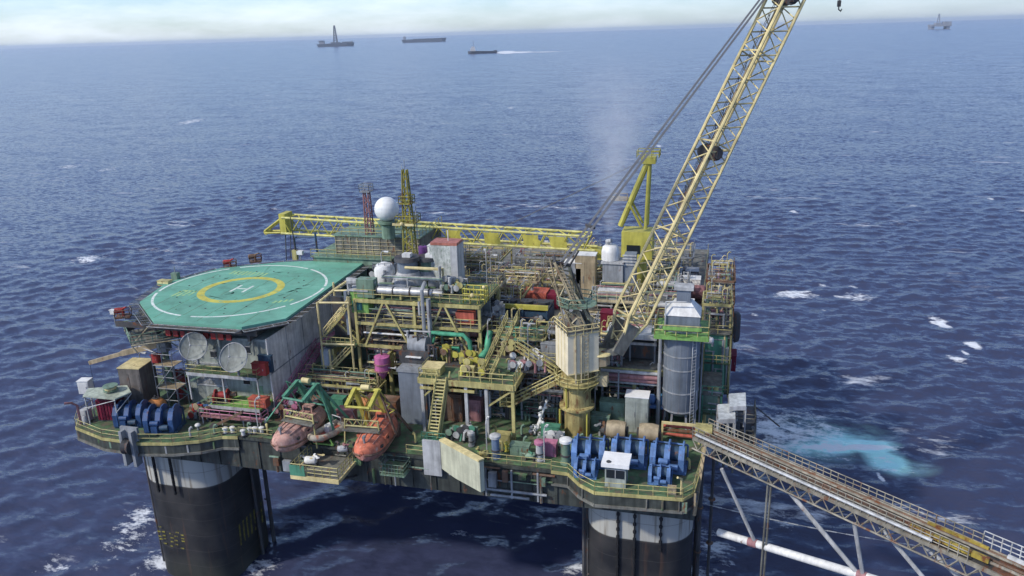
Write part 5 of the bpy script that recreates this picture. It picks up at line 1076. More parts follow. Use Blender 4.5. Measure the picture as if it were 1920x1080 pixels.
m = MB(); m.bar(h0, h1, .2, 6); e0 = at(1038, 478, y=cy) - o_; e1 = at(1085, 470, y=cy + 1) - o_; m.bar(h0, e0, .14, 5); m.bar(h1, e1, .12, 5); m.bar(hs(2.0, 0, 13.3), h1, .1, 5); P(t, 'gantry_head', m, DGREY)
m = MB(); m.ring((0, 0), .3, 2.3, 16.4, 20); m.rail([(2.3 * math.cos(k * .9), 2.3 * math.sin(k * .9), 16.4) for k in range(7)], 1.0, .06, 1.5, True); P(t, 'gantry_platform', m, SAGE)
# operator cab and boom foot
cb = at(1126, 662, y=cy + .6) - o_
m = MB(); m.prism([(cb.x + 1.1 * math.cos(a), cb.y + 1.1 * math.sin(a)) for a in [2 * PI * k / 8 for k in range(8)]], cb.z - 1.3, cb.z); cbo = P(t, 'operator_cab', m, TAN); m = MB(); m.lathe([(1.35, cb.z + .003), (1.25, cb.z + .15), (.2, cb.z + .4)], (cb.x, cb.y, 0), 12); P(cbo, 'roof', m, CREAM)
m = MB(); m.bar((cb.x - .4, cb.y - .4, cb.z - 4.5), (cb.x - .4, cb.y - .4, cb.z - 1.3), .16, 6); m.box(cb.x - .6, cb.x + .9, cb.y - .7, cb.y + .6, cb.z - 3.9, cb.z - 2.6); P(t, 'cab_support', m, CREAMR)
bf = at(1150, 652, y=cy + 1.6) - o_                      # boom foot pin
EL = R(60.6); Lb = 59.0; BA = R(38)
bd = rot((math.cos(EL), 0, math.sin(EL)), BA); bside = rot((0, 1, 0), BA); bup = bd.cross(bside) * -1
def bp(u, s, n): return bf + bd * u + bside * s + bup * n
m = MB()
for s in (-1.2, 1.2): m.beam(bp(-.3, s, 0), bp(3.4, s * 1.15, .2), .35, 1.5)
m.beam(bp(.2, -1.3, 0), bp(.2, 1.3, 0), .4); m.beam(hs(1.7, 1.0, 10.0), bp(0, 1, 0), .5, .8); m.beam(hs(1.9, -1.0, 10.0), bp(0, -1, 0), .5, .8); P(t, 'boom_foot', m, GALV)
W0, H0 = 1.55, 1.35
cs = []
for s in (-1, 1):
    for n in (-1, 1): cs.append((bp(.8, s * 1.1, n * .3 + .3), bp(4.2, s * W0, n * H0 + .3), bp(48, s * W0 * .95, n * H0 * .95 + .3), bp(Lb, s * .55, n * .4 + .3)))
bm = MB()
N = 30
def seg(i, j):
    A, B = cs[i], cs[j]
    bm.lattice((A[1], A[2]), (B[1], B[2]), N, .085); bm.lattice((A[0], A[1]), (B[0], B[1]), 4, .075); bm.lattice((A[2], A[3]), (B[2], B[3]), 6, .06)
seg(0, 1); seg(2, 3); seg(0, 2); seg(1, 3)
for u in (4.2, 15, 26, 37, 47.5):
    q = [bp(u, s * W0, n * H0 + .3) for s, n in ((-1, -1), (1, -1), (1, 1), (-1, 1))]
    for a_, b_ in zip(q, q[1:] + q[:1]): bm.bar(a_, b_, .1, 5)
boom1 = P(t, 'boom', bm, CREAM)
for c in cs: m = MB(); m.tube(c, .19, 7); P(boom1, 'chord', m, CREAM)
m = MB()
a0_, a1_ = bp(22, .35, -H0 + .55), bp(56, .2, .3)
m.beam(bp(18, .55, .1), bp(56, .2, .3), .55, .12); m.rail([bp(18, .9, .2), bp(47, .85, .2)], .8, .04, 2); P(boom1, 'walkway', m, DGREY)
for u in (25.0, 44.0):
    m = MB(); q = bp(u, 0, .3)
    for s in (-1, -.4, .4, 1): m.lathe([(.2, -.1), (.85, -.09), (.7, 0), (.85, .09), (.2, .1)], bp(u, s * 1.0, .2), 12, 'y')
    m.beam(bp(u, -1.7, .3), bp(u, 1.7, .3), .7, .9); P(boom1, 'sheave_block', m, DGREY)
m = MB(); m.bar(bp(2, -.2, 0), bp(46, -.3, -.2), .12, 6); m.bar(bp(2, .1, 0), bp(46, .1, -.2), .09, 6); P(boom1, 'service_pipe', m, TAN)
tipp = bp(Lb, 0, .3)
m = MB(); m.lathe([(.2, -.5), (.9, -.48), (.7, 0), (.9, .48), (.2, .5)], tipp, 14, 'y'); P(boom1, 'tip_sheave', m, DGREY)
# luffing ropes from the gantry head to the boom tip, hoist hook line
m = MB(); g0 = (h0 + h1) / 2
for k in range(12):
    s_ = (-1.25 + k * .13) if k < 6 else (.6 + (k - 6) * .13); m.bar(g0 + bside * s_ + bup * (.25 * s_), bp(Lb - 1, s_ * .8, 1.2 + .3 * s_), .05, 4)
P(t, 'luffing_rope', m, CABLE)
m = MB(); m.beam(g0.lerp(bp(Lb - 1, 0, .9), .10) - bside * .9, g0.lerp(bp(Lb - 1, 0, .9), .10) + bside * .9, .3); P(t, 'rope_spreader', m, DGREY)
hk = at(1590, 12, y=cy + tipp.y) - o_
m = MB(); m.bar(tipp + Vector((.4, 0, 0)), (tipp.x + .4, tipp.y, hk.z + .6), .05, 4); P(t, 'hoist_rope', m, CABLE)
m = MB(); m.box(tipp.x + .2, tipp.x + .6, tipp.y - .15, tipp.y + .15, hk.z, hk.z + .7); m.tube([(tipp.x + .4, tipp.y, hk.z), (tipp.x + .4, tipp.y, hk.z - .3), (tipp.x + .65, tipp.y, hk.z - .5), (tipp.x + .75, tipp.y, hk.z - .25)], .07, 5); P(t, 'hook_block', m, DGREY)
# stairs round the pedestal
t = thing('stairway', 'ochre zigzag stair flights on the side of the ochre crane pedestal', 'stairs', (-19.2, 84.2, ZD))
m = MB(); m.stairs((-3.6, 0, 3.6), (2.2, .3, 7.0), 1.1, (0, 1, 0)); m.stairs((-3.4, 1.4, 10.2), (1.6, 1.4, 7.2), 1.1, (0, 1, 0)); P(t, 'flight', m, PED)
m = MB(); m.stair_rail((-3.6, 0, 3.6), (2.2, .3, 7.0), 1.2, (0, 1, 0), .07); m.stair_rail((-3.4, 1.4, 10.2), (1.6, 1.4, 7.2), 1.2, (0, 1, 0), .07); P(t, 'handrail', m, YEL)
m = MB(); m.box(-5.0, -3.4, -.8, 1.6, 3.4, 3.55); m.rail([(-5, -.8, 3.55), (-3.5, -.8, 3.55)], 1.1, .06, .7); m.rail([(-5, -.8, 3.55), (-5, 1.6, 3.55)], 1.1, .06, .7); m.beam((-5, -.8, 3.4), (-5, -.8, 8.2), .16); P(t, 'landing', m, YEL)
CLEANW = paint('clean_white_roof', (.86, .86, .84), dirt=.1, streak=.05)
# ================================================================== RIGHT WINCH DECK
zr = ZD + .08
for lab, x, y, rz in (('bright blue mooring winch behind the white cabin, beside the sage valve unit', -12.6, 78.6, .05), ('bright blue mooring winch in the middle of the blue group', -8.3, 79.4, 0), ('bright blue mooring winch of the blue group beside the gangway end', -4.0, 79.2, -.04)):
    winch(lab, (x, y, zr), BLUE, BLUE, rz, 'bright blue mooring winches', .98)
winch('low bright blue mooring winch at the deck rim beside the white cabin', (-4.7, 76.0, zr), BLUE, BLUE, 0, 'bright blue mooring winches', .62)
winch('small bright blue mooring winch between the sage valve unit and the white cabin', (-12.6, 75.8, zr), BLUE, BLUE, 0, 'bright blue mooring winches', .62)
t = thing('winch_cabin', 'white roofed winch control cabin on the deck rim in front of the blue winches', 'cabin', (-9.2, 74.7, zr))
m = MB(); m.box(-1.1, 1.1, -.9, .9, 0, 2.5); P(t, 'wall', m, GWALL); m = MB(); m.box(-1.45, 1.45, -1.3, 1.3, 2.503, 2.95); P(t, 'roof', m, CLEANW)
m = MB(); m.box(-.95, .95, -.95, -.903, 1.1, 2.1); w = P(t, 'window', m, GLASSM); m = MB(); m.box(-1.05, 1.05, -.98, -.953, 2.1, 2.2); m.box(-.03, .03, -.98, -.953, 1.1, 2.1); P(w, 'frame', m, LGREY); m = MB(); m.cyl((-.7, -.9, 2.955), .25, .08, 10); P(t, 'vent', m, DGREY)
for px, lab in ((1150, 'tan coiled rope drum behind the blue winches, closer to the ochre pedestal'), (1214, 'tan coiled rope drum behind the blue winches, closer to the grey silo')):
    p = at(px, 828, z=26); t = thing('rope_drum', lab, 'drum', (p.x, 82.6, zr + .9), 0, 'tan rope drums')
    m = MB(); m.lathe([(.4, -1.1), (.95, -1.08), (1.05, -.4), (1.05, .4), (.95, 1.08), (.4, 1.1)], (0, 0, 1.25), 18, 'x'); P(t, 'rope', m, TAN)
    m = MB(); m.box(-1.35, -1.15, -.5, .5, -.9, 1.5); m.box(1.15, 1.35, -.5, .5, -.9, 1.5); P(t, 'frame', m, DGREY)
t = thing('rim_davit', 'small cream davit on the rim of the blue winch deck', 'davit', (-2.4, 73.9, zr)); t.name = 'deck_davit'
m = MB(); m.tube([(0, 0, 0), (0, 0, 1.8), (-.4, -.5, 2.2)], .13, 6); P(t, 'arm', m, CREAM)
m = MB(); m.box(-1.4, -.5, -.3, .3, 0, .8); P(t, 'pedestal', m, TAN)
# rusty guide pipe on the deck corner
t = thing('guide_rail', 'long rusty brown guide beam leaning at the corner of the blue winch deck', 'beam', (-.5, 74.6, 21.5))
m = MB(); m.beam((-.5, -.3, 0), (.35, 8.2, 5.2), .35, .3); m.beam((-.5, -.3, 0), (-.5, -.3, 2.6), .2); P(t, 'beam', m, TAN)
# machinery behind the blue winches
q = at(1194, 744, y=86.4); cabinet('deck_cabin', 'grey cabin with bright white roof behind the blue winches', 'cabin', (q.x, 87.4, ZD + .05), (2.7, 2.0, q.z - ZD - .2), GWALL, 0, True, CLEANW)
t = thing('blue_skid', 'mid blue machine skid between the white roofed cabin and the grey silo', 'machinery', (-6.4, 89.4, 26.2)); t.name = 'machine_skid'
m = MB(); m.box(-2.4, 2.2, -.6, 1.0, 0, .35); P(t, 'skid', m, BLUE); m = MB(); m.vessel((-1.0, 0, 1.0), .6, 1.6); P(t, 'motor', m, BLUE); m = MB(); m.box(.3, 2.2, -.5, .6, .36, 1.5); P(t, 'casing', m, paint('mid_blue_casing', (.09, .25, .46), dirt=.3))
for x in (-2, .2, 2): m = MB(); m.beam((x, 0, -2.1), (x, 0, 0), .2); P(t, 'leg', m, GREY)
cabinet('electric_cabinet', 'sage green cabinets between the ochre pedestal and the white roofed cabin', 'cabinet', (-11.4, 88.2, ZD + .05), (3.0, 1.4, 3.0), SAGE)
cabinet('electric_cabinet', 'low sage green cabinet behind the tan rope drums', 'cabinet', (-12.6, 86.4, ZD + .05), (2.2, 1.2, 1.9), SAGE)
lump('dark pump unit in the shade behind the tan rope drums', 'pump_unit', 'pump', Vector((-11.6, 84.6, zr)), [DGREY, BROWN, GREY], 31, 7, .9)
t = thing('pipe_support', 'red lead painted pipes on a cream trestle below the grey silo', 'pipework', (-2.9, 85.0, ZD))
m = MB(); m.beam((-2.4, 0, 2.4), (2.0, 0, 2.4), .2, .3); P(t, 'top_beam', m, CREAM)
for x in (-2.3, 1.9): m = MB(); m.beam((x, 0, .05), (x, 0, 2.25), .22); P(t, 'leg', m, CREAM)
for k, (zz, mm) in enumerate(((.8, LRED), (1.25, BROWN), (1.7, LRED))): m = MB(); m.tube([(-2.3, .3 + .2 * k, zz), (1.0, .3 + .2 * k, zz), (1.8, .3 + .2 * k, zz - .3)], .2, 8); P(t, 'pipe', m, mm)
# grey silo-like exhaust stack
t = thing('exhaust_stack', 'big blue grey clad exhaust silo with green ring platform and white pyramid hood', 'exhaust stack', (-3.5, 89.2, ZD))
m = MB(); m.lathe([(1.3, 1.9), (2.0, 2.5), (2.08, 2.6), (2.08, 13.0)], (0, 0, 0), 32); sh = P(t, 'shell', m, BGREY)
m = MB()
for zz in (2.6, 5.0, 7.9, 9.6): m.lathe([(2.081, zz), (2.17, zz + .02), (2.17, zz + .14), (2.081, zz + .16)], (0, 0, 0), 32)
P(sh, 'clamp_band', m, GREY)
m = MB()
for zz in (5.5, 8.4): m.add([(2.2 * math.sin(a), -2.2 * math.cos(a), zz) for a in [-.5 + k * .1 for k in range(8)]] + [(2.2 * math.sin(a), -2.2 * math.cos(a), zz + .14) for a in [-.5 + k * .1 for k in range(8)]], [(k, k + 1, 9 + k, 8 + k) for k in range(7)])
P(sh, 'band_highlight', m, LGREY) if False else None
for a in range(6): m = MB(); th = a * PI / 3; m.beam((1.9 * math.cos(th), 1.9 * math.sin(th), .05), (1.6 * math.cos(th), 1.6 * math.sin(th), 2.3), .24); P(t, 'leg', m, GREY)
m = MB()
for k in range(9): a_ = -PI + k * PI / 8; m.bar((2.09 * math.cos(a_), 2.09 * math.sin(a_), 2.7), (2.09 * math.cos(a_), 2.09 * math.sin(a_), 12.9), .025, 4)
P(sh, 'panel_seam', m, GREY); m = MB(); m.ladder((1.5, -1.75, .2), (1.5, -1.75, 12.6), .5, (1, .8, 0), .05); P(t, 'ladder', m, LGREY)
m = MB(); m.bar((-2.45, -.6, .1), (-2.45, -.6, 13), .2, 8); m.bar((2.35, .2, .1), (2.35, .2, 12), .12, 6); P(t, 'cable_pipe', m, GREY)
m = MB(); m.ring((0, 0), 2.1, 3.1, 12.7, 24); m.box(-2.4, 3.6, -2.6, -2.2, 12.3, 12.75) if False else None
sq = [(-3.0, -2.8), (3.0, -2.8), (3.0, 2.8), (-3.0, 2.8)]
m.prism(sq, 12.55, 12.68); pf = P(t, 'platform', m, LGREEN)
m = MB(); m.rail([(p_[0], p_[1], 12.7) for p_ in sq], 1.2, .06, 1.2, True); P(pf, 'handrail', m, YEL)
m = MB()
for a_, b_ in zip(sq, sq[1:] + sq[:1]): m.beam((a_[0], a_[1], 12.45), (b_[0], b_[1], 12.45), .18, .5)
m.beam((-2.1, -2.9, 13.6), (2.2, -2.9, 13.6), .12, .4); P(pf, 'edge_plate', m, LGREEN)
m = MB(); m.box(-1.95, 1.95, -1.7, 1.7, 12.7, 14.7); P(t, 'duct_box', m, BGREY)
m = MB(); b0 = [(-2.05, -1.8, 14.7), (2.05, -1.8, 14.7), (2.05, 1.8, 14.7), (-2.05, 1.8, 14.7)]; b1 = [(-.95, -.85, 16.0), (.95, -.85, 16.0), (.95, .85, 16.0), (-.95, .85, 16.0)]
m.add(b0 + b1, [(3, 2, 1, 0), (4, 5, 6, 7), (0, 1, 5, 4), (1, 2, 6, 5), (2, 3, 7, 6), (3, 0, 4, 7)]); P(t, 'hood', m, WHITE)
m = MB(); m.box(-.78, .78, -.72, .72, 16.0, 17.5); P(t, 'neck', m, BGREY); m = MB(); m.box(-1.1, 1.1, -.95, .95, 17.5, 17.85); P(t, 'cap', m, LGREY)
m = MB(); m.bar((-1.9, -1.9, 12.7), (-1.9, -1.9, 16.4), .09, 5); m.bar((-1.9, -1.9, 16.4), (.4, -1.9, 16.5), .08, 5); P(t, 'vent_pipe', m, LGREY)
# white topped coolers behind the cream crane cab, pink pipes below
t = thing('cooler_unit', 'long white topped cooler unit between the cream crane and the grey silo', 'machinery', (-9.6, 93, 31))
m = MB(); m.box(-3.2, 3.0, -1.5, 2.4, 2.9, 3.5); P(t, 'top_casing', m, WHITE); m = MB(); m.box(-3.2, 3.0, -1.5, -1.2, 2.2, 2.5); P(t, 'header', m, LGREY)
for x in (-3.0, -.2, 2.8): m = MB(); m.beam((x, -1.3, 0), (x, -1.3, 2.9), .2); P(t, 'leg', m, GREY)
m = MB(); m.box(-3.0, 2.8, -1.0, 2.2, .3, 2.2); P(t, 'tube_bundle', m, DGREY)
m = MB(); m.tube([(-.6, -.5, 3.5), (-.3, -.5, 3.85), (1.2, -.5, 3.85)], .16, 7); m.box(2.3, 2.9, -.9, -.3, 3.5, 4.1); P(t, 'top_pipe', m, SAGE)
t = thing('pipe_run', 'faded pink and red horizontal pipes below the white topped cooler', 'pipework', (-9.4, 88.9, ZD))
for k, (zz, r_, mm) in enumerate(((6.7, .2, LGREY), (6.1, .33, DPINK), (5.5, .28, DPINK), (5.0, .16, LGREY))): m = MB(); m.tube([(-3.6, .2 * k, zz), (3.2, .2 * k, zz), (3.4, .2 * k + .3, zz - .8)], r_, 9); P(t, 'pipe', m, mm)
m = MB(); m.beam((-1.4, -.2, .05), (-1.4, -.2, 6.8), .18); m.beam((3.3, -.2, .05), (3.3, -.2, 8.2), .2); m.beam((.8, 0, 4.7), (2.6, 0, 2.4), .18); m.beam((.8, 0, 4.7), (-.4, 0, 2.8), .18); P(t, 'support', m, GREY)
rackpipes(t, (-3.4, 3.2, .6, 2.4, .2, 6.4), 22, 55, [GREY, LGREY, DGREY, BROWN, SAGE], (.07, .15))
# ================================================================== GANGWAY BRIDGE
ga, gb = Vector((-.6, 80.4, 28.0)), Vector((27.5, 59.5, 28.0))
t = thing('gangway_bridge', 'long weathered gangway bridge with pipes leading away from the platform corner', 'bridge', ga)
d = (gb - ga); Lg = d.length; d.normalize(); sd = Vector((-d.y, d.x, 0)); up = Vector((0, 0, 1))
def gp(u, s, h): return d * u + sd * s + up * h
WARM = paint('weathered_buff_steel', (.36, .335, .27), dirt=.5, rust=.4)
m = MB(); m.sheet([gp(0, -1.5, 0), gp(Lg, -1.5, 0), gp(Lg, .9, 0), gp(0, .9, 0)]); m.sheet([gp(0, -1.5, -.1), gp(0, .9, -.1), gp(Lg, .9, -.1), gp(Lg, -1.5, -.1)]); P(t, 'walkway', m, DGREY)
for s in (-1.6, .98): m = MB(); m.beam(gp(0, s, -.1), gp(Lg, s, -.1), .22, .35); P(t, 'edge_beam', m, WARM)
m = MB(); m.bar(gp(.5, -1.75, .55), gp(Lg * .72, -1.75, .5), .17, 8); P(t, 'pipe', m, PIPEW, 'white pipe along the near rail')
for s, h, r_, mm in ((-1.0, .35, .14, WARM), (-.55, .35, .12, BROWN), (.2, .35, .12, WARM), (.45, .35, .14, BROWN), (.75, .4, .09, WARM)): m = MB(); m.bar(gp(0, s, h), gp(Lg, s, h), r_, 7); P(t, 'pipe', m, mm)
for s, mm in ((-1.7, WARM), (1.0, WARM)): m = MB(); m.rail([gp(0, s, 0), gp(Lg * .8, s, 0)], 1.3, .055, .75, False, 3); P(t, 'handrail', m, mm)
m = MB(); m.rail([gp(Lg * .8, 1.1, .3), gp(Lg, 1.1, .3)], 1.3, .06, .7, False, 3); P(t, 'handrail', m, LGREY)
m = MB(); m.lattice((gp(0, -1.7, -.2), gp(Lg, -1.7, -.2)), (gp(0, -1.7, -1.3), gp(Lg, -1.7, -1.3)), 46, .07); m.lattice((gp(0, 1.0, -.2), gp(Lg, 1.0, -.2)), (gp(0, 1.0, -1.3), gp(Lg, 1.0, -1.3)), 46, .07); m.lattice((gp(0, -1.7, -1.3), gp(Lg, -1.7, -1.3)), (gp(0, 1.0, -1.3), gp(Lg, 1.0, -1.3)), 30, .06)
for s in (-1.7, 1.0): m.bar(gp(0, s, -1.3), gp(Lg, s, -1.3), .1, 6)
P(t, 'under_lattice', m, WARM)
m = MB(); m.beam(gp(Lg * .66, -1.2, .6), gp(Lg * .84, -1.2, .6), .35, .45); m.beam(gp(Lg * .68, .5, .5), gp(Lg * .82, .5, .5), .25, .3); P(t, 'yellow_trunking', m, paint('dirty_yellow_trunking', (.52, .40, .08), dirt=.45, rust=.5))
m = MB(); m.beam(gp(Lg * .85, -.2, -.2), gp(Lg + 1, -.2, -.2), 2.5, .8); P(t, 'telescopic_section', m, paint('brown_red_gangway', (.17, .085, .055), rough=.7, dirt=.4, rust=.3)); m = MB(); m.box(-.8, 1.0, -1.0, 1.0, -.6, .6); P(t, 'landing', m, YEL)
m = MB(); m.bar(gp(Lg * .86, .6, .5), gp(Lg * .93, .6, .45), .25, 8); P(t, 'pipe', m, LGREY)
def lowp(px, py, u):  # lower chord points lie under the bridge centreline
    q = at(px, py, z=0); return q
c0_ = gp(1.5, 0, -16.0); c1_ = gp(Lg + 3, 0, -16.0)
A_ = at(1370, 1005, z=17.6) - ga; B_ = at(1618, 1080, z=20.0) - ga; dd = (B_ - A_).normalized()
m = MB(); m.bar(A_ - dd * 1.5, B_ + dd * 16, .42, 14); lc = P(t, 'lower_chord', m, WHITE); m = MB(); m.bar(A_ + dd * 2.2, A_ + dd * 3.2, .475, 14); m.bar(B_ - dd * .5, B_ + dd * .4, .475, 14); P(lc, 'red_band', m, DPINK)
for top, bot, r_ in ((at(1480, 922, z=26.3) - ga, B_ - dd * .4, .24), (at(1602, 982, z=26.3) - ga, B_, .2), (at(1353, 879, z=26.6) - ga, A_.lerp(B_, .21), .19), (gp(20, 0, -1.5), B_ + dd * 7, .2), (gp(24, 0, -1.5), B_ + dd * 12, .22)):
    m = MB(); m.bar(top, bot, r_, 9); P(t, 'brace', m, LGREY)
for px in (1440, 1446): q = at(px, 905, z=26) - ga; m = MB(); m.bar(q, (q.x, q.y, -18.3), .12, 6); P(t, 'hanging_post', m, GALV)
t = thing('life_line', 'thin pale rope sagging over the water from the column towards the gangway', 'rope', at(1300, 940, z=17))
o_ = at(1300, 940, z=17); m = MB(); pts = []
for k in range(25): u = k / 24; q = at(1300 + 430 * u, 940 + 85 * u, z=17 - 5 * u) - o_; pts.append(q - Vector((0, 0, .4 * math.sin(PI * u))))
for a_, b_ in zip(pts[::2], pts[1::2]): m.bar(a_, b_, .08, 5)
m.tube(pts, .035, 4); P(t, 'rope', m, LGREY)
# ================================================================== BUSY DECK BEHIND
def module(lab, x0, x1, y0, y1, z0, h, n, seed, frame=YEL, mats=None, vessels=(), floor=None, rails=True, levels=None):
    o_ = Vector(((x0 + x1) / 2, (y0 + y1) / 2, z0)); t = thing('process_module', lab, 'process module', o_); w, dp = (x1 - x0) / 2, (y1 - y0) / 2
    for x in (-w, 0, w):
        for y in (-dp, dp): m = MB(); m.beam((x, y, 0), (x, y, h), .24); P(t, 'column', m, frame)
    lv = levels or (h,)
    for zz in lv:
        m = MB()
        for y in (-dp - .15, dp + .15): m.beam((-w, y, zz - .15), (w, y, zz - .15), .18, .32)
        for x in (-w - .14, w + .14): m.beam((x, -dp, zz - .15), (x, dp, zz - .15), .18, .32)
        P(t, 'floor_beam', m, frame)
        if zz < h or floor is not None: m = MB(); m.box(-w + .1, w - .1, -dp + .1, dp - .1, zz - .05, zz + .03); P(t, 'floor_plate', m, floor or GALV)
        if rails: m = MB(); m.rail([(-w, -dp, zz + .03), (w, -dp, zz + .03), (w, dp, zz + .03)], 1.1, .045, 1.3); P(t, 'handrail', m, frame)
    for (vx, vz, r_, ln, mm, ax) in vessels:
        m = MB(); m.vessel((vx, -dp * .4, vz), r_, ln, ax); v = P(t, 'vessel', m, mm)
        m = MB(); m.box(vx - ln * .35 - .12, vx - ln * .35 + .12, -dp * .4 - r_ * .8, -dp * .4 + r_ * .8, max(0, vz - r_ - .6), vz - r_ * .5); m.box(vx + ln * .35 - .12, vx + ln * .35 + .12, -dp * .4 - r_ * .8, -dp * .4 + r_ * .8, max(0, vz - r_ - .6), vz - r_ * .5); P(v, 'saddle', m, DGREY)
    rackpipes(t, (-w + .2, w - .2, -dp - .5, dp * .3, .1, h + .5), n, seed, mats or MX, (.06, .16))
    rackpipes(t, (-w + .2, w - .2, -dp, dp * .95, h * .8, h + 1.3), min(98 - n, int(n * .8)), seed + 500, mats or MX, (.05, .12))
    rnd = random.Random(seed + 900)
    for k in range(12): m = MB(); x, y, zz = rnd.uniform(-w, w), rnd.uniform(-dp - .3, dp), rnd.uniform(.2, h); q = rnd.uniform(.2, .6); m.cbox((x, y, zz), (q, rnd.uniform(.2, .5), rnd.uniform(.3, .9))); m.cbox((x, y, zz - .1), (q * .6, .2, .1)); P(t, 'junction_box', m, (mats or MX)[int(rnd.random() * len(mats or MX))])
    m = MB()
    for k in range(3): zz = h * (.3 + .3 * k); m.beam((-w, -dp - .25, zz), (w, -dp - .25, zz), .3, .06)
    P(t, 'cable_tray', m, GALV)
    for k in range(7): m = MB(); x = rnd.uniform(-w, w); y = rnd.uniform(-dp, dp); hh = h + rnd.uniform(.8, 2.4); m.bar((x, y, 0), (x, y, hh), .06, 5); m.tube([(x, y, hh), (x + .25, y, hh + .3), (x + .5, y, hh + .2)], .06, 5); P(t, 'vent_pipe', m, (CREAM, LGREY, YEL)[k % 3])
    return t
MX = [GREY, LGREY, YEL, SAGE, BROWN, GREY, PIPEW, TAN, DPINK, CREAM, CREAMR, YEL, LGREY]
module('cluttered pipe module with rusty brown tanks behind the speckled white tower', -34.5, -26.5, 104, 110, 31, 3.4, 40, 101, YEL, MX, ((-1, 1.4, .9, 4, BROWN, 'x'), (1.5, 4.0, .5, 3, TAN, 'x')))
module('dark shed like module with grey front between the speckled tower and coral red generator', -31, -25.5, 99.5, 103.5, 31, 3.0, 22, 102, DGREY, [GREY, DGREY, LGREY, BROWN], ((0, 1.5, 1.0, 3.5, DGREY, 'x'),), GREY, False)
module('low open pipe module behind the coral red generator housing', -25.5, -17.5, 113, 120, 31, 3.0, 44, 103, YEL, MX, ((-1.5, 1.3, .8, 3, TAN, 'x'), (2, 3.4, .5, 2.6, LGREY, 'x')))
module('tan and grey pipe module under the yellow boom, behind the brown tank module', -35, -26, 112, 119, 31, 3.2, 46, 104, TAN, MX, ((2, 1.2, .7, 3, LGREY, 'x'), (-2.4, 3.8, .45, 2.4, BROWN, 'x')))
module('distant grey pipe module in front of the open sea beneath the yellow boom', -33, -20, 126, 136, 31, 3.0, 50, 105, GREY, MX, ((-3, 1.2, .8, 4, LGREY, 'x'), (3, 3.6, .5, 3, GREY, 'x')))
module('pipe module with cream rails beneath the foot of the yellow boom', -17, -10.5, 104, 110, 31, 3.6, 42, 106, CREAMR, MX, ((0, 4.2, .5, 4, LGREY, 'x'), (0, 1.3, .7, 3.4, DGREY, 'x')), GALV, True, (2.0, 3.6))
module('dark pipe module seen through the lattice of the cream boom', -10, -3.6, 98, 106, 31, 3.8, 46, 107, DGREY, [GREY, DGREY, LGREY, BROWN, DPINK, SAGE, YEL], ((-.5, 1.5, .8, 3.8, DGREY, 'x'), (1, 4.4, .4, 3, LGREY, 'x')), GALV, True, (3.8,))
module('grey pipe module next to the long dark containers at the far corner', -9.5, -3.8, 110, 118, 31, 3.0, 40, 108, GREY, MX, ((0, 3.6, .5, 3, LGREY, 'x'),))
module('small yellow railed pipe module between the yellow stair flight and the dark blue cooler', -26.5, -20.5, 91, 95.5, 31, 2.4, 30, 109, YEL, [YEL, GREY, LGREY, BROWN, SAGE, GREEN], ((0, 1.0, .6, 3, GREY, 'x'),), DGREEN)
module('pipe module with grey and pink lines directly behind the cream machinery house', -20, -14.5, 92, 97, 31, 3.2, 36, 110, GREY, MX, ((0, 1.6, .8, 3, LGREY, 'x'),), GALV, True, (3.2,))
# dark blue cooler bank with yellow header beam
t = thing('cooler_bank', 'dark blue cooler bank with yellow header beam beside the cream machinery house', 'machinery', (-25.0, 100.8, 31))
m = MB(); m.box(-3.4, 3.4, -2.2, 2.2, .2, 3.1); P(t, 'casing', m, TEALB)
m = MB(); m.beam((-3.5, -2.3, 3.8), (3.5, -2.3, 3.8), .4, .6); P(t, 'header_beam', m, BYEL); m = MB(); m.box(-3.4, 3.4, -1.8, 2.2, 3.3, 3.5)
[m.lathe([(.2, 0), (.9, .02), (.9, .4), (.2, .42)], (x, .2, 3.5), 14) for x in (-2.3, 0, 2.3)]; P(t, 'fan_deck', m, DGREY)
for x in (-3.3, 0, 3.3): m = MB(); m.beam((x, -2.3, 0), (x, -2.3, 3.6), .2); P(t, 'post', m, TEALB)
rnd = random.Random(4)
for k in range(14): m = MB(); x = rnd.uniform(-3, 3); zz = rnd.uniform(.5, 3); m.tube([(x, -2.4, zz), (x, -2.9, zz), (x + rnd.uniform(-1, 1), -2.9, zz + rnd.uniform(-.8, .6))], .13, 6); m.lathe([(.02, -.05), (.3, 0), (.02, .05)], (x, -2.95, zz), 10, 'y'); P(t, 'nozzle', m, (GREY, TAN, LGREY, TEALB)[k % 4])
m = MB(); m.bar((-3.9, -2.6, 0), (-3.2, -2.8, 3.2), .16, 6); m.bar((-4.4, -2.4, 2.6), (-3.4, -2.6, 2.9), .13, 6); m.bar((-4.3, -2.4, .2), (-3.4, -2.9, 2.2), .12, 6); P(t, 'green_pipe', m, PGREEN)
t = thing('yellow_floor', 'olive yellow walkway platform below the dark blue cooler bank', 'walkway', (-23.5, 96.8, 31)); t.name = 'walkway_platform'
m = MB(); m.box(-4.5, 4.6, -.8, 1.2, .9, 1.05); P(t, 'floor', m, OLIVE); m = MB(); m.beam((-4.5, -.9, .7), (4.6, -.9, .7), .2, .5); P(t, 'edge_beam', m, YEL); m = MB(); m.rail([(-4.5, -.8, 1.05), (4.6, -.8, 1.05)], 1.1, .05, 1.1); P(t, 'handrail', m, YEL)
p = at(1005, 548, y=110)
t = thing('generator_housing', 'bright coral red generator housing with dark vents behind the cream crane gantry', 'generator', (p.x, 110, 31))
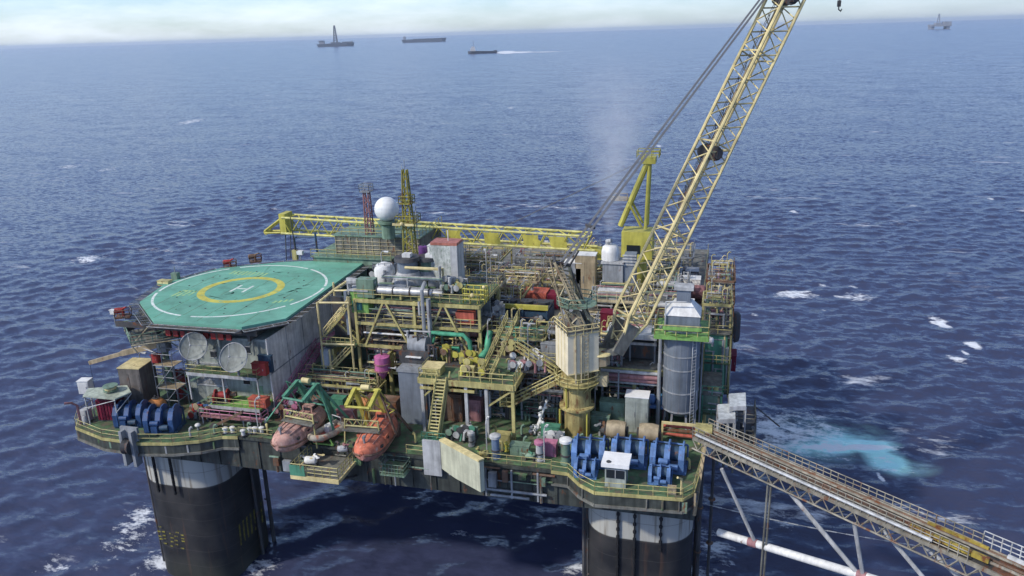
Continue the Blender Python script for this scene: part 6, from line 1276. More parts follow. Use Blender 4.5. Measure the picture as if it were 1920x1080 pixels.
m = MB(); m.box(-1.8, 1.8, -1.2, 1.6, .1, 2.4); P(t, 'housing', m, LRED); m = MB(); m.box(1.9, 3.6, -1.2, 1.4, .1, 2.2); P(t, 'vent', m, MAROON); m = MB(); m.box(-2, 3.8, -1.4, 1.8, 0, .09); P(t, 'skid', m, DGREY); m = MB(); m.cyl((-.6, 0, 2.4), .25, .9, 10); P(t, 'exhaust', m, LGREY)
t = thing('turbine_intake', 'grey slanting air intake duct standing beside the coral red housing', 'duct', (p.x - 3.4, 107, 31))
m = MB(); m.box(-.8, .8, -.7, .7, 0, 3.8); P(t, 'duct', m, GREY); m = MB(); m.beam((-.9, -.75, 3.7), (.5, -.75, 5.4), .22); P(t, 'slanting_strut', m, WHITE); m = MB(); m.box(1.0, 1.7, -.5, .5, 1.5, 3.3); P(t, 'louvre', m, LGREY)
# tall exhaust boxes by the yellow crane
p = at(1157, 530, y=110)
t = thing('exhaust_tower', 'tall plain grey exhaust box at the foot of the yellow boom', 'exhaust stack', (p.x, 110.5, 31))
m = MB(); m.box(-2.0, .9, -1.3, 1.3, 0, 7.2); P(t, 'front_casing', m, GREY); m = MB(); m.box(.95, 2.6, -1.0, 1.5, 0, 8.4); P(t, 'side_casing', m, BGREY); m = MB(); m.box(-2.2, 1.0, -1.5, 1.5, 7.203, 7.5); P(t, 'cap', m, LGREY)
m = MB()
for k in range(4): m.box(.8, 2.75, -1.12, -.99, 7.0 + k * .45, 7.2 + k * .45)
P(t, 'louvre', m, LGREY)
p = at(1145, 452, y=110.5)
t = thing('white_exhaust', 'weathered white exhaust bonnet steaming on top of the grey exhaust box', 'exhaust', (p.x, 110.4, 38.55)); t.name = 'exhaust_bonnet'
m = MB(); m.lathe([(1.3, 0), (1.3, 1.2), (1.1, 1.9), (.7, 2.2)], (0, 0, 0), 16); P(t, 'bonnet', m, WHITE); m = MB(); m.tube([(-.4, 0, 2.0), (-.4, -.2, 2.7), (.2, -.5, 2.9)], .3, 9); P(t, 'outlet', m, LGREY)
for px, py, lab, w in ((1098, 478, 'flat white roofed hut beside the grey exhaust box', 3.0), (1075, 492, 'low white topped tank box behind the cream crane gantry', 2.6)):
    q = at(px, py, y=112); cabinet('deck_hut', lab, 'hut', (q.x, 112.5, 31), (w, 2.0, max(1.5, q.z - 31)), TAN if w > 2.8 else GREY, 0, True, WHITE)
# containers at the far right corner
def container(lab, px, py, y, sz, mat, top, rz=0, endm=None):
    p = at(px, py, y=y); t = thing('container', lab, 'container', (p.x, y, p.z - sz[2]), rz, 'containers at the far corner'); w, dp, h = sz
    m = MB(); m.box(-w / 2, w / 2, -dp / 2, dp / 2, 0, h); P(t, 'body', m, mat)
    m = MB()
    for k in range(int(w / .4)): m.box(-w / 2 + .1 + k * .4, -w / 2 + .28 + k * .4, -dp / 2 - .06, -dp / 2 - .002, .15, h - .15)
    P(t, 'corrugation', m, mat); m = MB(); m.box(-w / 2 - .05, w / 2 + .05, -dp / 2 - .08, dp / 2 + .05, h + .002, h + .14); P(t, 'roof', m, top)
    if endm: m = MB(); m.box(w / 2 - 2.4, w / 2 - .1, -dp / 2 - .09, -dp / 2 - .063, .3, h - .2); P(t, 'door', m, endm)
container('dark container with a pale door panel at the outermost far corner of the platform', 1272, 505, 128, (6.5, 2.4, 2.2), DGREY, GREY, 0, LGREY)
container('long grey container with a white cap next to the pink drum', 1262, 531, 119, (7.0, 2.5, 2.3), GREY, LGREY, 0, DGREY)
container('pale container behind the white pyramid hood of the silo', 1262, 565, 106, (5.6, 2.5, 2.4), LGREY, WHITE)
container('short light grey container seen between the boom and the silo', 1222, 570, 104, (2.6, 2.2, 2.2), WHITE, LGREY)
p = at(1307, 540, y=116); t = thing('drum', 'dull pink drum behind the white pyramid hood', 'drum', (p.x, 116, 31)); t.name = 'storage_drum'
m = MB(); m.vessel((0, 0, 1.4), 1.1, 2.0); P(t, 'shell', m, DPINK); m = MB(); m.box(-.9, .9, -.6, .6, 0, .4); P(t, 'saddle', m, DGREY)
p = at(1303, 528, y=117); cabinet('deck_hut', 'small white hut at the outer edge beside the dull pink drum', 'hut', (p.x - .4, 117.5, 31), (2.4, 2, p.z - 30.6), WHITE)
# side galleries on the outer edge
def gallery(lab, y0, y1, z0, z1, x0, x1, seed, frame=YEL, wall=None, n=18, mats=MX):
    o_ = Vector(((x0 + x1) / 2, y0, z0)); t = thing('side_gallery', lab, 'gallery', o_); w = (x1 - x0) / 2; Ly = y1 - y0; h = z1 - z0
    for zz in (0, h * .5, h):
        m = MB(); m.box(-w, w, 0, Ly, zz - .12, zz); P(t, 'floor', m, DGREEN if zz < h else GALV); m = MB(); m.rail([(-w, 0, zz), (w, 0, zz), (w, Ly, zz)], 1.1, .06, 1.4); P(t, 'handrail', m, frame)
    for y in (0.1, Ly / 2, Ly - .1):
        m = MB(); m.beam((w - .1, y, -.6), (w - .1, y, h), .2); m.beam((-w + .1, y, -.6), (-w + .1, y, h), .2); P(t, 'column', m, frame)
    if wall: m = MB(); m.box(-w + .2, w - .5, .4, .6, .02, h * .98); P(t, 'wall', m, wall)
    rackpipes(t, (-w + .2, w, .1, 1.8, .1, h + .6), n, seed, mats, (.06, .16))
gallery('green walled side gallery with yellow rails beside the grey silo', 99, 106, 24.2, 32.5, -1.2, 2.3, 61, YEL, GREEN, 20)
gallery('rusty brown side gallery at the far outer edge with a grey cap', 108, 118, 25, 33.5, -.6, 2.6, 62, BROWN, DGREY, 26)
gallery('green lower side gallery close to the two white awnings', 91, 98, 22.4, 27.6, -1.0, 1.4, 63, GREEN, SAGE, 14)
module('yellow railed pipe module close beside the white pyramid hood', -1.4, 2.0, 100, 105, 33, 3.2, 26, 64, YEL, MX, ((0, 1.4, .5, 1.4, DPINK, 'x'),))
module('rust and grey pipe module on the outer edge beyond the yellow railed one', -1.2, 2.4, 109, 117, 33.6, 3.0, 30, 65, BROWN, MX, ((0, 1.3, .6, 1.6, GREY, 'x'),))
p = at(1367, 640, y=113)
t = thing('hanging_tank', 'dark tank hanging over the outer side edge below the rusty gallery', 'tank', (2.9, 112, 28.6)); t.name = 'overhanging_tank'
m = MB(); m.lathe([(.2, -2.2), (.7, -1.9), (.8, -1.4), (.8, 2.0), (.5, 2.4)], (0, 0, 0), 14); P(t, 'shell', m, DGREY); m = MB(); m.beam((-1.6, 0, 1.6), (0, 0, 1.6), .25); m.beam((-1.6, 0, -1.2), (0, 0, -1.2), .25); P(t, 'bracket', m, BROWN)
q = at(1372, 585, y=114); cabinet('control_cabinet', 'tall white cabinet at the very outer edge above the dark overhanging tank', 'cabinet', (q.x - .3, 114, q.z - 2.4), (1.0, 1.0, 2.6), WHITE)
cabinet('fire_hose_cabinet', 'maroon cabinet low on the outer edge between the galleries', 'cabinet', (2.6, 103.5, 26.0), (1.0, 2.4, 2.2), MAROON)
lump('white and grey pump unit on the green walled gallery beside the silo', 'pump_unit', 'pump', Vector((-.6, 97.6, 31.4)), [WHITE, LRED, GREY], 71, 7, .7)
# white awnings platform over the water
t = thing('awning_platform', 'dark framed platform with risers standing over the water under two white awnings', 'platform', (3.2, 95, 18.5))
for x, y in ((-2.4, -1.5), (0, -1.6), (2.4, -1.6), (2.4, 3), (-2.4, 3)): m = MB(); m.beam((x, y, -2.6), (x, y, 4.8), .22); P(t, 'column', m, GALV)
for zz in (0, 2.4, 4.6): m = MB(); m.box(-2.5, 2.5, -1.7, 3.2, zz - .1, zz); P(t, 'floor', m, DGREY)
m = MB(); m.rail([(-2.4, -1.6, 4.6), (2.4, -1.6, 4.6), (2.4, 3, 4.6)], 1.1, .06, 1.1); m.rail([(-2.4, -1.6, 2.4), (2.4, -1.6, 2.4), (2.4, 3, 2.4)], 1.1, .06, 1.1); m.rail([(-2.4, -1.6, 0), (2.4, -1.6, 0)], 1.1, .06, 1.1); P(t, 'handrail', m, GALV)
rackpipes(t, (-2.3, 2.4, -1.6, 2, -2, 5.4), 26, 91, [GALV, BROWN, LGREY, SAGE, DGREY], (.06, .15))
for (px0, py0, px1, py1, z_, lab) in ((1346, 757, 1378, 786, 27.0, 'flat white awning over the dark platform, the one nearer the silo'), (1367, 737, 1398, 762, 27.8, 'flat white awning over the dark platform, the outer one over the sea')):
    q = [at(px0, py0 + 1, z=z_), at(px1, py0 - 1, z=z_), at(px1 + 1, py1 - 1, z=z_), at(px0 + 1, py1, z=z_)]; c = sum(q, Vector()) / 4
    t = thing('awning', lab, 'awning', (c.x, c.y, 23.2), 0, 'white awnings'); m = MB(); m.prism([(p_.x - c.x, p_.y - c.y) for p_ in q], z_ - 23.2 - .12, z_ - 23.2); P(t, 'roof', m, paint('awning_grey_white', (.62, .66, .67), dirt=.2)); m = MB(); m.prism([(q[3].x - c.x, q[3].y - .12 - c.y), (q[2].x - c.x, q[2].y - .12 - c.y), (q[2].x - c.x, q[2].y - .003 - c.y), (q[3].x - c.x, q[3].y - .003 - c.y)], z_ - 23.2 - .5, z_ - 23.2); P(t, 'valance', m, LGREY)
    for p_ in q: m = MB(); m.bar((p_.x - c.x, p_.y - c.y, 0), (p_.x - c.x, p_.y - c.y, z_ - 23.2 - .13), .09, 5); P(t, 'post', m, LGREY)
q = at(1428, 768, z=24)
t = thing('flagstaff_boom', 'thin dark outrigger boom reaching down over the foaming water', 'boom', at(1420, 765, z=22)); t.name = 'outrigger_boom'
m = MB(); e = at(1462, 800, z=20) - at(1420, 765, z=22); m.bar((0, 0, 0), e, .1, 5); m.bar((-1.5, 0, -.5), (0, 0, 0), .14, 5); P(t, 'boom', m, DGREY); m = MB(); m.bar((-1, 0, .8), e * .6, .04, 4); P(t, 'stay', m, CABLE)
# steel risers hanging between deck and water beside the right column
for k, (px, lab) in enumerate(((1313, 'dark riser pipe beside the column under the gangway end'), (1335, 'thin dark riser pipe a little away from the column under the gangway'))):
    q = at(px, 930, y=83 + k * 2); t = thing('riser_pipe', lab, 'pipe', (q.x, q.y, 0), 0, 'risers beside the column'); m = MB(); m.bar((0, 0, -2), (0, 0, 23.4), .28 - .1 * k, 8); P(t, 'pipe', m, DGREY); m = MB()
    for zz in (5, 11, 17): m.lathe([(.3, -.1), (.42, -.08), (.42, .08), (.3, .1)], (0, 0, zz), 10)
    P(t, 'clamp', m, BROWN)
# a few pieces between the green pipes and the cooler
manifold('tall mottled grey and lilac valve manifold between the V braced frame and blue cooler', (-28.0, 95.2, 31), 2.4, 1.6, 5.4, [LGREY, GREY, DPINK, STEEL], 17, 14)
manifold('tan and brown valve manifold behind the yellow stair flight', (-25.6, 90.4, 31), 2.6, 1.4, 2.6, [TAN, BROWN, YEL], 18, 10)
cabinet('electric_cabinet', 'grey cabinet standing on the upper deck edge beside the stair flight of the cream crane', 'cabinet', (-19.6, 90.6, 31), (2.2, .9, 2.0), GREY)
cabinet('electric_cabinet', 'long dark cabinet at the upper deck edge behind the ochre pedestal', 'cabinet', (-15.5, 91.0, 31), (3.2, 1.0, 1.6), DGREY)

# ================================================================== FAR SHIPS
def hullmesh(m, L, W, D, bow=.18, z0=0.0):
    pl = [(-L / 2, -W / 2), (L / 2 - L * bow, -W / 2), (L / 2, 0), (L / 2 - L * bow, W / 2), (-L / 2, W / 2)]
    n = 5; o = len(m.v); m.v += [(x * .95, y * .7, z0 - 1) for x, y in pl] + [(x, y, z0 + D + (2.5 if x > L * .3 else 0) * D / 8) for x, y in pl]
    m.face([o + 4 - i for i in range(n)]); m.face([o + n + i for i in range(n)])
    for i in range(n): m.face([o + i, o + (i + 1) % n, o + n + (i + 1) % n, o + n + i])
    return m
SHIPG = paint('ship_dark_grey', (.14, .155, .185), dirt=.2, scale=.02); SHIPW = paint('ship_white', (.7, .7, .7), dirt=.1, scale=.02); SHIPM = paint('ship_mid_grey', (.34, .36, .40), dirt=.2, scale=.02)
p = at(630, 87, z=0); s = (p - CP).length / F_PX  # metres per photo pixel there
t = thing('drillship', 'grey drillship with tall central derrick far away near the horizon', 'ship', (p.x, p.y, 0), R(12))
m = MB(); hullmesh(m, 66 * s, 8 * s, 4.5 * s); P(t, 'hull', m, SHIPG); m = MB()
for a_ in ((-1, -1), (1, -1), (1, 1), (-1, 1)): m.beam((a_[0] * 3.2 * s, a_[1] * 3 * s, 4 * s), (a_[0] * .9 * s, a_[1] * .9 * s, 33 * s), 1.1 * s)
for k in range(7):
    h = 4 + k * 4.1; w = 3.2 - 2.3 * k / 7; m.beam((-w * s, -w * s, h * s), ((w - .3) * s, -(w - .3) * s, (h + 4) * s), .7 * s); m.beam((w * s, -w * s, h * s), (-(w - .3) * s, -(w - .3) * s, (h + 4) * s), .7 * s)
m.box(-1.2 * s, 1.2 * s, -1.2 * s, 1.2 * s, 32 * s, 35 * s); P(t, 'derrick', m, SHIPG)
m = MB(); m.box(-29 * s, -20 * s, -3 * s, 3 * s, 4 * s, 9.5 * s); P(t, 'bridge_house', m, SHIPM); m = MB(); m.box(12 * s, 30 * s, -3 * s, 3 * s, 4 * s, 7.5 * s); m.box(-8 * s, 8 * s, -3.4 * s, 3.4 * s, 4 * s, 7 * s); P(t, 'deck_house', m, SHIPG); m = MB(); m.box(-31 * s, -21 * s, -4.2 * s, 4.2 * s, 9.6 * s, 10.4 * s); P(t, 'helideck', m, SHIPM)
p = at(795, 66.5, z=0); 
if p.y < 0 or p.y > 11000: p = at(795, 66.5, y=9000); p.z = 0
p = CP + (at(795, 70, z=0) - CP).normalized() * 8200; p.z = 0
s = 8200 / F_PX
t = thing('tanker', 'long low dark tanker on the horizon between the drillship and the supply vessel', 'ship', (p.x, p.y, 0), R(10))
m = MB(); hullmesh(m, 80 * s, 9 * s, 5 * s, .08); P(t, 'hull', m, SHIPG); m = MB(); m.box(-37 * s, -33 * s, -3 * s, 3 * s, 5 * s, 10.5 * s); P(t, 'bridge_house', m, SHIPM); m = MB(); m.box(-20 * s, 30 * s, -.6 * s, .6 * s, 5 * s, 6.2 * s); P(t, 'deck_pipe', m, SHIPG)
p = at(905, 100, z=0); s = (p - CP).length / F_PX
t = thing('supply_vessel', 'dark supply vessel with white wheelhouse trailing a white wake', 'ship', (p.x, p.y, 0), R(15 + 180))
m = MB(); hullmesh(m, 54 * s, 10 * s, 3.4 * s, .12); P(t, 'hull', m, SHIPG); m = MB(); m.box(13 * s, 22 * s, -3.4 * s, 3.4 * s, 3.4 * s, 9 * s); m.box(14 * s, 20 * s, -3 * s, 3 * s, 9 * s, 12 * s); P(t, 'wheelhouse', m, SHIPW); m = MB(); m.bar((16 * s, 0, 12 * s), (16 * s, 0, 22 * s), .35 * s, 5); P(t, 'mast', m, SHIPM); m = MB(); m.box(-26 * s, -20 * s, -4 * s, 4 * s, 3.4 * s, 5 * s); P(t, 'stern_gantry', m, SHIPG)
SUP = (p.x, p.y, s)
p = CP + (at(1760, 52, z=0) - CP).normalized() * 7000; p.z = 0; s = 7000 / F_PX * .8
t = thing('drilling_rig', 'hazy drilling rig with derrick far off beyond the hanging hook', 'oil platform', (p.x, p.y, 0), R(8))
m = MB(); m.box(-18 * s, 20 * s, -10 * s, 10 * s, 5 * s, 9 * s); m.box(8 * s, 20 * s, -9 * s, 9 * s, 9 * s, 14 * s); m.box(-8 * s, 2 * s, -6 * s, 6 * s, 9 * s, 12 * s); P(t, 'deck', m, SHIPM)
for x in (-14, 15): m = MB(); m.box((x - 3) * s, (x + 3) * s, -8 * s, 8 * s, -1 * s, 5 * s); P(t, 'column', m, SHIPM)
m = MB()
for a_ in (-1, 1): m.beam((a_ * 3 * s - 2 * s, 0, 9 * s), (a_ * .7 * s - 2 * s, 0, 28 * s), 1.2 * s)
for k in range(5): m.beam((-4.5 * s + k * .4 * s, 0, (10 + 3.5 * k) * s), (.5 * s - k * .4 * s, 0, (12 + 3.5 * k) * s), .7 * s)
m.box(-3 * s, -1 * s, -1 * s, 1 * s, 27 * s, 29 * s); P(t, 'derrick', m, SHIPM)
# ================================================================== MORE OF THE CLUTTER THE DECKS CARRY
module('open pipe module with pale posts under the middle of the yellow boom', -19.5, -13, 113, 121, 31, 3.0, 44, 120, CREAMR, None, ((0, 1.2, .7, 3, LGREY, 'x'), (-1, 3.2, .4, 3, TAN, 'x')))
module('open pipe module at the seaward back behind the speckled white tower', -47, -36, 104, 110, 31, 4.2, 44, 121, YEL, None, ((0, 1.2, .7, 4, GREY, 'x'), (2, 4.4, .5, 3, LGREY, 'x')))
module('long open pipe module at the back edge below the jib of the yellow crane', -46, -35, 122, 131, 31, 3.0, 44, 122, YEL, None, ((0, 1.2, .7, 4, GREY, 'x'),))
module('grey open pipe module along the far outer edge behind the dark container', -14, -4, 131, 140, 31, 2.6, 44, 123, GREY, None, ((0, 1.2, .7, 4, DGREY, 'x'),))
module('low dark pipe module between the white topped cooler and the grey exhaust box', -12, -5.5, 119.5, 126, 31, 2.4, 36, 124, GREY, None, ((0, 1.2, .6, 3, LGREY, 'x'),))
module('cream framed pipe module between the speckled tower and the long steam pipe', -33.6, -28.6, 99.6, 103.2, 34.2, 3.0, 34, 125, CREAMR, None, ((0, 1.0, .5, 2.6, PIPEW, 'x'),))
module('low pipe module on the main deck behind the boats and brown chests', -52.6, -41.5, 86.4, 89, 24.1, 2.8, 50, 126, YEL, [BROWN, DPINK, YEL, GREY, TAN, SAGE], ((0, 1.0, .6, 4, BROWN, 'x'),))
module('dark pipe module in the shade beside the ochre pedestal', -22.5, -17, 87.0, 90, 24.1, 4.4, 40, 127, GREY, [GREY, LGREY, DPINK, SAGE, BROWN], ((0, 1.2, .7, 2.6, SAGE, 'x'),))
module('shaded pipe module below the pink and red pipes beside the sage cabinets', -13, -5, 90.4, 95, 24.1, 5.2, 46, 128, GREY, [GREY, LGREY, DPINK, SAGE, BROWN, DGREY], ((0, 1.4, .8, 4, SAGE, 'x'), (0, 3.8, .5, 4, LGREY, 'x')))
module('tan framed pipe module in the dark recess behind the yellow ladder tower', -32.5, -24, 86.8, 90, 24.1, 5.0, 46, 130, TAN, [BROWN, GREY, TAN, SAGE, LGREY, DGREY], ((-1.5, 1.3, .8, 3, BROWN, 'x'), (2, 3.4, .6, 2.4, GREY, 'x')))
module('mixed pipe module on the upper deck between the green pipe and the lilac manifold', -28.2, -24.5, 92.5, 94.6, 31, 2.6, 30, 131, YEL, None, ((0, 1.0, .5, 1.8, SAGE, 'x'),))
module('pale pipe module between the cream machinery house and the white topped cooler', -13.6, -10.6, 89.8, 92.2, 31, 2.6, 30, 132, GREY, None, ((0, 1.0, .5, 1.6, LGREY, 'x'),))
module('yellow framed pipe module on the upper deck beneath the cream boom', -13, -6, 94.8, 97.4, 31, 3.4, 44, 133, YEL, None, ((0, 1.2, .6, 4, TAN, 'x'), (0, 3.8, .4, 4, LGREY, 'x')))
for (x, y, zz, sz, mm, lab) in ((-30.8, 85.6, 24.08, (2.4, 1.6, 3.6), BROWN, 'tall dark brown container under the yellow platform beside the ladder tower'), (-28.2, 86.0, 24.08, (1.8, 1.4, 2.8), DPINK, 'dull pink brown container under the yellow platform between its grey legs')):
    cabinet('deck_container', lab, 'container', (x, y, zz), sz, mm)
# lamp posts round the deck, alike
def lamp_post(x, y, zz, h, rz=0):
    t = thing('lamp_post', 'thin pale lamp post with bent arm at a deck edge', 'lamp post', (x, y, zz), rz, 'thin lamp posts around the decks')
    m = MB(); m.tube([(0, 0, 0), (0, 0, h), (.25, 0, h + .3), (.8, 0, h + .35)], .07, 5); P(t, 'pole', m, LGREY); m = MB(); m.box(.55, 1.15, -.14, .14, h + .2, h + .36); P(t, 'lamp', m, WHITE)
for x, y, zz, h, rz in ((-53.4, 77.2, 24.08, 4, 1.6), (-31.8, 81.6, 24.08, 3.6, 1.6), (-24.2, 77.2, 24.08, 4.2, 1.6), (-17.6, 77.4, 24.08, 3.8, 1.4), (-13.6, 88.4, 24.08, 7.5, 1.6), (-1.6, 88.2, 24.08, 5, 2), (-27.5, 90.2, 31, 4.2, 1.6), (-22.2, 89.7, 31, 4, 1.6), (-45.2, 99, 37.7, 3.6, 0), (-30, 99, 37.7, 4.2, 2), (-20, 112, 31, 6.6, 0), (-33, 111, 31, 7, 0), (-5, 108, 31, 6, 0), (-11, 127, 31, 6, 0), (-28, 124, 31, 6, 0), (-2.2, 96.6, 31, 5, 2), (-40, 120.5, 31, 8, 0), (-76.6, 86, 24.1, 5, 0)):
    lamp_post(x, y, zz, h, rz)
def gooseneck(x, y, zz, s):
    t = thing('gooseneck_vent', 'small pale gooseneck vent pipe standing on the green main deck', 'vent', (x, y, zz), s * 3, 'gooseneck vents on the green main deck')
    m = MB(); m.tube([(0, 0, 0), (0, 0, .9), (.1, 0, 1.15), (.3, 0, 1.2), (.45, 0, 1.0)], .13, 7); P(t, 'pipe', m, (SAGE, LGREY, YEL)[int(s * 3) % 3]); m = MB(); m.lathe([(.14, 0), (.26, .01), (.26, .08), (.14, .09)], (0, 0, 0), 10); P(t, 'flange', m, DGREY)
for k, (x, y) in enumerate(((-54.8, 77.2), (-53.2, 78.6), (-52, 77), (-58.6, 75.8), (-61, 74.4), (-33.4, 78.6), (-29.8, 80.4), (-26.6, 79.6), (-22.8, 78.8), (-20.6, 80.2), (-18.6, 79.2), (-16.4, 80.6), (-2.6, 82.2), (-1.8, 79), (-14.4, 82.2), (-27.8, 82.2), (-24.6, 82.4), (-21.6, 83))): gooseneck(x, y, 24.1, (k * .37) % 1)
# small items, each its own
manifold('green and grey valve manifold on the deck beside the yellow ladder tower', (-28.2, 80.8, 24.08), 3.4, 1.6, 1.8, [SAGE, GREEN, LGREY, DGREY], 201, 12)
manifold('sage and white valve manifold in front of the ochre pedestal foot', (-17.8, 81.6, 24.08), 2.8, 1.4, 1.7, [SAGE, LGREY, WHITE, GREY], 202, 12)
manifold('mixed rusty valve manifold between the two navy winches and the living quarters', (-62.6, 79.2, 24.08), 3.2, 1.4, 1.8, [BROWN, GREY, RED, TAN, SAGE], 203, 12)
manifold('brown and pink valve manifold behind the green davit', (-52.0, 81.6, 24.08), 2.4, 2.2, 2.0, [BROWN, DPINK, PINK, GREY], 204, 12)
manifold('grey valve manifold beside the maroon container on the outer winch deck', (-77, 80, 24.1), 2.2, 2.4, 1.8, [GREY, LGREY, BROWN, SAGE], 205, 11)
manifold('dull green valve manifold on the outer deck behind the scaffold tower', (-70.5, 86, 24.08), 3.4, 2.2, 3.4, [SAGE, GREY, BROWN, RED], 206, 14)
manifold('pale valve manifold on the roof deck behind the long steam pipe', (-33, 94, 37.75), 4, 2, 2.2, [LGREY, PIPEW, SAGE, YEL], 207, 14)
manifold('silver and grey valve manifold beside the white domed tank', (-44, 97, 37.75), 2.6, 2, 2.6, [PIPEW, GREY, DGREY], 208, 12)
scaffold('tall grey scaffold tower against the seaward wall of the living quarters', (-67.6, 86.4, 24.08), 2.6, 3, 9.6, LGREY, 7)
scaffold('cream scaffold tower among pipes behind the coral red generator', (-22, 122.6, 31), 4, 3, 5, CREAM, 8)
scaffold('yellow scaffold tower between the speckled tower and the coral red generator', (-31, 111, 31), 4, 2, 5.2, YEL, 9)
for (x, y, zz, sz, mm, nm, lab, cat) in (
    (-76.4, 83.4, 24.1, (2.2, 1.6, 1.8), BROWN, 'tool_chest', 'brown tool chest behind the grey deck house with slanting roof', 'chest'),
    (-23.2, 80.8, 24.08, (1.6, .9, 1.2), YEL, 'tool_chest', 'faded yellow tool chest behind the small yellow hydrant', 'chest'),
    (-15.4, 79.4, 24.08, (1.3, .9, 1.3), SAGE, 'tool_chest', 'sage tool chest behind the pale sage capped post', 'chest'),
    (-53.6, 84.2, 24.08, (1.2, 1.2, 2.0), RED, 'fire_hose_cabinet', 'dark red cabinet under the faded pink stairway', 'cabinet'),
    (-46.4, 85.0, 24.08, (1.8, 1.2, 1.7), GREEN, 'tool_chest', 'green tool chest between the brown chests behind the boats', 'chest'),
    (-36.6, 79.9, 24.08, (1.3, .9, 1.5), BROWN, 'tool_chest', 'small brown chest beside the stern of the bright orange lifeboat', 'chest'),
    (-18.4, 100.6, 31, (3.4, 2, 2.6), GREY, 'electric_cabinet', 'grey equipment hut directly behind the cream machinery house', 'hut'),
    (-13.6, 101.4, 31, (2.4, 1.8, 2.8), MAROON, 'electric_cabinet', 'dark maroon cabinet behind the cream machinery house beside the boom foot', 'cabinet'),
    (-24, 110, 31, (2.4, 1.6, 1.8), LGREY, 'electric_cabinet', 'light grey cabinet before the coral red generator housing', 'cabinet'),
    (-39.5, 113.5, 31, (3, 2, 4.2), TAN, 'electric_cabinet', 'tan cabinet block below the yellow boom beside the lattice mast', 'cabinet'),
    (-7, 127.6, 31, (4, 2.2, 1.6), DGREY, 'electric_cabinet', 'low dark cabinet beside the container with the pale door panel', 'cabinet')):
    cabinet(nm, lab, cat, (x, y, zz), sz, mm)
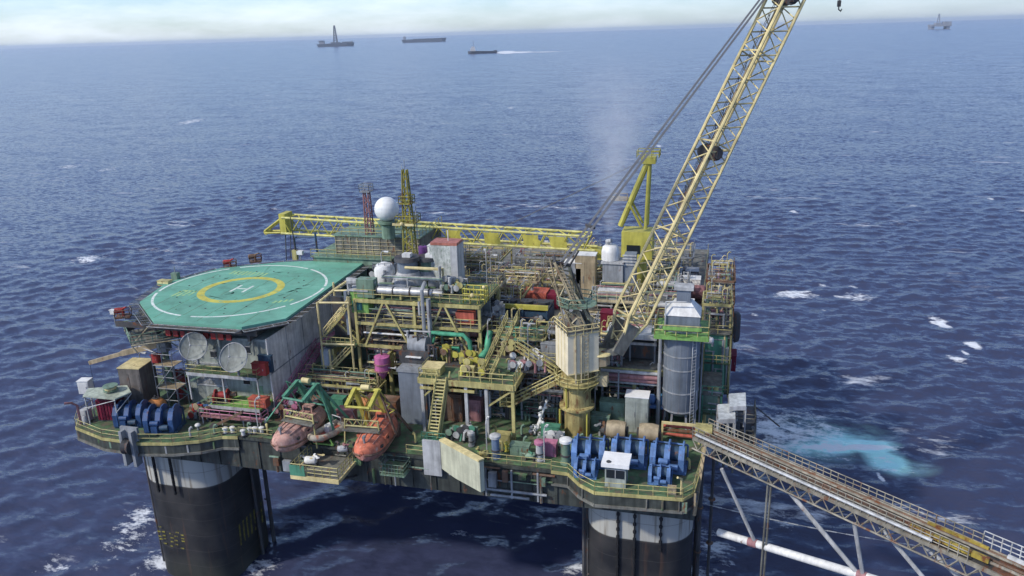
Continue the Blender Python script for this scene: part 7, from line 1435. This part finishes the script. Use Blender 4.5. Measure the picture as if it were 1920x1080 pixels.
# ================================================================== SEA
def M_(nt, op, a, b=None, clamp=False):
    n = _n(nt, 'ShaderNodeMath', operation=op); n.use_clamp = clamp
    for i, v in enumerate((a, b)):
        if v is None: continue
        if isinstance(v, (int, float)): n.inputs[i].default_value = v
        else: nt.links.new(v, n.inputs[i])
    return n.outputs[0]
def sea_material():
    m = bpy.data.materials.new('open_sea_water'); m.use_nodes = True; nt = m.node_tree; L = nt.links.new; b = nt.nodes['Principled BSDF']
    geo = _n(nt, 'ShaderNodeNewGeometry'); pos = geo.outputs['Position']
    def noise(scale, rot, sx, sy, det=4, rough=.55, off=0):
        mp = _n(nt, 'ShaderNodeMapping'); mp.inputs['Rotation'].default_value = (0, 0, R(rot)); mp.inputs['Scale'].default_value = (sx, sy, 1); mp.inputs['Location'].default_value = (off, off * .7, 0); L(pos, mp.inputs['Vector'])
        n = _n(nt, 'ShaderNodeTexNoise'); n.noise_dimensions = '2D'; n.inputs['Scale'].default_value = scale; n.inputs['Detail'].default_value = det; n.inputs['Roughness'].default_value = rough; L(mp.outputs[0], n.inputs['Vector']); return n.outputs[0]
    WA = -8   # wave crests run roughly along the view's width
    def slopes(*a):
        noise(*a); n = nt.nodes[-1]; v = _n(nt, 'ShaderNodeVectorMath', operation='SUBTRACT'); L(n.outputs['Color'], v.inputs[0]); v.inputs[1].default_value = (.5, .5, .5); return v.outputs[0]
    dl = _n(nt, 'ShaderNodeVectorMath', operation='LENGTH'); L(pos, dl.inputs[0]); fm = _n(nt, 'ShaderNodeMapRange'); fm.inputs['From Min'].default_value = 80; fm.inputs['From Max'].default_value = 900; fm.inputs['To Min'].default_value = .5; L(dl.outputs['Value'], fm.inputs['Value']); far_ = fm.outputs[0]
    acc_v = None
    for amp, args in ((SEA['s1'], (.030, WA, .5, 1.0, 2, .5)), (SEA['s2'], (.17, WA + 14, .5, 1.0, 4, .62, 13)), (SEA['s3'], (.62, WA + 2, .5, 1.0, 7, .74, 41))):
        v = _n(nt, 'ShaderNodeVectorMath', operation='SCALE'); L(slopes(*args), v.inputs[0])
        if amp == SEA['s3']: v.inputs['Scale'].default_value = amp
        else: L(M_(nt, 'MULTIPLY', far_, amp), v.inputs['Scale'])
        if acc_v is None: acc_v = v.outputs[0]
        else:
            ad = _n(nt, 'ShaderNodeVectorMath', operation='ADD'); L(acc_v, ad.inputs[0]); L(v.outputs[0], ad.inputs[1]); acc_v = ad.outputs[0]
    sp = _n(nt, 'ShaderNodeSeparateXYZ'); L(acc_v, sp.inputs[0]); wd = R(WA)
    # the first slope runs across the crests, the second, weaker, along them
    A_, B_ = sp.outputs[0], M_(nt, 'MULTIPLY', sp.outputs[1], .55)
    nx = M_(nt, 'ADD', M_(nt, 'MULTIPLY', A_, math.sin(-wd)), M_(nt, 'MULTIPLY', B_, math.cos(-wd))); ny = M_(nt, 'ADD', M_(nt, 'MULTIPLY', A_, math.cos(-wd)), M_(nt, 'MULTIPLY', B_, -math.sin(-wd)))
    cb = _n(nt, 'ShaderNodeCombineXYZ'); L(nx, cb.inputs[0]); L(ny, cb.inputs[1])
    gn = _n(nt, 'ShaderNodeVectorMath', operation='ADD'); L(geo.outputs['Normal'], gn.inputs[0]); L(cb.outputs[0], gn.inputs[1])
    bp_ = _n(nt, 'ShaderNodeVectorMath', operation='NORMALIZE'); L(gn.outputs[0], bp_.inputs[0])
    # placed foam: ellipses in the world
    fr = Vector((-math.sin(_ya), math.cos(_ya), 0))
    def blob(px, py, hw, hh):
        c = at(px, py, z=0); dist = (c - CP).length; rx = hw * dist / F_PX; ry = hh * dist / F_PX / (CAMH / dist)
        s = _n(nt, 'ShaderNodeVectorMath', operation='SUBTRACT'); L(pos, s.inputs[0]); s.inputs[1].default_value = (c.x, c.y, 0)
        mp = _n(nt, 'ShaderNodeMapping'); mp.vector_type = 'TEXTURE'; mp.inputs['Rotation'].default_value = (0, 0, _ya); mp.inputs['Scale'].default_value = (rx, ry, 1e6); L(s.outputs[0], mp.inputs['Vector'])
        l = _n(nt, 'ShaderNodeVectorMath', operation='LENGTH'); L(mp.outputs[0], l.inputs[0]); return M_(nt, 'SUBTRACT', 1, M_(nt, 'POWER', l.outputs['Value'], 1.6), True)
    foam_n = noise(.42, WA, .5, 1.0, 8, .72, 7); fine = noise(1.6, WA, .6, 1.0, 6, .7, 3)
    g2_ = noise(.07, WA + 9, .35, 1.0, 6, .7, 27)
    acc = None
    for (px, py, hw, hh, st) in FOAM:
        v = M_(nt, 'MULTIPLY', blob(px, py, hw, hh), st); acc = v if acc is None else M_(nt, 'MAXIMUM', acc, v)
    # scattered whitecaps
    g1 = noise(.02, WA, .5, 1.0, 2, .5, 91); g2 = noise(.10, WA + 6, .30, 1.0, 8, .74, 17)
    caps = M_(nt, 'MULTIPLY', M_(nt, 'SUBTRACT', g2, SEA['cap']), SEA['capk'], True); caps = M_(nt, 'MULTIPLY', caps, M_(nt, 'MULTIPLY', M_(nt, 'SUBTRACT', g1, .45), 6, True))
    placed = M_(nt, 'MULTIPLY', M_(nt, 'SUBTRACT', M_(nt, 'ADD', M_(nt, 'MULTIPLY', acc, .42), M_(nt, 'ADD', M_(nt, 'MULTIPLY', foam_n, 1.1), M_(nt, 'MULTIPLY', fine, .5))), 1.07), 5.0, True)
    placed = M_(nt, 'MULTIPLY', placed, M_(nt, 'MULTIPLY', acc, 4, True))
    cr_ = _n(nt, 'ShaderNodeAttribute'); cr_.attribute_name = 'crest'
    brk = M_(nt, 'MULTIPLY', M_(nt, 'SUBTRACT', M_(nt, 'ADD', cr_.outputs['Fac'], M_(nt, 'MULTIPLY', foam_n, .7)), 1.02), 5, True)
    foam = M_(nt, 'MULTIPLY', M_(nt, 'MAXIMUM', M_(nt, 'MAXIMUM', placed, caps), brk), .92)
    # turquoise, aerated water beside the platform
    tq = None
    for (px, py, hw, hh, st) in TURQ:
        v = M_(nt, 'MULTIPLY', blob(px, py, hw, hh), st); tq = v if tq is None else M_(nt, 'ADD', tq, v, True)
    tqn = M_(nt, 'MULTIPLY', M_(nt, 'MULTIPLY', tq, 1.6, True), M_(nt, 'ADD', M_(nt, 'MULTIPLY', M_(nt, 'SUBTRACT', tq, .5), .9), M_(nt, 'MULTIPLY', M_(nt, 'SUBTRACT', M_(nt, 'ADD', M_(nt, 'MULTIPLY', foam_n, .9), M_(nt, 'MULTIPLY', g2_, 1.3)), .78), 2.2), True), True)
    mx = _n(nt, 'ShaderNodeMix', data_type='RGBA'); mx.inputs['A'].default_value = (*SEA['col'], 1); mx.inputs['B'].default_value = (.46, .90, .88, 1); L(tqn, mx.inputs['Factor'])
    m2 = _n(nt, 'ShaderNodeMix', data_type='RGBA'); m2.inputs['B'].default_value = (.80, .83, .86, 1); L(mx.outputs['Result'], m2.inputs['A']); L(foam, m2.inputs['Factor'])
    L(m2.outputs['Result'], b.inputs['Base Color']); L(bp_.outputs[0], b.inputs['Normal'])
    b.inputs['IOR'].default_value = 1.333
    L(M_(nt, 'ADD', M_(nt, 'MULTIPLY', foam, .5), SEA['rough']), b.inputs['Roughness'])
    return m
SEA = dict(dir=36, slope=.165, s1=.18, s2=.46, s3=1.15, col=(.043, .051, .102), rough=.2, cap=.618, capk=9)
FOAM = [(165, 485, 42, 9, 1), (357, 228, 26, 7, 1), (1490, 552, 58, 11, 1.2), (1605, 557, 50, 10, 1.05), (1545, 536, 14, 5, 1), (1602, 538, 12, 4, 1), (1765, 606, 20, 13, 1.4), (1822, 646, 17, 11, 1.6), (1794, 672, 20, 10, 1.4), (1812, 663, 7, 6, 1.2),
        (1545, 582, 6, 4, 1), (1415, 590, 14, 5, .9), (1358, 528, 12, 4, .9), (1650, 895, 7, 11, 1.2), (1490, 398, 10, 5, 1), (1236, 274, 9, 4, 1.1), (1710, 386, 18, 4, .8), (130, 312, 30, 5, .8), (200, 318, 22, 5, .8), (1855, 372, 8, 4, .9), (958, 202, 10, 4, .9),
        (255, 985, 50, 76, .86), (300, 1055, 60, 30, .9), (480, 1062, 70, 22, .8), (1335, 1020, 56, 50, .92), (1300, 1075, 80, 20, .9), (1085, 1070, 40, 22, .85), (1470, 975, 20, 36, .7), (1490, 812, 130, 58, 1.02), (1440, 805, 55, 66, 1.08), (1612, 841, 85, 7, 1.7), (1545, 838, 70, 8, 1.4), (1650, 862, 40, 10, .8), (1670, 880, 50, 6, .9), (100, 1060, 60, 20, .7), (950, 98, 24, 3.2, 2.4), (975, 98, 40, 2.2, 1.5), (1020, 97.3, 60, 1.5, 1.1), (620, 980, 60, 10, .66), (860, 1000, 40, 8, .66), (1690, 880, 50, 10, .6)]
TURQ = [(1612, 836, 78, 13, 1.0), (1545, 836, 90, 18, .5), (1658, 858, 40, 28, .7), (1690, 874, 70, 20, .3), (1520, 822, 130, 44, .3), (1600, 815, 90, 18, .35)]
# one sheet to beyond the horizon: fine cells with real waves round the platform, growing coarser and flatter outwards
import numpy as np
def axis_(lo, hi, step, far, g):
    a = list(np.arange(lo, hi + .01, step)); up, d = [], step
    while (up[-1] if up else hi) < far: d *= g; up.append((up[-1] if up else hi) + d)
    dn, d = [], step
    while (dn[-1] if dn else lo) > -far: d *= g; dn.append((dn[-1] if dn else lo) - d)
    return np.array(dn[::-1] + a + up)
ax_, ay_ = axis_(-200, 130, .75, 39000, 1.03), axis_(45, 330, .75, 39000, 1.022)
gx_, gy_ = np.gradient(ax_), np.gradient(ay_)
X, Y = np.meshgrid(ax_, ay_); STEP = np.maximum(*np.meshgrid(gx_, gy_))
rng = np.random.default_rng(5); NW = 70; dX = np.zeros_like(X); dY = np.zeros_like(X); Zs = np.zeros_like(X); FD = np.zeros_like(X)
for k in range(NW):
    lam = 2.7 * (12.5 / 2.7) ** (rng.random() ** 1.3); kk = 2 * PI / lam; th = R(SEA['dir'] + 90) + rng.normal() * .62; am = SEA['slope'] * math.sqrt(2 / NW) / kk
    fade = np.clip((lam / 3.2 - STEP) / (lam / 6), 0, 1); ph = kk * (X * math.cos(th) + Y * math.sin(th)) + rng.random() * 2 * PI
    c_, s_ = np.cos(ph), np.sin(ph); Zs += am * fade * c_; dX -= am * fade * .8 * s_ * math.cos(th); dY -= am * fade * .8 * s_ * math.sin(th); FD += am * fade * kk * c_
co = np.stack([X + dX, Y + dY, Zs], -1).reshape(-1, 3).astype(np.float32); ny_, nx_ = X.shape
idx = (np.arange(ny_ - 1)[:, None] * nx_ + np.arange(nx_ - 1)[None, :]).ravel(); fc = np.stack([idx, idx + 1, idx + 1 + nx_, idx + nx_], -1)
me = bpy.data.meshes.new('sea'); me.vertices.add(len(co)); me.vertices.foreach_set('co', co.ravel()); me.loops.add(fc.size); me.loops.foreach_set('vertex_index', fc.ravel().astype(np.int32))
me.polygons.add(len(fc)); me.polygons.foreach_set('loop_start', np.arange(0, fc.size, 4, dtype=np.int32)); me.polygons.foreach_set('loop_total', np.full(len(fc), 4, np.int32)); me.update(calc_edges=True); me.polygons.foreach_set('use_smooth', np.ones(len(fc), bool))
at_ = me.attributes.new('crest', 'FLOAT', 'POINT'); at_.data.foreach_set('value', FD.ravel().astype(np.float32))
me.materials.append(sea_material()); sea = bpy.data.objects.new('sea', me); COL.objects.link(sea); tag(sea, 'dark blue open ocean with whitecaps', None, None, 'structure')
# ================================================================== SKY AND SUN
SUN_AZ, SUN_EL = -136.0, 39.0
w = bpy.data.worlds.new('World'); scene.world = w; w.use_nodes = True; nt = w.node_tree; L = nt.links.new
bg = nt.nodes['Background']; sky = _n(nt, 'ShaderNodeTexSky'); sky.sky_type = 'NISHITA'; sky.sun_disc = False; sky.sun_elevation = R(SUN_EL); sky.sun_rotation = R(90 - SUN_AZ); sky.altitude = 50; sky.air_density = 1.0; sky.dust_density = .5; sky.ozone_density = 2.0
tc = _n(nt, 'ShaderNodeTexCoord'); mp = _n(nt, 'ShaderNodeMapping'); mp.inputs['Scale'].default_value = (1, 1, 4.5); L(tc.outputs['Generated'], mp.inputs['Vector'])
n1 = _n(nt, 'ShaderNodeTexNoise'); n1.inputs['Scale'].default_value = 4.2; n1.inputs['Detail'].default_value = 8; n1.inputs['Roughness'].default_value = .6; L(mp.outputs[0], n1.inputs['Vector'])
rp = _n(nt, 'ShaderNodeMapRange'); rp.inputs['From Min'].default_value = .42; rp.inputs['From Max'].default_value = .68; rp.inputs['To Max'].default_value = SKYC['cloud']; L(n1.outputs[0], rp.inputs['Value'])
mx = _n(nt, 'ShaderNodeMix', data_type='RGBA'); sx = _n(nt, 'ShaderNodeSeparateXYZ'); L(tc.outputs['Generated'], sx.inputs[0])
tint = _n(nt, 'ShaderNodeVectorMath', operation='MULTIPLY'); L(sky.outputs[0], tint.inputs[0]); tm = _n(nt, 'ShaderNodeMix', data_type='RGBA'); tm.inputs['A'].default_value = (.50, .60, .86, 1); tm.inputs['B'].default_value = (.73, .86, 1.14, 1)
sd2 = _n(nt, 'ShaderNodeMapRange'); sd2.inputs['From Min'].default_value = .25; sd2.inputs['From Max'].default_value = -.5; L(sx.outputs[0], sd2.inputs['Value']); L(sd2.outputs[0], tm.inputs['Factor']); hi = _n(nt, 'ShaderNodeMapRange'); hi.inputs['From Min'].default_value = .45; hi.inputs['From Max'].default_value = .8; L(sx.outputs[2], hi.inputs['Value'])
th = _n(nt, 'ShaderNodeMix', data_type='RGBA'); L(hi.outputs[0], th.inputs['Factor']); L(tm.outputs['Result'], th.inputs['A']); th.inputs['B'].default_value = (2.0, 1.5, 1.12, 1); L(th.outputs['Result'], tint.inputs[1])
low = _n(nt, 'ShaderNodeMapRange'); low.inputs['From Min'].default_value = .5; low.inputs['From Max'].default_value = .03; L(sx.outputs[2], low.inputs['Value'])
side = _n(nt, 'ShaderNodeMapRange'); side.inputs['From Min'].default_value = .35; side.inputs['From Max'].default_value = -.75; side.inputs['To Min'].default_value = .25; L(sx.outputs[0], side.inputs['Value'])
cl = _n(nt, 'ShaderNodeMath', operation='MULTIPLY'); L(rp.outputs[0], cl.inputs[0]); L(side.outputs[0], cl.inputs[1]); c2_ = _n(nt, 'ShaderNodeMath', operation='MULTIPLY'); L(cl.outputs[0], c2_.inputs[0]); L(low.outputs[0], c2_.inputs[1])
L(c2_.outputs[0], mx.inputs['Factor']); L(tint.outputs[0], mx.inputs['A']); mx.inputs['B'].default_value = SKYC['cc']
L(mx.outputs['Result'], bg.inputs['Color']); bg.inputs['Strength'].default_value = SKYC['str']
sl = bpy.data.lights.new('sun', 'SUN'); sl.energy = SKYC['sun']; sl.angle = R(3); sl.color = (1, .94, .83)
so = bpy.data.objects.new('sun', sl); COL.objects.link(so); e_, z_ = R(SUN_EL), R(SUN_AZ)
sv = Vector((math.cos(e_) * math.cos(z_), math.cos(e_) * math.sin(z_), math.sin(e_))); so.rotation_euler = sv.to_track_quat('Z', 'Y').to_euler(); so.location = (-100, -60, 150)
# ================================================================== AIR
if HAZE > 0:
    m = bpy.data.materials.new('sea_haze'); m.use_nodes = True; nt = m.node_tree; nt.nodes.remove(nt.nodes['Principled BSDF'])
    v = _n(nt, 'ShaderNodeVolumePrincipled'); v.inputs['Density'].default_value = HAZE; v.inputs['Color'].default_value = (.80, .90, 1.0, 1); v.inputs['Anisotropy'].default_value = .2
    nt.links.new(v.outputs[0], nt.nodes['Material Output'].inputs['Volume'])
    hb_ = MB(); hb_.box(-41000, 41000, -41000, 41000, -8, 118); o = hb_.build('haze', m); tag(o, 'pale sea haze', None, None, 'stuff'); o.visible_shadow = True
if SMOKE > 0:
    m = bpy.data.materials.new('thin_white_smoke'); m.use_nodes = True; nt = m.node_tree; L = nt.links.new; nt.nodes.remove(nt.nodes['Principled BSDF'])
    v = _n(nt, 'ShaderNodeVolumePrincipled'); v.inputs['Color'].default_value = (.95, .96, 1, 1); L(v.outputs[0], nt.nodes['Material Output'].inputs['Volume'])
    tc = _n(nt, 'ShaderNodeTexCoord'); sx = _n(nt, 'ShaderNodeSeparateXYZ'); L(tc.outputs['Object'], sx.inputs[0])
    no = _n(nt, 'ShaderNodeTexNoise'); no.inputs['Scale'].default_value = .35; no.inputs['Detail'].default_value = 4; L(tc.outputs['Object'], no.inputs['Vector'])
    LEN = 27.0
    rr = M_(nt, 'SQRT', M_(nt, 'ADD', M_(nt, 'MULTIPLY', sx.outputs[0], sx.outputs[0]), M_(nt, 'MULTIPLY', sx.outputs[1], sx.outputs[1])))
    rad = M_(nt, 'ADD', M_(nt, 'MULTIPLY', sx.outputs[2], .36), 1.0)
    fall = M_(nt, 'SUBTRACT', 1, M_(nt, 'DIVIDE', rr, rad), True)
    top = M_(nt, 'SUBTRACT', 1, M_(nt, 'DIVIDE', sx.outputs[2], LEN), True)
    dn = M_(nt, 'MULTIPLY', M_(nt, 'MULTIPLY', M_(nt, 'POWER', fall, 1.4), M_(nt, 'POWER', top, 1.3)), M_(nt, 'MULTIPLY', M_(nt, 'SUBTRACT', no.outputs[0], .25, True), SMOKE * 4))
    L(dn, v.inputs['Density'])
    sm = MB(); sm.lathe([(1.0, 0), (1.0 + .36 * LEN, LEN)], (0, 0, 0), 20); o = sm.build('smoke', m)
    p0 = at(1143, 438, y=110.4); p1 = at(1160, 190, y=118); o.location = p0; o.rotation_euler = (p1 - p0).to_track_quat('Z', 'Y').to_euler()
    tag(o, 'thin white exhaust smoke drifting up past the yellow crane', None, None, 'stuff')
# ================================================================== OUTPUT
scene.render.engine = 'CYCLES'
c = scene.cycles; c.max_bounces = 6; c.diffuse_bounces = 3; c.glossy_bounces = 3; c.transmission_bounces = 2; c.volume_bounces = 1; c.transparent_max_bounces = 6; c.caustics_reflective = False; c.caustics_refractive = False
c.use_denoising = True; c.use_adaptive_sampling = True; c.adaptive_threshold = .01
try: c.denoiser = 'OPENIMAGEDENOISE'; c.denoising_input_passes = 'RGB_ALBEDO_NORMAL'; c.denoising_prefilter = 'ACCURATE'
except Exception: pass
vs = scene.view_settings; scene.display_settings.display_device = 'sRGB'; vs.view_transform = 'Standard'; vs.look = 'None'; vs.exposure = EXPO; vs.gamma = 1; vs.use_curve_mapping = False
